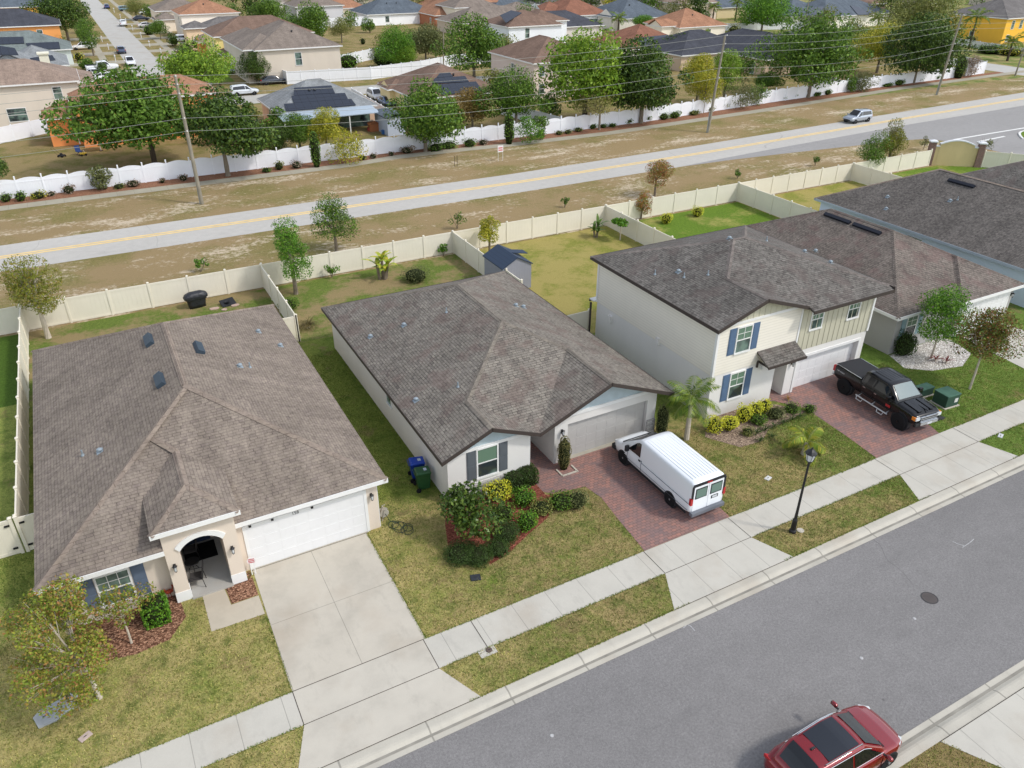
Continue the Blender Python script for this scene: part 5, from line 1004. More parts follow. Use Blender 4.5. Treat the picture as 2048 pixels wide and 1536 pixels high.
for s in (1, -1):
    P = [Vector(c.sidept(x, .84, s, .012)) for x in np.linspace(-1.4, .55, 12)]; b = MB(); b.tube(P, .012, 5)
    P = [Vector(c.sidept(x, .06, s, .014)) for x in np.linspace(-1.45, 1.05, 12)]; b.tube(P, .01, 5); b.build('window_trim', CHR, T)
    P = [Vector(c.sidept(x, 1, s, .0))+Vector((0, -s*.05, .045)) for x in np.linspace(-1.3, .2, 10)]; b = MB(); b.tube(P, .018, 6); [b.cyl(P[i], P[i]-Vector((0, 0, .05)), .02, n=6) for i in (0, 9)]; b.build('roof_rail', CHR, T)
    b = MB(); b.lathe([(.02, -.13), (.1, -.1), (.115, 0), (.09, .1), (.02, .12)], (0, 0, 0), 12, 'y', .75, .62); b.v = [(x+.98, y+s*1.1, z+1.06) for x, y, z in b.v]; mi = b.build('wing_mirror', RP, T, smooth=True)
    b = MB(); b.obox((.94, s*1.1, 1.055), (.012, 0, 0), (0, .1, 0), (0, 0, .06)); b.obox((.97, s*.96, 1.02), (.03, 0, 0), (0, .06, 0), (0, 0, .02)); b.build('mirror_base', TRIM, mi)
    b = MB(); b.obox((2.02, s*.7, .7), Vector((.16, -s*.1, -.03)), Vector((.02, .05*s, 0))*s, (0, 0, .06)); b.build('headlight', LENS, T, bev=.01)
    b = MB(); b.obox((-2.2, s*.7, .82), (.05, -s*.04, 0), (0, .14, 0), (0, 0, .07)); b.build('tail_light', RED_L, T, bev=.01)
    for x in (-.26, .98): b = MB(); b.box(x, x+.01, s*.94-.01, s*.94+.004, .4, .92); b.build('panel_gap', plain('red gap', lin(60, 10, 14), .6), bo)
    b = MB(); [b.box(x, x+.2, s*.93-.01, s*.93+.03, .78, .81) for x in (-.95, .15)]; b.build('door_handle', RP, T)
b = MB(); b.box(1.14, 1.24, -.72, .72, .965, .985); b.build('cowl', TRIM, bo); b = MB(); [b.tube([(1.15, s*.1+.35, .995), (.98, s*.5+.1, 1.1)], .01, 4) for s in (1, -1)]; b.build('wiper', TRIM, T)
b = MB(); b.obox((-1.25, 0, 1.585), (.09, 0, -.01), (0, .03, 0), (.01, 0, .035)); b.build('roof_aerial', TRIM, T, bev=.01)
b = MB(); b.box(2.18, 2.3, -.5, .5, .38, .56); b.build('grille', TRIM, T, bev=.02)
wheels(T, (-1.35, 1.4), .92, .35, .24, RIM, 10, .0, .7, bo)
# ---- generic cars for the road and the far streets
def simple_car(kind, name, label, loc, rot, pm, group=None):
    if kind == 'suv': low = [(-2.2, .78, .8), (-2.1, .88, .95), (1.1, .9, .95), (1.7, .88, .9), (2.1, .8, .78), (2.2, .66, .68)]; gh = [(-2.15, .8, .66, .92, 1.3), (-1.9, .84, .67, .92, 1.55), (-.2, .85, .69, .92, 1.64), (.3, .85, .68, .92, 1.6), (1.15, .83, .74, .92, .97)]
    elif kind == 'sedan': low = [(-2.35, .74, .75), (-2.2, .86, .9), (-1.4, .9, .92), (1.1, .9, .88), (1.8, .87, .82), (2.2, .76, .7), (2.35, .6, .6)]; gh = [(-1.95, .78, .66, .88, .93), (-1.15, .84, .62, .88, 1.34), (-.1, .85, .64, .88, 1.43), (.3, .85, .62, .88, 1.4), (1.25, .82, .72, .86, .9)]
    elif kind == 'pickup': low = [(-2.8, .9, 1.15), (-.9, .95, 1.15), (1.2, .96, 1.12), (2.4, .93, 1.05), (2.8, .85, .95)]; gh = [(-.95, .85, .76, 1.1, 1.15), (-.8, .9, .74, 1.1, 1.75), (.6, .9, .75, 1.1, 1.82), (.8, .9, .74, 1.1, 1.78), (1.5, .88, .82, 1.1, 1.16)]
    else: low = [(-2.6, .9, 1.0), (-2.5, .95, 1.05), (1.6, .96, 1.05), (2.3, .9, .95), (2.5, .8, .8)]; gh = [(-2.58, .94, .84, 1.02, 1.85), (-2.4, .95, .86, 1.02, 1.98), (.8, .95, .86, 1.02, 1.98), (1.0, .94, .84, 1.02, 1.92), (1.9, .92, .86, 1.02, 1.08)]
    T = thing(name, label, 'car' if kind in ('suv', 'sedan') else ('van' if kind == 'van' else 'pickup truck'), loc, rot, group); c = Car(low, gh, .3)
    bo = c.body().build('body', pm, T, smooth=True); c.cabin().build('cabin', pm, bo, smooth=True); a, b_ = gh[-1][0], gh[-2][0]
    c.endglass(a-.03, b_, .94, .88, .03, .95).build('windscreen', CG, T)
    r0, r1 = gh[0][0], gh[1][0]
    if kind in ('suv', 'sedan'): c.endglass(r0, r1+.05, .92, .88, .1 if kind == 'sedan' else .05, .95).build('rear_window', CG, T)
    xm = .1 if kind != 'van' else .5; [c.sideglass(xm, a-.25, xm, b_+.1, .1, .8, sgns=(g_,)).build('side_window', CG, T) for g_ in (1, -1)]
    if kind != 'van': [c.sideglass(r1-.02 if kind != 'sedan' else r1-.35, xm-.08, r1+.12, xm-.08, .1, .8, sgns=(g_,)).build('side_window', CG, T) for g_ in (1, -1)]
    if kind == 'pickup': b = MB(); b.box(low[0][0]+.15, -1.05, -.72, .72, 1.17, 1.205); b.build('bed_floor', TRIM, T)
    fx = low[-1][0]; rx = low[0][0]
    for s in (1, -1):
        b = MB(); b.obox((fx-.14, s*.66, .7), (.1, -s*.03, 0), (0, .13, 0), (0, 0, .06)); b.build('headlight', LENS, T)
        b = MB(); b.obox((rx+.07, s*.74, .82), (.07, 0, 0), (0, .1, 0), (0, 0, .09)); b.build('tail_light', RED_L, T)
        b = MB(); b.obox((a-.25, s*1.0, 1.0), (.06, 0, 0), (0, .1, 0), (0, 0, .07)); b.build('wing_mirror', pm, T)
    b = MB(); b.box(fx-.1, fx+.02, -.5, .5, .36, .56); b.build('grille', TRIM, T)
    wheels(T, (rx+.85, fx-.85), .87, .34, .22, RIM, 5, 0, .62, bo); return T
x, y = G(1708, 246); silver = simple_car('suv', 'suv', 'silver SUV driving left along the far road', (96.6, 76.9, .01), R_(183), paint('silver paint', (168, 176, 188), .25, .5))
pr = {}; dims = [
 ('suv', (247, 52), 90, (222, 226, 230), 'white SUV driving away in the far street, beside the mailboxes'), ('sedan', (243, 106), 90, (58, 72, 100), 'dark blue sedan in the middle of the far street'), ('suv', (262, 131), -90, (230, 232, 236), 'white car nearest to the bottom of the far street'),
 ('sedan', (214, 17), 90, (40, 60, 110), 'blue car at the far end of the street, right kerb'), ('suv', (252, 22), 4, (96, 126, 138), 'teal SUV on a driveway right of the far street'), ('sedan', (283, 41), 0, (26, 36, 60), 'navy sedan on a driveway right of the far street'), ('suv', (293, 29), 0, (226, 230, 234), 'white SUV on the drive behind the navy sedan'),
 ('sedan', (294, 55), 0, (206, 204, 204), 'pale grey car in front of the shrubs right of the street'), ('suv', (358, 84), 180, (220, 226, 234), 'white SUV in front of the peach bungalow'), ('suv', (166, 99), 180, (236, 238, 240), 'white SUV on a drive left of the street, behind the yellow bush'),
 ('pickup', (206, 142), 5, (222, 224, 228), 'white pickup left of the street, behind the small tree'), ('sedan', (187, 153), 170, (232, 234, 238), 'white sedan in front of the white pickup'), ('sedan', (207, 161), 175, (236, 238, 240), 'white car just above the terracotta ridge'),
 ('suv', (490, 190), 0, (214, 220, 226), 'white SUV between the oak and the peach solar house'), ('sedan', (548, 168), 0, (52, 60, 72), 'dark grey car behind the roof of the peach solar house'), ('sedan', (606, 161), 0, (30, 34, 42), 'black car parked below the white fence behind the solar house'),
 ('suv', (752, 199), -90, (224, 226, 230), 'white car beside the tall fence of the patio house'), ('sedan', (775, 212), -90, (60, 90, 130), 'blue car nose-in behind the patio outbuilding'), ('van', (1172, 62), 0, (238, 240, 242), 'white van on the drive of the white gabled house'), ('suv', (1152, 58), 0, (206, 214, 226), 'pale blue SUV beside the white van'),
 ('pickup', (1704, 60), 180, (238, 240, 242), 'white pickup parked by the blue solar house'), ('suv', (474, 146), 0, (190, 206, 214), 'pale car under the yellow house')]
for kd, (u, v), rot, col, lab in dims:
    x, y = G(u, v); pm = paint('paint %d %d %d' % col, col)
    if kd not in pr: T = pr[kd] = simple_car(kd, {'suv': 'suv', 'sedan': 'sedan', 'van': 'van', 'pickup': 'pickup_truck'}[kd], lab, (x, y, .02), R_(rot), pm, 'cars parked among the far houses')
    else:
        T = copy_tree(pr[kd]); T.location = (x, y, .02); T.rotation_euler = (0, 0, R_(rot)); T['label'] = lab
        stack = [T]
        while stack:
            o = stack.pop(); stack += list(o.children)
            if o.type == 'MESH' and o.name.split('.')[0] in ('body', 'cabin', 'wing_mirror'): o.material_slots[0].link = 'OBJECT'; o.material_slots[0].material = pm
# ---------------------------------------------------------------- plants
def quads_mesh(name, P, m, parent=None, k=4):
    n = len(P); me = bpy.data.meshes.new(name); me.vertices.add(n*k); me.vertices.foreach_set('co', P.reshape(-1).astype(np.float32))
    me.loops.add(n*k); me.loops.foreach_set('vertex_index', np.arange(n*k, dtype=np.int32)); me.polygons.add(n)
    me.polygons.foreach_set('loop_start', np.arange(0, n*k, k, dtype=np.int32)); me.update(calc_edges=True); me.materials.append(m); return link(name, me, parent)
def unit(v): return v/np.maximum(1e-6, np.linalg.norm(v, axis=1, keepdims=True))
def leaf_pts(cl, n, size, up=.35, shell=.5, aspect=.6):
    cl = np.array(cl, float); vol = (cl[:, 3]*cl[:, 4]*cl[:, 5])**.7; i = rng.choice(len(cl), n, p=vol/vol.sum()); c = cl[i]
    d = unit(rng.normal(size=(n, 3))); rad = (shell+(1-shell)*rng.random((n, 1)))**.6; p = c[:, :3]+d*rad*c[:, 3:6]
    nn = unit(d*.6+rng.normal(size=(n, 3))*.7+np.array([0, 0, up])); a = unit(np.cross(nn, rng.normal(size=(n, 3)))); b = np.cross(nn, a)
    s = size*(.6+.8*rng.random((n, 1))); a = a*s*.5; b = b*s*.5*aspect
    return np.stack([p-a, p-b*.9, p+a, p+b*.9], 1)
def leaves(name, cl, n, size, m, parent, **k): return quads_mesh(name, leaf_pts(cl, n, size, **k), m, parent)
L_OAK = leafmat('oak leaves', dk=.9, cols=[lin(55, 84, 27), lin(78, 111, 35), lin(105, 138, 46), lin(127, 158, 58)]); L_DARK = leafmat('dark leaves', dk=.88, cols=[lin(45, 68, 27), lin(62, 88, 33), lin(86, 111, 41), lin(108, 133, 54)])
L_LIME = leafmat('lime leaves', [lin(100, 138, 37), lin(133, 170, 50), lin(166, 195, 64)]); L_BRI = leafmat('fresh leaves', [lin(72, 121, 33), lin(100, 150, 41), lin(138, 183, 56)]); L_YG = leafmat('yellow green leaves', [lin(115, 128, 40), lin(162, 166, 48), lin(208, 191, 61), lin(127, 146, 46)], dk=.9)
L_OLV = leafmat('olive leaves', [lin(110, 121, 61), lin(140, 148, 75), lin(170, 170, 94)]); L_AUT = leafmat('maple leaves', [lin(98, 118, 40), lin(122, 138, 48), lin(146, 140, 54), lin(104, 122, 42), lin(132, 134, 50), lin(158, 112, 66), lin(92, 114, 38), lin(120, 134, 46), lin(150, 100, 68), lin(110, 126, 44)], dk=1.12)
L_MID = leafmat('mid oak leaves', [lin(66, 98, 32), lin(90, 122, 42), lin(112, 142, 54)], dk=1.0); L_YL = leafmat('yellow olive leaves', [lin(104, 120, 39), lin(139, 144, 52), lin(122, 128, 44), lin(157, 133, 57)], dk=.9); L_MR = leafmat('red green leaves', [lin(88, 112, 44), lin(116, 132, 54), lin(100, 120, 48), lin(139, 85, 55), lin(109, 111, 44), lin(157, 94, 64)], dk=.9); L_RED = leafmat('reddish leaves', [lin(153, 96, 64), lin(183, 115, 73), lin(145, 146, 58), lin(123, 136, 50)], dk=.9); L_BRN = leafmat('brown leaves', [lin(145, 121, 63), lin(170, 140, 73), lin(121, 111, 54)]); L_GRY = leafmat('grey green leaves', [lin(113, 121, 73), lin(138, 143, 87), lin(95, 106, 61)])
L_YEL = leafmat('yellow leaves', [lin(219, 210, 58), lin(235, 235, 77), lin(172, 185, 50)], dk=.9); L_HED = leafmat('hedge leaves', [lin(58, 80, 37), lin(72, 98, 43), lin(90, 115, 52)]); L_MAG = leafmat('glossy leaves', [lin(53, 78, 31), lin(80, 108, 43), lin(127, 150, 66)], .3); L_PUR = leafmat('purple leaves', [lin(145, 128, 115), lin(170, 150, 128), lin(117, 103, 92)], dk=.9)
L_PALM = leafmat('palm leaves', dk=.6, cols=[lin(90, 125, 40), lin(123, 156, 50), lin(170, 185, 66)], rough=.45); L_FEA = leafmat('feathery leaves', [lin(156, 154, 89), lin(183, 177, 107), lin(133, 136, 73)])
BARK = M('grey bark', lin(128, 118, 104), .95, .1, var=.2, vs=4, bump=12); BARKD = M('dark bark', lin(84, 74, 62), .95, .1, var=.2, vs=4, bump=12); BARKW = M('pale bark', lin(188, 178, 162), .9, .1, var=.12, vs=5)
def crown_clumps(r, h0, h1, k, rx=1, spread=.68, cr=.42, top=1.):
    out = []; hc = h0+(h1-h0)*.48; hh = (h1-h0)*.52; lob = [(rng.random()*6.283, .16*rng.normal()) for _ in range(3)]
    for i in range(k):
        d = rng.normal(size=3); d /= np.linalg.norm(d); q_ = spread*(.35+.75*rng.random()**.6); z = hc+d[2]*hh*min(1, q_*1.25); taper = 1-(top*max(0, (z-hc)/hh))*.42
        a = math.atan2(d[1], d[0]); irr = 1+sum(m*math.cos((j+1)*(a-p)) for j, (p, m) in enumerate(lob)); c = r*cr*(.5+.95*rng.random())
        z = max(z, h0+c*.75)
        out.append((d[0]*r*q_*taper*irr*1.18, d[1]*r*q_*taper*irr*1.18, z, c*1.1, c*1.1, c*.95*min(1, 1.3*hh/r)))
    return out
def tree(name, label, x, y, h, r, h0, n, size, m, bark=BARK, k=16, tr=None, group=None, spread=.68, cr=.42, limbs=7, lean=(0, 0), cat='tree', tw=None, top=1.):
    T = thing(name, label, cat, (x, y, 0), 0, group); k = int(k*1.3); cl = crown_clumps(r, h0, h, k, 1, spread, cr, top)
    cl = [(c[0]+lean[0]*c[2]/h, c[1]+lean[1]*c[2]/h)+c[2:] for c in cl]; leaves('crown', cl, n, size, m, T)
    tr = tr or max(.05, h*.03); mb = MB(); fk = h0+(h-h0)*.25; lx, ly = lean
    mb.tube([(0, 0, -.05), (.02*h*.2+lx*.1, ly*.1, h0*.5), (lx*fk/h, ly*fk/h, fk)], [tr*1.25, tr, tr*.75], 8)
    tips = sorted(cl, key=lambda c: -c[3])[:limbs]
    for c in tips:
        s = Vector((lx*fk/h, ly*fk/h, fk*(.75+.25*random.random()))); e = Vector(c[:3]); md = s.lerp(e, .5)+Vector((0, 0, -.05*r)); mb.tube([s, md, e], [tr*.55, tr*.35, tr*.12], 5)
        if tw:
            for _ in range(tw):
                q_ = e+Vector(np.clip(rng.normal(size=3), -1, 1)*c[3]*.62); mb.tube([md, q_], [tr*.18, tr*.06], 4)
    mb.build('trunk', bark, T, uv=False); return T
def px_tree(name, label, u, v, vt, wpx, vb, m, dens=1., size=None, **k):
    """u,v trunk foot in the photo; vt crown top; wpx crown width; vb crown bottom"""
    x, y = G(u, v); h = Hz(u, vt, y)*.99; r = wpx/2/pxm(x, y, h*.6)*1.07; h0 = max(.15, Hz(u, vb, y-r*.4)); h0 = min(h0, h*.75); s = size or max(.12, min(.42, r*.07)); k.setdefault('k', 24 if r > 2.2 else 16)
    n = int(min(16000, dens*2.9*(4*math.pi*r*max(r, (h-h0)/2))/(s*s*.6))); return tree(name, label, x, y, h, r, h0, n, s, m, **k)
TR = [
 ('oak_tree', 'spreading bright green oak in the yard of the orange house, left of the power pole', 310, 330, 138, 228, 296, L_MID, 1.15, dict(bark=BARKD, k=26, cr=.34, limbs=12)),
 ('oak_tree', 'dark green oak right of the left power pole, over the scalloped fence', 456, 352, 188, 190, 322, L_DARK, .9, dict(bark=BARK, k=22, cr=.36)),
 ('oak_tree', 'dark green oak whose edge shows at the left picture edge', -25, 395, 312, 96, 366, L_DARK, .9, {}),
 ('oak_tree', 'round green oak on a straight trunk in front of the patio outbuilding', 851, 303, 168, 148, 292, L_OAK, .9, dict(k=20, cr=.38)),
 ('tree', 'autumn-brown tree right of the oak by the patio outbuilding', 945, 262, 180, 76, 250, L_BRN, .7, {}),
 ('tree', 'dense round green tree below the pale pink house', 1032, 262, 152, 106, 236, L_OAK, 1.0, dict(k=14, cr=.5)),
 ('large_tree', 'very large light green tree in front of the pale pink house', 1168, 248, 46, 172, 214, L_LIME, .9, dict(k=26, cr=.36, bark=BARKD)),
 ('tree', 'pale feathery olive tree standing over the mulch between two big trees', 1198, 260, 180, 84, 232, L_FEA, .22, dict(k=16, tw=5, limbs=12)),
 ('oak_tree', 'big dark oak with straight trunk between the feathery tree and the power pole', 1281, 246, 92, 160, 222, L_DARK, 1.0, dict(k=26, cr=.36)),
 ('tree', 'yellow-green tree right of the big dark oak', 1392, 215, 103, 62, 190, L_YG, .9, {}),
 ('tree', 'green and gold tree behind the right-hand power pole', 1446, 208, 104, 66, 182, L_LIME, .8, {}),
 ('tree', 'yellow ochre tree filling the gap under the green and gold tree', 1405, 226, 138, 60, 205, L_YG, .7, {}),
 ('oak_tree', 'broad dark green oak right of centre, tallest along the scalloped fence', 1615, 195, 36, 188, 178, L_OAK, 1.0, dict(k=30, cr=.34)),
 ('tree', 'soft yellow-green willow-like tree between the two dark oaks at right', 1753, 146, 52, 84, 124, L_YG, .7, dict(k=20)),
 ('oak_tree', 'dark oak left of the leaning grey pole', 1826, 166, 38, 158, 154, L_DARK, 1.0, dict(k=28, cr=.35)),
 ('tree', 'loose olive tree behind the dark oak by the leaning pole', 1832, 104, -14, 124, 84, L_OLV, .7, dict(k=22)),
 ('large_tree', 'large loose light green tree over the palms at the top', 1522, 66, -14, 96, 54, L_BRI, .8, dict(k=22)),
 ('large_tree', 'dark tree hanging over the far street at the top left', 138, 84, -12, 104, 62, L_DARK, .8, dict(k=24)),
 ('tree', 'light green tree at the left kerb of the far street', 188, 112, 42, 46, 98, L_OAK, .8, {}),
 ('tree', 'dark small tree at the foot of the big beige house', 514, 168, 102, 58, 160, L_DARK, .9, {}),
 ('tree', 'lime green tree spreading right of the terracotta roof', 400, 200, 92, 124, 176, L_LIME, .8, dict(k=22)),
 ('tree', 'round dark green tree behind the big taupe roof', 628, 102, 6, 86, 82, L_OAK, 1.0, dict(k=18, cr=.42)),
 ('tree', 'round green tree left of the round dark one in the top row', 545, 58, -4, 64, 44, L_OAK, 1.0, {}),
 ('tree', 'dull green tree between the two round trees at the top', 592, 40, 0, 40, 30, L_OLV, .9, {}),
 ('tree', 'pale willow-like tree at the edge of the dry field', 684, 86, 34, 40, 72, L_OLV, .6, {}),
 ('tree', 'two-tone green tree left of the clump by the dry field', 795, 142, 56, 66, 126, L_BRI, 1.0, dict(cr=.46)),
 ('tree', 'fresh lime shrub-like tree in front of the two-tone tree', 812, 142, 90, 46, 130, L_LIME, .9, {}),
 ('tree', 'dark olive tree in the middle of the clump by the dry field', 852, 126, 48, 76, 110, L_GRY, .9, {}),
 ('large_tree', 'wide airy green tree behind the terracotta solar house', 948, 158, 38, 126, 142, L_OAK, .8, dict(k=24, cr=.34)),
 ('tree', 'yellow-green tree at the left corner of the patio house', 602, 308, 218, 62, 284, L_OAK, .8, {}),
 ('tree', 'yellow-orange tree in front of the patio house', 655, 306, 220, 68, 288, L_YG, .9, {}),
 ('tree', 'dark bushy tree behind the scalloped fence left of the yellow-green one', 565, 312, 250, 60, 300, L_DARK, .8, {}),
 ('tree', 'olive bushy tree beside the dark oak, under the peach wall', 533, 318, 245, 42, 304, L_OLV, .7, {}),
 ('tree', 'round light tree in front of the slate blue roof', 1285, 66, 33, 44, 56, L_BRI, .8, {}),
 ('tree', 'olive tree by the driveways right of the far street', 274, 40, -6, 38, 30, L_OLV, .6, {}),
 ('tree', 'small round green tree right of the pale grey car', 322, 78, 44, 34, 70, L_OAK, .9, {}),
 ('tree', 'small green tree before the lower wall of the orange bungalow', 400, 106, 80, 34, 100, L_DARK, .8, {}),
 ('tree', 'small dark tree in front of the white pickup', 210, 160, 124, 24, 150, L_DARK, .8, {}),
 ('tree', 'green tree behind the grey shrub right of the power pole', 1532, 188, 148, 50, 178, L_OAK, .9, {}),
 ('tree', 'dark green tree beside the cream window of the orange-brown bungalow', 1334, 72, 46, 26, 66, L_OAK, .9, {}),
 ('tree', 'young tree with open crown overhanging the tan fence by the entrance wall', 1738, 350, 272, 60, 332, L_OAK, .55, dict(tw=4, bark=BARK)),
 ('tree', 'tall young tree leaning over the tan fence by the entrance wall', 1772, 342, 240, 50, 318, L_YL, .6, dict(tw=4, top=1.3)),
 ('young_tree', 'young tree with red-tipped leaves beside the far road, right of centre', 1309, 392, 318, 56, 372, L_RED, .55, dict(tw=5, top=.2)),
 ('young_tree', 'young green tree standing behind the fence in front of the far road', 673, 502, 392, 84, 480, L_OAK, .55, dict(tw=5, k=20, top=.6)),
 ('young_tree', 'young reddish-topped tree inside the leftmost yard by the fence corner', 97, 676, 512, 102, 628, L_YL, .6, dict(tw=5, k=20, bark=BARKW)),
 ('young_tree', 'blue-green young tree in the corner of the banana plant yard', 592, 588, 444, 78, 560, L_BRI, .62, dict(tw=4, k=20, top=1.2)),
 ('young_tree', 'small tree with pale tuft behind the shed, against the fence', 979, 508, 424, 40, 492, L_YG, .8, dict(k=12, top=1.2)),
 ('young_tree', 'thin bronze-leaved sapling in the left corner of the bright green yard', 1282, 438, 384, 34, 432, L_RED, .6, dict(tw=4)),
 ('young_tree', 'fine-leaved green tree in the white rock bed', 1862, 716, 592, 96, 690, L_BRI, .8, dict(tw=5, k=20, bark=BARKW, tr=.06)),
 ('young_tree', 'red and green young maple on the lawn by the green utility boxes', 1939, 778, 636, 108, 744, L_MR, .9, dict(tw=6, k=20, bark=BARKW, tr=.065)),
]
for nm, lb, u, v, vt, wpx, vb, m, de, kw in TR: px_tree(nm, lb, u, v, vt, wpx, vb, m, de, cat='tree', **kw)
# the front maple of the leftmost house, and a slim multi-stem tree behind it
tree('maple_tree', 'yellow, orange and green young maple on the front lawn of the leftmost house', -4.1, 22.5, 4.2, 1.62, 1.1, 11500, .105, L_AUT, BARKW, 30, .075, spread=.85, cr=.3, limbs=16, tw=4, lean=(-.6, 1.0))
tree('young_tree', 'slim pale-stemmed tree in front of the shuttered window of the leftmost house', -2.9, 24.6, 3.0, .95, 1.0, 1300, .12, L_AUT, BARKW, 14, .04, spread=.8, cr=.36, limbs=9, tw=5)
tree('shrub_tree', 'glossy dark green shrub tree at the left front corner of the two-gable house', 11.0, 24.0, 2.75, 1.25, .5, 3600, .17, L_MAG, BARK, 20, .05, spread=.7, cr=.42, cat='shrub')
# distant trees along the top edge
for i, (u, v, w_, m) in enumerate([(790, 2, 60, L_OAK), (850, 6, 56, L_OLV), (905, 10, 50, L_BRI), (960, 4, 44, L_BRN), (1065, 6, 40, L_OAK), (1130, 10, 60, L_OLV), (1180, 14, 50, L_DARK), (1225, 18, 50, L_YG), (1300, 20, 46, L_OAK), (1365, 30, 50, L_OLV), (1395, 34, 40, L_DARK), (1265, 12, 44, L_DARK), (1640, 8, 60, L_OLV), (1690, 4, 50, L_YG), (1775, 28, 46, L_DARK), (1960, -4, 60, L_OAK), (2010, -2, 50, L_DARK), (470, 6, 44, L_OAK), (510, 20, 36, L_DARK), (690, 0, 50, L_OAK), (735, -6, 50, L_DARK), (60, -6, 40, L_OAK), (330, -10, 50, L_DARK), (420, -10, 50, L_OAK), (1530, -20, 60, L_DARK), (1440, -14, 50, L_OLV), (585, -20, 60, L_OAK), (900, -22, 70, L_DARK), (1050, -24, 70, L_OAK), (1180, -26, 70, L_DARK), (1330, -22, 60, L_OAK), (1640, -26, 70, L_OAK), (1780, -24, 60, L_DARK), (1900, -30, 60, L_OLV)]):
    hue = {L_OAK: 'green', L_OLV: 'olive', L_BRI: 'fresh green', L_BRN: 'brownish', L_DARK: 'dark green', L_YG: 'yellow-green'}[m]
    x, y = G(u, v+22); r = w_/2/pxm(x, y, 4); tree('distant_tree', '%s tree in the distant row along the top edge' % hue, x, y, 9+3*random.random(), r*1.1, 1.5, 1500, .55, m, BARKD, 12, .2, group='%s trees of the distant row' % hue, limbs=4, cr=.5, cat='tree')
fill = [(1050, 60, 40, L_OAK), (1010, 110, 40, L_OLV), (700, 60, 30, L_OAK), (640, 60, 34, L_OLV), (470, 40, 30, L_OAK), (510, 60, 30, L_DARK), (570, 70, 30, L_OAK), (330, 60, 26, L_OAK), (345, 92, 20, L_DARK), (380, 122, 28, L_DARK), (300, 36, 26, L_OAK), (170, 66, 30, L_OAK), (176, 140, 22, L_OAK), (130, 104, 24, L_OLV),
 (1345, 128, 50, L_DARK), (1310, 150, 46, L_OAK), (1480, 160, 50, L_OAK), (1560, 150, 60, L_DARK), (1680, 130, 60, L_OAK), (1700, 96, 50, L_OLV), (1730, 120, 60, L_OAK), (1775, 108, 60, L_OLV), (1880, 110, 60, L_OAK), (1650, 60, 40, L_OLV), (1620, 84, 40, L_DARK), (1800, 60, 50, L_DARK), (1870, 40, 60, L_OLV), (1900, 26, 50, L_OAK), (1340, 52, 40, L_OLV), (1380, 44, 40, L_OAK), (1220, 110, 40, L_OAK), (1090, 190, 50, L_OAK), (990, 190, 40, L_OLV), (900, 262, 50, L_OLV), (820, 262, 40, L_OAK), (1100, 235, 40, L_OAK), (430, 290, 60, L_DARK), (370, 270, 50, L_OAK), (505, 255, 40, L_OLV), (560, 275, 44, L_OAK), (440, 170, 40, L_OAK), (360, 178, 40, L_OAK), (890, 118, 50, L_OAK), (830, 100, 40, L_OAK), (770, 118, 40, L_OLV), (740, 66, 24, L_OAK), (1495, 40, 40, L_OAK), (1555, 36, 30, L_OLV), (1710, 24, 40, L_OAK), (1985, 60, 30, L_OAK)]
pos_ = ['beside', 'behind', 'left of', 'right of']
for i, (u, v, w_, m) in enumerate(fill):
    hue = {L_OAK: 'green', L_OLV: 'olive', L_DARK: 'dark green'}[m]; x, y = G(u, v); r = w_/2/pxm(x, y, 3)*1.15; h_ = r*(1.7+.6*rng.random())
    tree('garden_tree', '%s low tree or tall shrub growing in the yards between the far houses' % hue, x, y, h_, r, h_*.12, int(900+260*r), .3+.02*r, m, BARKD, 12, .12, group='%s low trees in the far yards' % hue, limbs=4, cr=.5, cat='tree')
# palms
def palm(name, label, x, y, ht, fl, nf, nl=26, tr=.1, m=L_PALM, lw=.05, droop=.9, bark=BARKW, ring=True, group=None, up0=.3):
    T = thing(name, label, 'palm tree', (x, y, 0), 0, group); Q = []; rb = MB()
    for i in range(nf):
        a = 2*math.pi*i/nf+rng.normal()*.2; el = math.radians(75-80*((i*.618) % 1)**.8)+.0; L = fl*(.8+.35*random.random()); pts = []; p = Vector((0, 0, ht)); e = el; st = L/10
        for j in range(11): pts.append(p.copy()); p = p+Vector((math.cos(a)*math.cos(e), math.sin(a)*math.cos(e), math.sin(e)))*st; e -= droop*.17*(.6+j*.09)
        rb.tube(pts, [.02*(1-j/12)+.004 for j in range(11)], 4)
        for j in range(nl):
            t = .12+.88*j/nl; k = t*10; i0 = min(9, int(k)); c = pts[i0].lerp(pts[i0+1], k-i0); d = (pts[i0+1]-pts[i0]).normalized(); sd_ = d.cross(Vector((0, 0, 1))).normalized(); ll = fl*.34*math.sin(math.pi*min(1, t*.9+.12))**.7
            for s in (1, -1):
                e_ = c+(sd_*s*.85+d*.55+Vector((0, 0, -.35-.2*random.random()))).normalized()*ll; wv = d*lw*.5; m_ = c.lerp(e_, .5)+Vector((0, 0, ll*.07)); Q.append([c-wv, m_-wv, e_, m_+wv])
    quads_mesh('fronds', np.array([[list(v) for v in q_] for q_ in Q]), m, T); rb.build('frond_rib', plain('frond rib', lin(120, 132, 60), .6), T, uv=False)
    mb = MB(); n = 14; mb.tube([(0, 0, ht*j/n-.03) for j in range(n+1)], [tr*(1.25-.5*j/n)*(1.06 if j % 2 else 1) for j in range(n+1)], 9); mb.build('trunk', bark, T, uv=False); return T
palm('palm_tree', 'medium palm with arching fronds in front of the two-storey house', 24.2, 25.5, 2.5, 1.75, 15, 30, .12, droop=1.0)
palm('young_palm', 'small yellowing palm with few fronds on the lawn behind the street lamp', 28.7, 21.6, .75, 1.5, 9, 30, .16, leafmat('yellowing palm', [lin(140, 150, 50), lin(104, 130, 40), lin(176, 164, 60)], .5, dk=1.1), droop=1.3, lw=.07)
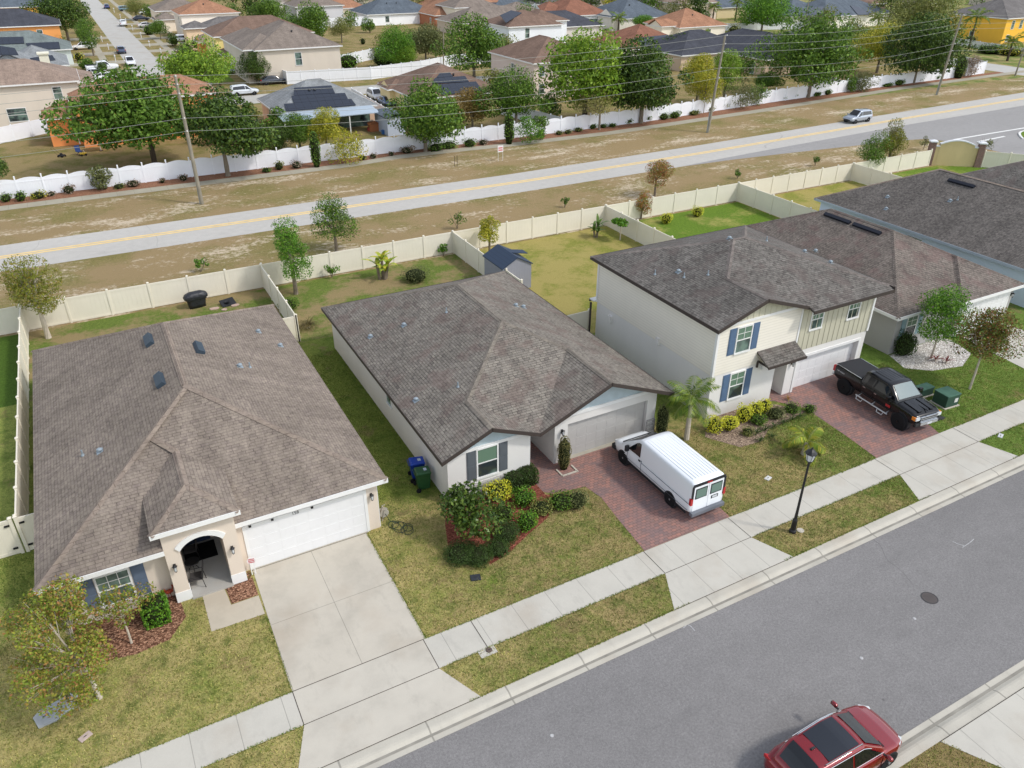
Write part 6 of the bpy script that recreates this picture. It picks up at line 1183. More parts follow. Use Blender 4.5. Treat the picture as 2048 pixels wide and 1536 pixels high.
for u, v, vt, fl, lb in ((1937, 98, 34, 3.6, 'tall palm in front of the yellow two-storey house'), (2014, 122, 84, 3.0, 'palm at the right edge beside the side street'), (1192, 74, 50, 2.4, 'palm on the lawn right of the white van'), (1236, 66, 36, 3.2, 'palm before the gabled blue-roofed house'), (1425, 44, 14, 2.8, 'left palm of the pair before the white fence at the top'), (1470, 42, 4, 3.0, 'right palm of the pair before the white fence at the top'), (958, 40, -2, 3.6, 'tall shaggy palm in the top row, left of the blue-grey roof'), (1408, 80, 66, 1.8, 'short palm by the wall of the orange-brown bungalow'), (1752, 68, 36, 3.0, 'palm right of the blue solar house')):
    x, y = G(u, v); palm('palm_tree', lb, x, y, Hz(u, vt, y), fl, 12, 12, .2, L_PALM, .22, 1.0, BARKD)
def strap(Q, x, y, z, a, el, L, w, droop, n=6):
    p = Vector((x, y, z)); e = el; pts = []
    for j in range(n+1): pts.append(p.copy()); p = p+Vector((math.cos(a)*math.cos(e), math.sin(a)*math.cos(e), math.sin(e)))*L/n; e -= droop/n
    s = Vector((-math.sin(a), math.cos(a), 0))
    for j in range(n):
        w0 = w*math.sin(math.pi*(.12+.88*j/n))**.8/2; w1 = w*math.sin(math.pi*min(.999, .12+.88*(j+1)/n))**.8/2; Q.append([pts[j]-s*w0, pts[j+1]-s*w1, pts[j+1]+s*w1, pts[j]+s*w0])
def strap_plant(name, label, x, y, stems, m, n=7, L=1.2, w=.3, cat='plant', droop=1.6, stem=None, group=None, sr=.06):
    T = thing(name, label, cat, (x, y, 0), 0, group); Q = []; mb = MB()
    for dx, dy, h in stems:
        if h > .05: mb.tube([(dx*.6, dy*.6, 0), (dx, dy, h)], [sr*1.2, sr], 7)
        for i in range(n): strap(Q, dx, dy, h, 2*math.pi*i/n+random.random(), R_(35+45*random.random()), L*(.7+.5*random.random()), w, droop*(.6+.6*random.random()))
    quads_mesh('leaves', np.array([[list(v) for v in q_] for q_ in Q]), m, T)
    if mb.v: mb.build('stem', stem or BARKW, T, uv=False)
    return T
L_BAN = leafmat('banana leaves', [lin(148, 175, 50), lin(190, 205, 69), lin(229, 210, 79)], .4)
x, y = G(765, 558); strap_plant('banana_plant', 'tall ragged banana plant with dead stems against the tan fence', x, y, [(-.35, 0, 1.2), (.1, .1, 1.5), (.45, -.1, 1.1), (.2, -.3, .7)], L_BAN, 6, 1.2, .32, stem=BARK, sr=.1)
x, y = G(1192, 474); strap_plant('banana_plant', 'smaller banana plant at the right back of the shed yard', x, y, [(-.25, 0, .6), (.2, .1, .9), (.0, -.2, .5)], leafmat('green banana leaves', [lin(84, 120, 48), lin(120, 146, 70)], .4), 6, 1.1, .26, stem=BARK, sr=.08)
x, y = G(1240, 480); T = tree('papaya_tree', 'slender papaya-like tree with an umbrella of leaves beside the side fence', x, y, 1.95, .75, 1.35, 420, .3, L_BRI, BARKW, 9, .05, limbs=8, cat='tree')
for u, v, w_, m, lb in ((664, 556, 26, L_BRI, 'leggy green plant against the fence left of the banana'), (887, 512, 20, L_BRI, 'small lime plant in the fence corner of the banana yard'), (402, 544, 24, L_BRI, 'small bush on the verge behind the left fence'), (915, 458, 30, L_OAK, 'small bush on the verge above the shed'), (1129, 416, 18, L_OAK, 'tiny bush on the verge behind the shed yard'),
  (1474, 358, 16, L_OAK, 'tiny bush behind the corner of the bright green yard'), (1630, 332, 16, L_OAK, 'tiny bush behind the dry yard fence'), (1846, 300, 22, L_GRY, 'thin grey-green shrub left of the entrance wall'), (1966, 312, 30, L_GRY, 'thin shrub behind the right pier of the entrance wall')):
    x, y = G(u, v); r = w_/2/pxm(x, y, .5); T = thing('small_bush', lb, 'bush', (x, y, 0)); hh = r*2.2; leaves('foliage', [(rng.normal()*r*.5, rng.normal()*r*.3, hh*(.5+.5*random.random()), r*.4, r*.4, r*.45) for _ in range(7)], 260, .16, m, T)
    mb = MB(); [mb.tube([(0, 0, 0), (rng.normal()*r*.5, rng.normal()*r*.4, hh)], [.02, .01], 4) for _ in range(5)]; mb.build('stem', BARK, T, uv=False)
def bush(name, label, x, y, r, h, m, n=900, s=.09, cat='bush', k=9, ry=None, group=None, square=False, z0=0, up=.5, shell=.7):
    T = thing(name, label, cat, (x, y, 0), 0, group); ry = ry or r
    if square:
        n2 = n; P = rng.random((n2, 3))*2-1; ax = rng.integers(0, 3, n2); P[np.arange(n2), ax] = np.sign(P[np.arange(n2), ax])*(.85+.15*rng.random(n2)); P[:, 2] = np.abs(P[:, 2]) if False else P[:, 2]
        p = P*np.array([r, ry, h/2])*(1-.12*np.abs(P[:, [1, 2, 0]]))+np.array([0, 0, h/2]); nn = unit(rng.normal(size=(n2, 3))+P*.5); a = unit(np.cross(nn, rng.normal(size=(n2, 3))))*s/2; b = np.cross(nn, a); quads_mesh('foliage', np.stack([p-a, p-b, p+a, p+b], 1), m, T)
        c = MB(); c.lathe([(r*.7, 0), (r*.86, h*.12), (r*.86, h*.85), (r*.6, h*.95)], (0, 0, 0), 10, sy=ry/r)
    else:
        cl = [(0, 0, h*.5, r*.8, ry*.8, h*.5)]+[(r*.5*math.cos(t), ry*.5*math.sin(t), h*(.35+.35*random.random()), r*.5, ry*.5, h*.4) for t in np.linspace(0, 6.28, k)]
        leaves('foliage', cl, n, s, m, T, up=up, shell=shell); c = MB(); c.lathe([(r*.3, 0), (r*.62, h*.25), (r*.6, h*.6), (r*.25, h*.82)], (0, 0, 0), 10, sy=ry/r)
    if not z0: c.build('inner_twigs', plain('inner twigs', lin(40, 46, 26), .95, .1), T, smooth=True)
    return T
def pbush(name, label, u, v, wpx, hh, m, dens=1., **k):
    x, y = G(u, v); wpx *= 1.18; hh *= 1.08; k['ry'] = k.get('ry') ; r = wpx/2/pxm(x, y, hh/2); s = k.pop('s', .085); return bush(name, label, x, y+r*.35, r, hh, m, int(dens*3.2*4*r*(r+hh)/(s*s)), s, **k)
pbush('hedge_bush', 'clipped dark hedge mound at the street side of the flower bed, left one', 925, 1125, 62, .62, L_HED, s=.05); pbush('hedge_bush', 'clipped dark hedge mound at the street tip of the flower bed, middle one', 962, 1128, 56, .62, L_HED, s=.05)
pbush('hedge_bush', 'clipped dark hedge mound near the red mulch strip, right of the middle one', 1000, 1112, 46, .6, L_HED, s=.05); pbush('hedge_bush', 'clipped dark hedge mound behind the other mounds, nearest the house', 1017, 1085, 52, .75, L_HED, s=.05)
pbush('leafy_bush', 'bright green leafy bush in the middle of the flower bed', 1057, 1062, 44, .85, L_BRI, .8); pbush('leafy_bush', 'bright green leafy bush beside the bend of the brick path', 1052, 1012, 46, .7, L_BRI, .8)
pbush('leafy_bush', 'loose dull green bush right of the bright ones in the bed', 1088, 1030, 46, .6, L_OLV, .6); pbush('leafy_bush', 'loose dark green bush at the path side of the flower bed', 1126, 1020, 50, .75, L_OAK, .6); pbush('leafy_bush', 'spiky grey-green bush at the right end of the flower bed', 1158, 1018, 46, .8, L_GRY, .6)
pbush('yellow_bush', 'bright yellow bush under the shuttered window', 1000, 1000, 54, .75, L_YEL, .8); pbush('box_bush', 'squared dark bush left of the entry path corner', 1034, 978, 36, .75, L_HED, square=True, s=.07); pbush('box_bush', 'squared dark bush right at the entry path corner', 1058, 968, 32, .8, L_HED, square=True, s=.07)
pbush('leafy_bush', 'low green bush under the glossy shrub tree', 1010, 1040, 50, .55, L_OAK, .7)
def column(label, x, y, r, h, m, n=2200, s=.06):
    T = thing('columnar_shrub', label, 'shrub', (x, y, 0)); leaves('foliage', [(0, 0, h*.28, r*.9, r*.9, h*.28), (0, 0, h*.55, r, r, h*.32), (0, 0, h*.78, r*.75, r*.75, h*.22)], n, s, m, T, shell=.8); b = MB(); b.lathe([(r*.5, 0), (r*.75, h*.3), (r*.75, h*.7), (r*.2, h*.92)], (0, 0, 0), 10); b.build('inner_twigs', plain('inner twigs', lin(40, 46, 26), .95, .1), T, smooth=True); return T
L_JUN = leafmat('juniper', [lin(117, 111, 64), lin(140, 131, 79), lin(103, 106, 58)], dk=.9)
column('brown-green columnar shrub left of the grey garage door', 17.15, 26.35, .36, 1.95, L_JUN); column('dark columnar shrub right of the grey garage door', 23.3, 26.5, .36, 1.9, L_GRY)
b = MB(); 
for a in ((16.75, 25.9), (17.6, 25.85)): b.box(a[0]-.04, a[0]+.04, a[1]-.1, a[1]+.5, .017, .07)
b.box(16.75, 17.6, 25.76, 25.84, .017, .07); setp(b.build('stone_edging', m_conc), 'pale stone edging round the foot of the columnar shrub', 'edging')
pbush('box_bush', 'bright green squared bush by the porch of the leftmost house', 317, 1245, 46, .95, L_BRI, square=True, s=.08)
for i, (u, v, w_, hh, lb) in enumerate(((1432, 866, 36, .8, 'leftmost clump of the yellow-green hedge at the two-storey house'), (1462, 862, 36, .75, 'second clump of the yellow-green hedge at the two-storey house'), (1490, 845, 32, .9, 'middle clump of the yellow-green hedge, below the lower window'), (1512, 835, 30, .8, 'clump of the yellow-green hedge right of the lower window'), (1530, 828, 28, .8, 'rightmost clump of the yellow-green hedge at the brick path'))):
    pbush('yellow_bush', lb, u, v, w_, hh, L_YEL, .8, group='yellow-green hedge of the two-storey house')
for i, (u, v) in enumerate(((1513, 868), (1530, 862), (1548, 855), (1566, 848), (1584, 842), (1600, 836), (1520, 884), (1543, 876))):
    x, y = G(u, v); strap_plant('border_grass', 'dark green border grass tuft in the bed of the two-storey house', x, y, [(0, 0, .05)], L_HED, 26, .42, .035, 'plant', 1.6, group='border grass tufts of the two-storey house')
x, y = G(1575, 800); strap_plant('small_plant', 'reddish small plant between the two-storey house entry and its garage', x, y, [(0, 0, .05)], L_RED, 16, .3, .04)
x, y = G(617, 660); strap_plant('ornamental_grass', 'brown arching ornamental grass at the rear corner between the two houses', x, y+.3, [(0, 0, .1), (.2, .1, .1)], leafmat('dry grass blades', [lin(140, 122, 78), lin(112, 108, 58), lin(160, 142, 98)]), 60, 1.0, .04, 'plant', 2.2)
pbush('shrub', 'sparse dry shrub behind the roof of the two-gable house', 836, 566, 56, 1.0, L_GRY, .3); pbush('shrub', 'green shrub below the blue-green young tree', 580, 622, 40, .8, L_OAK, .6)
pbush('round_bush', 'round glossy dark bush at the corner of the mid grey house', 1812, 712, 44, 1.5, L_HED, 1.0, s=.1)
for u, v, lb in ((1870, 722, 'left red cordyline in the white rock bed'), (1892, 726, 'right red cordyline in the white rock bed')):
    x, y = G(u, v); strap_plant('cordyline', lb, x, y, [(0, 0, .1)], leafmat('red blades', [lin(130, 44, 50), lin(154, 70, 66)]), 14, .55, .06, group='red cordylines in the rock bed')
for u, v, m, lb in ((1335, 448, L_YEL, 'lime yellow bush left in the bright green yard'), (1397, 434, L_YEL, 'lime yellow bush right in the bright green yard')): pbush('yellow_bush', lb, u, v, 24, .9, m, .6)
x, y = G(290, 610)
# shrubs along the far mulch bed
for u, v, w_, m, lb in ((14, 404, 26, L_OAK, 'green'), (38, 403, 22, L_OAK, 'green'), (74, 398, 32, L_YG, 'green'), (107, 392, 18, L_PUR, 'purple'), (139, 388, 26, L_PUR, 'purple'), (240, 378, 20, L_OLV, 'green'), (267, 374, 28, L_PUR, 'purple'), (324, 366, 16, L_PUR, 'purple'), (366, 362, 16, L_PUR, 'purple'), (534, 345, 18, L_OAK, 'green'), (567, 340, 22, L_OLV, 'green'), (594, 337, 24, L_PUR, 'purple'), (726, 320, 16, L_OLV, 'green'), (747, 317, 18, L_PUR, 'purple'), (784, 312, 14, L_PUR, 'purple'), (820, 307, 36, L_PUR, 'purple'), (870, 303, 34, L_OAK, 'green'), (905, 298, 40, L_OAK, 'green'), (940, 294, 34, L_OAK, 'green'), (965, 290, 20, L_PUR, 'purple'), (1121, 270, 16, L_OLV, 'green'), (1141, 268, 16, L_OLV, 'green'), (1160, 264, 18, L_OLV, 'green'), (1184, 258, 20, L_OAK, 'green'), (1208, 256, 20, L_OAK, 'green'), (1230, 254, 20, L_OAK, 'green'), (1262, 248, 22, L_OAK, 'green'), (1298, 243, 22, L_OAK, 'green'), (1328, 240, 24, L_OAK, 'green'), (1352, 237, 24, L_OAK, 'green'), (1386, 231, 24, L_OLV, 'green'), (1420, 224, 30, L_OLV, 'green'), (1446, 219, 24, L_OLV, 'green'), (1565, 201, 26, L_OAK, 'green'), (1585, 198, 26, L_OAK, 'green'), (1632, 193, 30, L_OAK, 'green'), (1660, 190, 24, L_OAK, 'green'), (1775, 174, 30, L_OAK, 'green'), (1800, 171, 30, L_OAK, 'green'), (1845, 164, 28, L_OAK, 'green'), (1875, 160, 28, L_OAK, 'green'), (1893, 157, 22, L_OAK, 'green')):
    pbush('border_bush', 'small %s border bush in the far mulch bed' % lb, u+3*rng.normal(), v, w_*(.8+.4*rng.random()), (.75 if w_ > 20 else .5)*(.75+.5*rng.random()), m, .35, s=.17, ry=w_*.02+.35, group='%s border bushes of the far mulch bed' % lb)
for u, v, w_, hh, m, lb in ((205, 380, 44, 2.8, L_GRY, 'spindly grey-green shrub in front of the scalloped fence, left of the pole'), (690, 326, 74, 3.6, L_YG, 'tall fountain-like yellow-green shrub over the scalloped fence'), (1055, 286, 56, 3.3, L_BRI, 'dense bright green round shrub on the mulch bed'), (1081, 280, 26, 3.1, L_OAK, 'narrow green shrub right of the dense bright one'), (1480, 216, 60, 4.0, L_GRY, 'grey-brown shrub right of the middle power pole'), (1512, 210, 36, 3.0, L_OAK, 'darker shrub beside the grey-brown one'), (1722, 183, 44, 3.0, L_GRY, 'speckled green shrub right of the broad oak'), (1700, 184, 26, 2.2, L_OAK, 'small green shrub touching the speckled shrub'), (1941, 153, 36, 3.4, L_PUR, 'bare purplish shrub by the end of the white fence')):
    x, y = G(u, v); r = w_/2/pxm(x, y, hh/2)*1.08; tree('tall_shrub', lb, x, y, hh, r, .15, int(900+700*r), .2, m, BARK, 14, .06, cr=.42, limbs=6, cat='shrub', top=.5)
for u, v, w_, hh, lb in ((634, 334, 22, 4.0, 'narrow dark conifer in front of the scalloped fence'), (1018, 288, 22, 4.2, 'narrow bright green conifer left of the dense round shrub'), (1915, 156, 26, 4.2, 'narrow conifer right of the leaning grey pole')):
    x, y = G(u, v); column(lb, x, y, w_/2/pxm(x, y, 2), hh, L_OAK, 700, .22)
for u, v, w_, hh, m, lb in ((856, 88+34, 0, 0, L_OAK, ''), (700, 136, 50, 2.4, L_BRI, 'light shrub by the long white fence'), (775, 135, 60, 3.2, L_DARK, 'dark shrub under the two-tone tree'), (727, 89, 12, 1.4, L_DARK, 'single round shrub in the grassy wedge'), (160, 122, 20, 1.6, L_YG, 'yellow bush left of the far street'), (1990, 108, 60, 1.6, L_OAK, 'clipped hedge left part by the side street'), (2030, 112, 50, 1.6, L_YG, 'clipped hedge right part by the side street'), (1440, 240-60, 0, 0, L_OAK, ''), (1365, 80, 16, 1.2, L_YG, 'yellow shrub by the orange-brown bungalow'), (1308, 66, 24, 2.2, L_DARK, 'dark shrub left of the arched window'), (1945, 88, 24, 1.8, L_OLV, 'olive shrub at the corner of the yellow house'), (1600, 52, 30, 2.4, L_OLV, 'dry shrub by the pool cage'), (1470, 76, 30, 3.0, L_OLV, 'shrub before the white fence in the top row'), (212, 132, 14, 1.2, L_OAK, 'small bush on the lawn by the white pickup'), (300, 70, 26, 2.2, L_OAK, 'green shrub beside the small round tree')):
    if w_: pbush('shrub', lb, u, v, w_, hh, m, .3, s=.3, cat='shrub')
for u, v, w_, hh, m, lb in ((1555, 838, 40, .55, L_GRY, 'low grey-green bush in the bed of the two-storey house'), (1520, 850, 34, .5, L_OAK, 'low green bush left in the bed of the two-storey house'), (1588, 826, 34, .45, L_OAK, 'low green bush near the brick path of the two-storey house'), (1498, 872, 26, .4, L_OLV, 'small olive bush at the lawn edge of the two-storey bed'), (1622, 826, 26, .4, L_OAK, 'small bush at the driveway end of the two-storey bed')): pbush('low_bush', lb, u, v, w_, hh, m, .6, s=.07)
# grass blades of the near lawns
def blades(polys, dens, m, hmin=.03, hmax=.075, name='grass', excl=()):
    A = []
    for (x0, x1, y0, y1) in polys:
        n = int((x1-x0)*(y1-y0)*dens); p = np.stack([x0+(x1-x0)*rng.random(n), y0+(y1-y0)*rng.random(n), np.full(n, .003)], 1); A.append(p)
    p = np.concatenate(A)
    for e in excl: p = p[~inpoly(p, e)]
    n = len(p); a = rng.random(n)*6.283; h = hmin+(hmax-hmin)*rng.random(n); w_ = .012+.014*rng.random(n); t = rng.random(n)*6.283
    s = np.stack([np.cos(a), np.sin(a), 0*a], 1)*w_[:, None]; tip = p+np.stack([np.cos(t)*h*.7, np.sin(t)*h*.7, h], 1)
    return setp(quads_mesh(name, np.stack([p-s, p+s, tip], 1), m, None, 3), None, None, None, 'stuff')
def inpoly(P, poly):
    c = np.zeros(len(P), bool); n = len(poly)
    for i in range(n):
        (x0, y0), (x1, y1) = poly[i], poly[(i+1) % n]; t = ((y0 > P[:, 1]) != (y1 > P[:, 1])) & (P[:, 0] < (x1-x0)*(P[:, 1]-y0)/((y1-y0) or 1e-9)+x0); c ^= t
    return c
# ---------------------------------------------------------------- grass tufts along edges and over the lawns
LB1 = leafmat('lawn blades', [q(lin(118, 132, 60)), q(lin(160, 160, 84)), q(lin(192, 180, 116)), q(lin(90, 112, 44)), q(lin(150, 134, 84))], .8, .15, 1.1)
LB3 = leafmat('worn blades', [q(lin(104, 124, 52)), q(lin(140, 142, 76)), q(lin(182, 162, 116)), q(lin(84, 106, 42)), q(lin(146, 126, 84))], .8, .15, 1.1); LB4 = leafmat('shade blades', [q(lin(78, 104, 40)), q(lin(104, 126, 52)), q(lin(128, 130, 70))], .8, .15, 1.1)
LB2 = leafmat('green blades', [q(lin(84, 112, 40)), q(lin(118, 140, 58)), q(lin(150, 148, 80)), q(lin(96, 120, 48))], .8, .15, 1.1)
EX = [[(1.85,16),(6.9,16),(6.9,26.5),(1.85,26.5)], [(1.86,18.1),(6.8,18.1),(7.6,16.3),(1.15,16.3)], [(-.15,25.9),(-.16,23.75),(1.87,23.7),(1.87,25.9)], [(-8,18.1),(50,18.1),(50,19.6),(-8,19.6)], [(-4.9,26.6),(-4.9,25),(-4.0,24.2),(-2.8,23.95),(-1.6,24.1),(-.9,25.0),(-1.0,26.6)],
 [(10.8,26.5),(10.2,25.2),(9.75,23.9),(10,22.6),(10.9,22.0),(12,22.3),(13.2,22.9),(14.4,23.4),(15.6,24.2),(16.4,24.6),(15.3,26.5)], [(17.1,19.6),(21.9,19.6),(22.45,26),(22.6,27.3),(15.3,27.3),(15.3,25.2),(15.6,24.9),(16.6,24.7),(17.3,24.6),(17.5,23.5),(17.3,21.8)], [(17.04,18.1),(21.78,18.1),(22.5,16.3),(16.1,16.3)],
 [(31.5,18.1),(37.6,18.1),(38.2,16.3),(30.6,16.3)], [(31.65,19.6),(36.5,19.6),(38.3,26.8),(25.2,26.8),(25.2,25.2),(26.2,23.6),(27.6,23.5),(28.8,24.2),(30.4,24.3),(31.9,24.5),(31.9,21.8)], [(41.6,27),(41.0,25.3),(42.2,24.3),(44.4,23.8),(46.4,24.6),(47.0,27)],
 [(-5,26.4),(7.65,26.4),(7.65,47),(-5,47)], [(10.98,26.4),(25,26.4),(25,45),(10.98,45)], [(26.3,26.4),(60,26.4),(60,45),(26.3,45)]]
def fade(P, x0): return P
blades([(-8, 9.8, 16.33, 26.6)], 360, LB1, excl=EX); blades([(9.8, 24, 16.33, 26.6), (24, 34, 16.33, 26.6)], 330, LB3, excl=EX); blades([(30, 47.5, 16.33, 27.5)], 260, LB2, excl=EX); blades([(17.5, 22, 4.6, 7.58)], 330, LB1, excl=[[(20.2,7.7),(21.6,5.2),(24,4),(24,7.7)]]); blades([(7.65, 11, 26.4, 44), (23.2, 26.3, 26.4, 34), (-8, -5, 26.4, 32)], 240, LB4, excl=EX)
LBs = LB2; ed = []
for y in (19.6, 18.1, 16.32): ed += [(-8, 1.85, y-.04, y+.04), (6.9 if y > 19 else 7.2, 16.9, y-.04, y+.04), (22, 31.4, y-.04, y+.04), (37.8, 47, y-.04, y+.04)]
ed += [(1.8, 1.9, 19.6, 23.6), (6.85, 6.96, 19.6, 26.3), (21.95, 22.05, 19.6, 20.6)]
blades(ed, 900, LB2, .03, .07)
# ---------------------------------------------------------------- street furniture and small things
T = thing('street_lamp', 'black lantern street lamp on a slim fluted post in the grass strip', 'street lamp', (23.66, 17.5, 0)); mb = MB()
lh = 4.4; mb.lathe([(.16, 0), (.16, .12), (.12, .18), (.11, .7), (.075, .8), (.06, 1.2), (.045, lh-.75), (.06, lh-.7), (.045, lh-.62)], n=12); mb.build('post', BLK, T, smooth=False)
mb = MB(); mb.lathe([(.05, lh-.62), (.13, lh-.5), (.15, lh-.48)], n=8); mb.lathe([(.24, lh-.12), (.25, lh-.08), (.16, lh+.02), (.05, lh+.1), (.03, lh+.18)], n=8)
for k in range(6): a = k*math.pi/3; mb.cyl((.145*math.cos(a), .145*math.sin(a), lh-.48), (.225*math.cos(a), .225*math.sin(a), lh-.1), .01, n=4)
hd = mb.build('lantern', BLK, T); mb = MB(); mb.lathe([(.13, lh-.47), (.21, lh-.12)], n=12); mb.build('lantern_glass', plain('lamp glass', lin(206, 210, 212), .1, .6), hd)
b = MB(); b.cyl((24.05, 17.4, 0), (24.05, 17.4, .03), .16, n=14); setp(b.build('ground_lid', m_conc), 'round concrete lid in the grass right of the street lamp', 'lid')
def bin_(label, x, y, rot, c, c2):
    T = thing('wheelie_bin', label, 'bin', (x, y, 0), rot); pm = plain('bin '+label[:8], c, .45, .4); mb = MB(); rr = []
    for z, w_, d_ in ((.08, .23, .27), (.9, .29, .34), (.98, .31, .36)): rr.append([(-w_, -d_, z), (w_, -d_, z), (w_, d_, z), (-w_, d_, z)])
    mb.loft(rr); mb.build('body', pm, T, bev=.02); mb = MB(); mb.add([(-.31,-.38,.98),(.31,-.38,.98),(.31,.36,1.0),(-.31,.36,1.0),(-.29,-.34,1.04),(.29,-.34,1.04),(.27,.3,1.09),(-.27,.3,1.09)], [(3,2,1,0),(4,5,6,7),(0,1,5,4),(1,2,6,5),(2,3,7,6),(3,0,4,7)]); l = mb.build('lid', plain('lid '+label[:8], c2, .4, .4), T, bev=.02)
    mb = MB(); mb.cyl((-.26, .42, 1.0), (.26, .42, 1.0), .018, n=6); mb.build('handle', pm, l)
    for s in (1, -1): mb = MB(); mb.cyl((s*.3, .3, .12), (s*.36, .3, .12), .12, n=12); mb.build('wheel', TYRE, T)
    mb = MB(); mb.box(-.1, .1, -.2, -.05, 1.065, 1.072); mb.build('sticker', plain('sticker', lin(190, 200, 214), .5), l); return T
bin_('blue wheelie bin against the side wall of the two-gable house', 10.45, 29.05, R_(80), lin(24, 56, 142), lin(26, 66, 168)); bin_('dark green wheelie bin in front of the blue one', 10.4, 28.2, R_(82), lin(38, 78, 44), lin(48, 90, 56))
# electrical and other boxes
def ebox(label, x, y, w_, d_, h, col, rot=0):
    T = thing('utility_box', label, 'utility box', (x, y, 0), rot); pm = M('box green', col, .6, .3, var=.1); mb = MB(); mb.box(-w_/2, w_/2, -d_/2, d_/2, .05, h); mb.build('body', pm, T, bev=.03)
    mb = MB(); mb.box(-w_/2-.02, w_/2+.02, -d_/2-.02, d_/2+.02, h-.02, h+.05); lt = mb.build('lid', M('box lid green', sc(col, 1.8), .6, .3, var=.15), T, bev=.02); mb = MB(); mb.box(-w_/2-.08, w_/2+.08, -d_/2-.08, d_/2+.08, 0, .05); mb.build('pad', m_conc, T); return T
g_ = lin(52, 78, 66); x, y = G(1898, 812); T = ebox('larger green transformer box nearest the pickup', x, y+.3, 1.0, .9, .75, g_, R_(-4)); b = MB(); b.box(.1, .35, -.475, -.46, .3, .55); b.build('notice', plain('notice', lin(214, 214, 210), .5), T)
x, y = G(1851, 792); ebox('smaller green utility box behind the pickup bonnet', x, y+.2, .95, .55, .5, lin(56, 96, 76), R_(-3))
def lid(name, label, u, v, w_, d_, col, rot=0, th=.04, cat='lid', round_=False, m=None):
    x, y = G(u, v); T = thing(name, label, cat, (x, y, 0), rot); mb = MB(); m = m or M(name+label[:9], lin(*col), .7, .2, var=.1)
    if round_: mb.lathe([(w_*.5, 0), (w_*.5, th), (w_*.46, th+.006)], n=20)
    else: mb.box(-w_/2, w_/2, -d_/2, d_/2, 0, th)
    mb.build('cover', m, T, bev=.01); mb = MB()
    mb.box(-w_*.12, w_*.12, -.012, .012, th, th+.012); mb.build('lift_slot', plain('dark slot', lin(40, 40, 42), .8), T); return T
x, y = G(118, 1420); T = thing('utility_cover', 'irregular pale grey concrete cover in the shade under the maple', 'cover', (x, y, 0), .25); b = MB(); b.prism([(-.72,-.34),(-.2,-.42),(.2,-.28),(.5,-.3),(.62,.05),(.72,.28),(.5,.4),(-.5,.36),(-.75,.2)], 0, .07); b.build('slab', M('pale slab', lin(168, 172, 174), .8, .2, var=.08), T); b = MB(); b.box(-.5, -.3, -.02, .02, .07, .075); b.build('lift_slot', plain('dark slot', lin(40, 40, 42), .8), T)
lid('utility_cover', 'small pinkish cover near the lower left corner, below the pale grey one', 171, 1474, .4, .24, (186, 168, 160), .5); lid('utility_cover', 'black meter cover with a white spot at the lawn edge below the flower bed', 951, 1156, .42, .34, (52, 56, 62), -.3, .05)
lid('utility_cover', 'white cover on the lawn left of the street lamp top', 1536, 957, .36, .24, (206, 206, 204), .3); lid('utility_cover', 'small white cover at the kerb-side grass right of the pickup drive', 2001, 872, .45, .22, (200, 202, 204), .4); lid('utility_cover', 'dark flat cover beside the front wheel of the pickup', 1882, 836, .4, .3, (60, 62, 62), .2)
lid('cleanout_cover', 'round cast-iron cleanout cover on a concrete pad beside the sidewalk', 978, 1301, .24, .24, (96, 84, 76), 0, .05, round_=True); x, y = G(974, 1303); b = MB(); b.sheet([(x-.32, y-.22), (x+.34, y-.22), (x+.34, 18.1), (x-.32, 18.1)], .02); struct('sidewalk', b, m_walk)
x, y = G(1859, 1196, -.09); T = thing('manhole_cover', 'round dark iron manhole cover in the street', 'manhole cover', (x, y, -.088)); b = MB(); b.lathe([(.33, 0), (.33, .012), (.29, .012), (.285, .005)], n=28); b.build('ring', M('iron ring', lin(72, 70, 70), .6), T); b = MB(); b.lathe([(.28, 0), (.28, .009)], n=28)
for i in range(-3, 4):
    for j in range(-3, 4):
        if i*i+j*j < 10: b.box(i*.07-.02, i*.07+.02, j*.07-.02, j*.07+.02, .009, .013)
b.build('cover', M('iron cover', lin(84, 78, 76), .6), T)
# covered grill and the black tarp
x, y = G(397, 617); T = thing('covered_grill', 'barbecue grill under a black cover behind the tan roof', 'grill', (x, y+.35, 0), R_(8)); mb = MB(); rr = []
for z, a_, b__ in ((0, .55, .26), (.3, .6, .3), (.62, .66, .33), (.72, .82, .36), (.85, .84, .37), (1.0, .74, .34), (1.12, .5, .24), (1.16, .2, .1)):
    rr.append([(a_*math.copysign(abs(math.cos(t))**.6, math.cos(t))+rng.normal()*.012, b__*math.copysign(abs(math.sin(t))**.6, math.sin(t))+rng.normal()*.012, z) for t in np.linspace(0, 2*math.pi, 29)[:-1]])
mb.loft(rr); cvm = N('black cover', .45, .5); cvm.col(lin(40, 42, 48)); cvm.bump(cvm.noise(4, 4), .9, .06); mb.build('cover', cvm.m, T, smooth=True); b = MB(); [b.cyl((s*.5, -.1, 0), (s*.56, -.1, 0), .09, n=10) for s in (1, -1)]; b.build('wheel', TYRE, T)
b = MB(); b.box(-.66, .66, -.36, -.33, .66, .7); b.build('hem', plain('dark hem', lin(28, 30, 34), .5), T)
x, y = G(458, 612); T = thing('black_planter_tray', 'flat black plastic piece with a round bowl lying beside the covered grill', 'tray', (x, y+.3, 0), R_(12)); b = MB(); b.obox((0, 0, .16), (.5, 0, .02), (0, .34, .14), (0, -.01, .03)); b.build('panel', plain('black plastic', lin(38, 40, 46), .5), T); b = MB(); b.lathe([(.16, .2), (.22, .26), (.2, .27), (.1, .2)], (-.05, -.05, 0), 16); b.build('bowl', plain('black plastic', lin(38, 40, 46), .5), T)
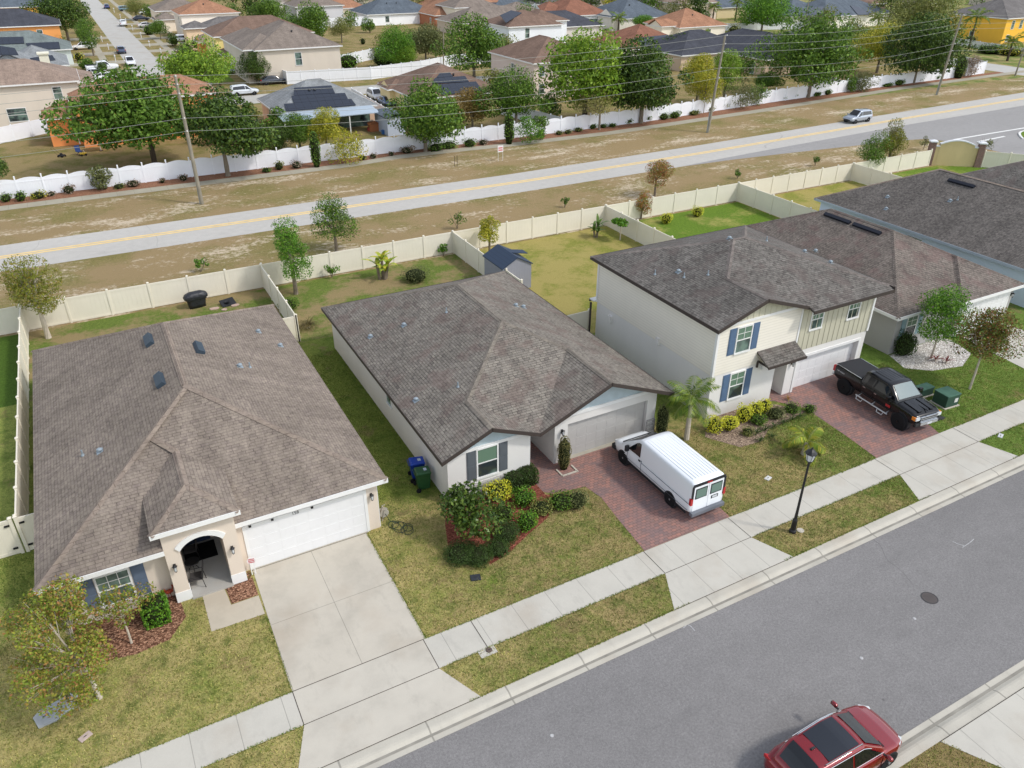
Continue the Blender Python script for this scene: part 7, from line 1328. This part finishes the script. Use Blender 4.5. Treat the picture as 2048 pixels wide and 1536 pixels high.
for u, v, s_, lb in ((472, 613, .4, 'flat pinkish stepping stone beside the black plastic piece'), (430, 620, .45, 'beige flat stone right of the covered grill'), (450, 622, .3, 'small pale flat stone below the black plastic piece')):
    x, y = G(u, v); b = MB(); P = [(s_*(.8+.3*random.random())*math.cos(t)*.8, s_*(.8+.3*random.random())*math.sin(t)*.5) for t in np.linspace(0, 6.28, 9)[:-1]]; b.prism([(x+a, y+.2+c_) for a, c_ in P], 0, .06); setp(b.build('stepping_stone', M('stone '+lb[:6], lin(186, 160, 146), .9)), lb, 'stone')
# hose reel and hose
T = thing('hose_reel', 'grey hose reel cart standing at the side wall beside the white garage door', 'hose reel', (7.95, 26.95, 0)); b = MB(); b.lathe([(.2, -.12), (.22, -.1), (.12, -.09), (.12, .09), (.22, .1), (.2, .12)], (0, 0, .35), 14, 'y'); b.build('drum', M('reel plastic', lin(176, 170, 158), .6), T)
b = MB(); [b.tube([(-.15, s*.16, 0), (0, s*.16, .6), (.15, s*.16, .62)], .02, 5) for s in (1, -1)]; b.cyl((0, -.16, .6), (0, .16, .6), .02, n=6); b.cyl((0, -.16, .35), (0, .16, .35), .02, n=6); b.build('frame', M('reel plastic', lin(176, 170, 158), .6), T)
mb = MB(); P = []
for k in range(5):
    cx, cy, r_ = 8.15+.17*k*(1 if k % 2 else .6), 26.3-.16*k, .22+.05*(k % 3)
    for i in range(14): a = i/14*6.283+k; P.append((cx+r_*math.cos(a), cy+r_*math.sin(a)*1.2, .03+.012*(k % 3)))
P = [(7.98, 26.85, .35), (8.1, 26.6, .05)]+P; mb.tube(P, .014, 5); setp(mb.build('garden_hose', plain('hose green', lin(46, 62, 46), .5), uv=False, smooth=True), 'dark green garden hose lying in loose loops beside the driveway', 'hose')
# porch chairs and table
def chair(label, x, y, rot):
    T = thing('patio_chair', label, 'chair', (x, y, .09), rot, 'chairs in the arched porch'); s = MB(); s.box(-.25, .25, -.25, .25, .42, .45); s.build('seat', plain('chair sling', lin(60, 58, 58), .8), T)
    s = MB(); s.obox((0, .27, .74), (.25, 0, 0), (0, .05, .28), (0, .012, 0)); s.build('backrest', plain('chair sling', lin(60, 58, 58), .8), T); s = MB()
    for sx in (1, -1): s.tube([(sx*.27, -.27, 0), (sx*.27, -.25, .6), (sx*.27, .22, .62), (sx*.27, .3, 0)], .016, 5); s.cyl((sx*.26, .25, .45), (sx*.26, .35, 1.02), .014, n=5)
    s.build('frame', BLK, T)
chair('black metal chair nearest the opening of the arched porch', -.18, 26.5, R_(-100)); chair('black metal chair at the back of the arched porch', -.15, 28.3, R_(-95))
T = thing('patio_table', 'small black patio table between the porch chairs', 'table', (-.2, 27.4, .09)); b = MB(); b.lathe([(.28, .48), (.3, .5), (.28, .52)], n=18); b.build('tabletop', BLK, T); b = MB(); [b.cyl((0, 0, .48), (.22*math.cos(a), .22*math.sin(a), 0), .015, n=5) for a in (.5, 2.6, 4.7)]; b.build('leg', BLK, T)
# yard sign, garden figure, post by the garage
T = thing('yard_sign', 'small red and white security sign on white stakes beside the garage corner', 'sign', (1.95, 26.1, 0), R_(-10)); b = MB(); b.xz([(-.14, .62), (.14, .62), (.18, .78), (.1, .92), (-.1, .92), (-.18, .78)], -.01, .01); p_ = b.build('sign_board', plain('sign white', lin(226, 222, 222), .5), T)
b = MB(); [b.box(-.12, .12, -.016, -.01, z_, z_+.035) for z_ in (.66, .74, .82)]; b.build('sign_lettering', plain('sign red', lin(186, 44, 52), .5), p_); b = MB(); b.box(-.09, -.05, -.01, .01, 0, .62); b.box(.05, .09, -.01, .01, 0, .62); b.build('stake', W_, T)
x, y = G(343, 1202); T = thing('garden_figure', 'rusty red metal bird figure beside the porch wall', 'garden figure', (x, y+.1, 0)); rm_ = plain('rusty red', lin(150, 62, 40), .6, .3); b = MB(); b.lathe([(.02, -.16), (.1, -.06), (.11, .04), (.04, .16)], (0, 0, 0), 10, 'y', 1, .9); b.v = [(yy*1.0, xx*.8, zz+.42) for xx, yy, zz in b.v]; b.build('body', rm_, T, smooth=True)
b = MB(); b.tube([(.12, 0, .45), (.18, 0, .62), (.16, 0, .7), (.24, 0, .68)], [.035, .025, .035, .01], 6); b.build('neck', rm_, T); b = MB(); [b.tube([(s*.04, 0, .35), (s*.05, 0, 0)], .01, 4) for s in (1, -1)]; b.build('leg', rm_, T); b = MB(); b.obox((-.2, 0, .5), (.09, 0, .06), (0, .02, 0), (-.02, 0, .05)); b.build('tail', rm_, T)
# yard of the orange house: toys, mower, trampoline-like bench
x, y = G(160, 310); T = thing('folding_chair', 'blue folding camp chair in the yard of the orange house', 'chair', (x, y, 0), .4); b = MB(); b.box(-.3, .3, -.3, .3, .4, .46); b.build('seat', plain('blue cloth', lin(40, 66, 120), .8), T); b = MB(); b.obox((0, .3, .75), (.3, 0, 0), (0, .06, .3), (0, .02, 0)); b.build('backrest', plain('blue cloth', lin(40, 66, 120), .8), T); b = MB(); [b.cyl((a, c_, 0), (-a, c_, .45), .02, n=5) for a in (.28, -.28) for c_ in (-.28, .28)]; b.build('leg', BLK, T)
x, y = G(124, 314); T = thing('lawn_mower', 'small dark push mower left of the blue camp chair', 'mower', (x, y, 0), 2.4); b = MB(); b.box(-.35, .35, -.25, .25, .12, .28); b.build('deck', TRIM, T, bev=.04); b = MB(); b.lathe([(.15, .28), (.15, .42), (.08, .46)], n=10); b.build('engine', BLK, T); b = MB(); [b.tube([(.35, s*.2, .25), (1.1, s*.2, .95)], .015, 5) for s in (1, -1)]; b.cyl((1.1, -.2, .95), (1.1, .2, .95), .018, n=5); b.build('handle', BLK, T)
for s in (1, -1):
    for t in (.28, -.28): b = MB(); b.cyl((t, s*.25, .1), (t, s*.3, .1), .1, n=10); b.build('wheel', TYRE, T)
x, y = G(150, 312); T = thing('ride_on_toy', 'small yellow and white ride-on toy beside the blue camp chair', 'toy', (x+.9, y-.3, 0), .3); b = MB(); b.box(-.35, .35, -.18, .18, .15, .35); b.build('body', plain('toy yellow', lin(214, 178, 60), .4), T, bev=.05); b = MB(); [b.cyl((a, c_, .12), (a, c_+.06, .12), .12, n=10) for a in (-.25, .25) for c_ in (-.24, .18)]; b.build('wheel', BLK, T); b = MB(); b.cyl((.2, 0, .35), (.12, 0, .6), .02, n=5); b.cyl((.12, -.15, .6), (.12, .15, .6), .02, n=5); b.build('handlebar', W_, T)
x, y = G(190, 292); T = thing('umbrella', 'orange garden parasol standing in the yard by the oak', 'umbrella', (x+.5, y-3, 0)); b = MB(); b.lathe([(1.2, 1.75), (.7, 2.1), (.05, 2.35)], n=8); b.build('canopy', plain('orange cloth', lin(226, 120, 76), .8), T); b = MB(); b.cyl((0, 0, 0), (0, 0, 2.3), .025, n=6); b.build('pole', W_, T); b = MB(); b.lathe([(.25, 0), (.25, .06)], n=12); b.build('foot', BLK, T)
# patio house yard items
for i, (u, v, col, lb, w_, h_) in enumerate(((748, 262, (176, 110, 70), 'brown playhouse box in the patio house yard', 1.3, 1.4), (770, 268, (60, 110, 170), 'blue plastic toy bench in the patio house yard', .8, .6), (741, 262, (196, 90, 80), 'red toy stool in the patio house yard', .7, .6))):
    x, y = G(u, v); T = thing('yard_toy', lb, 'toy', (x, y, 0)); b = MB(); b.box(-w_/2, w_/2, -w_/3, w_/3, 0, h_*.7); b.build('body', plain('toy%d' % i, lin(*col), .6), T, bev=.04); b = MB(); b.xz([(-w_*.6, h_*.7), (w_*.6, h_*.7), (0, h_)], -w_*.4, w_*.4); b.build('top', plain('toy top %d' % i, sc(lin(*col), .7), .6), T)
# signs, mailboxes
x, y = G(1879, 148); T = thing('street_name_sign', 'green street name sign on a thin post by the side street', 'sign', (x, y, 0)); zt = Hz(1883, 108, y); b = MB(); b.cyl((0, 0, 0), (0, 0, zt), .05, n=6); b.build('post', VG, T); b = MB(); b.box(-.6, .6, -.03, .03, zt-.35, zt-.05); b.build('name_plate', plain('street sign pale', lin(176, 206, 196), .5), T); b = MB(); b.box(-.03, .03, -.5, .5, zt, zt+.28); b.build('name_plate', plain('street sign pale', lin(176, 206, 196), .5), T)
x, y = G(1001, 322); T = thing('notice_sign', 'small white and pink notice board on the dry verge', 'sign', (x, y, 0)); zt = Hz(1000, 291, y); b = MB(); b.box(-.35, .35, -.02, .02, zt-.75, zt); p_ = b.build('board', plain('sign white', lin(226, 222, 222), .5), T); b = MB(); b.box(-.26, .26, -.03, -.02, zt-.6, zt-.45); b.box(-.26, .26, -.03, -.02, zt-.35, zt-.2); b.build('board_mark', plain('pink mark', lin(206, 120, 120), .6), p_); b = MB(); [b.cyl((s*.3, 0, 0), (s*.3, 0, zt-.7), .02, n=5) for s in (1, -1)]; b.build('post', W_, T)
x, y = G(1170+3, 62+4); T = thing('road_sign', 'white rectangular sign by the palms near the white van', 'sign', (x, y, 0)); b = MB(); b.box(-.5, .5, -.03, .03, 1.6, 3); b.build('board', W2, T); b = MB(); b.cyl((0, 0, 0), (0, 0, 1.6), .05, n=6); b.build('post', VG, T)
for u, v in ((912, 333),):
    x, y = G(u, v); T = thing('marker_posts', 'pair of short dark marker posts on the dry verge', 'marker post', (x, y, 0)); [MB().cyl((s*.15, 0, 0), (s*.15+.02, 0, 1.2), .03, n=6).build('post', BARKD, T) for s in (1, -1)]
mb0 = None
for u, v in ((229, 25), (242, 38), (253, 47), (266, 61), (283, 76), (300, 94), (323, 110), (342, 133), (205, 84), (218, 100), (232, 124)):
    x, y = G(u, v)
    if mb0 is None:
        T = mb0 = thing('mailbox', 'white mailbox on a white post along the far street', 'mailbox', (x, y, 0), 0, 'white mailboxes along the far street'); b = MB(); b.box(-.06, .06, -.06, .06, 0, 1.2); b.build('post', W2, T); b = MB(); b.lathe([(.13, -.28), (.13, .28)], (0, -.1, 1.22), 10, 'y'); b.box(-.13, .13, -.38, .18, 1.08, 1.22); b.build('box', W2, T); b = MB(); b.box(.13, .15, -.1, .0, 1.25, 1.45); b.build('flag', RED_L, T)
    else: T = copy_tree(mb0); T.location = (x, y, 0)

# ---------------------------------------------------------------- each look-alike's own label
ORD = ['first', 'second', 'third', 'fourth', 'fifth', 'sixth', 'seventh', 'eighth', 'ninth', 'tenth', 'eleventh', 'twelfth', 'thirteenth', 'fourteenth', 'fifteenth', 'sixteenth', 'seventeenth', 'eighteenth', 'nineteenth', 'twentieth']
for k in range(1, 10): ORD.append('twenty-'+ORD[k-1])
ORD.append('thirtieth')
for k in range(1, 10): ORD.append('thirty-'+ORD[k-1])
ORD.append('fortieth')
GRP = {}
for o in C.objects:
    if o.parent is None and o.get('group') and o.get('label'): GRP.setdefault((o['group'], o['label']), []).append(o)
for (g_, lb), L in GRP.items():
    if len(L) < 2: continue
    L.sort(key=lambda o: (RR[0] @ (np.array(o.location)-np.array([0, 0, CH])))/(RR[2] @ (np.array(o.location)-np.array([0, 0, CH]))))
    n = len(L)
    for i, o in enumerate(L):
        w_ = ('%s from the left' % ORD[i] if i < (n+1)//2 else ('%s from the right' % ORD[n-1-i] if i < n-1 else 'rightmost')) if i else 'leftmost'
        short = {'g': lb}.get('x', lb)
        if lb.startswith('small ') and 'border bush' in lb: short = lb.split()[1]+' border bush in the far mulch bed'
        elif 'distant row' in lb: short = lb.replace(' in the distant row along the top edge', ' of the distant top row')
        elif 'low tree' in lb: short = lb.split(' low')[0]+' low tree in the far yards'
        elif 'mailbox' in lb: short = 'white mailbox on its post along the far street'
        elif 'border grass' in lb: short = 'dark green border grass tuft before the two-storey house'
        o['label'] = short+', '+w_
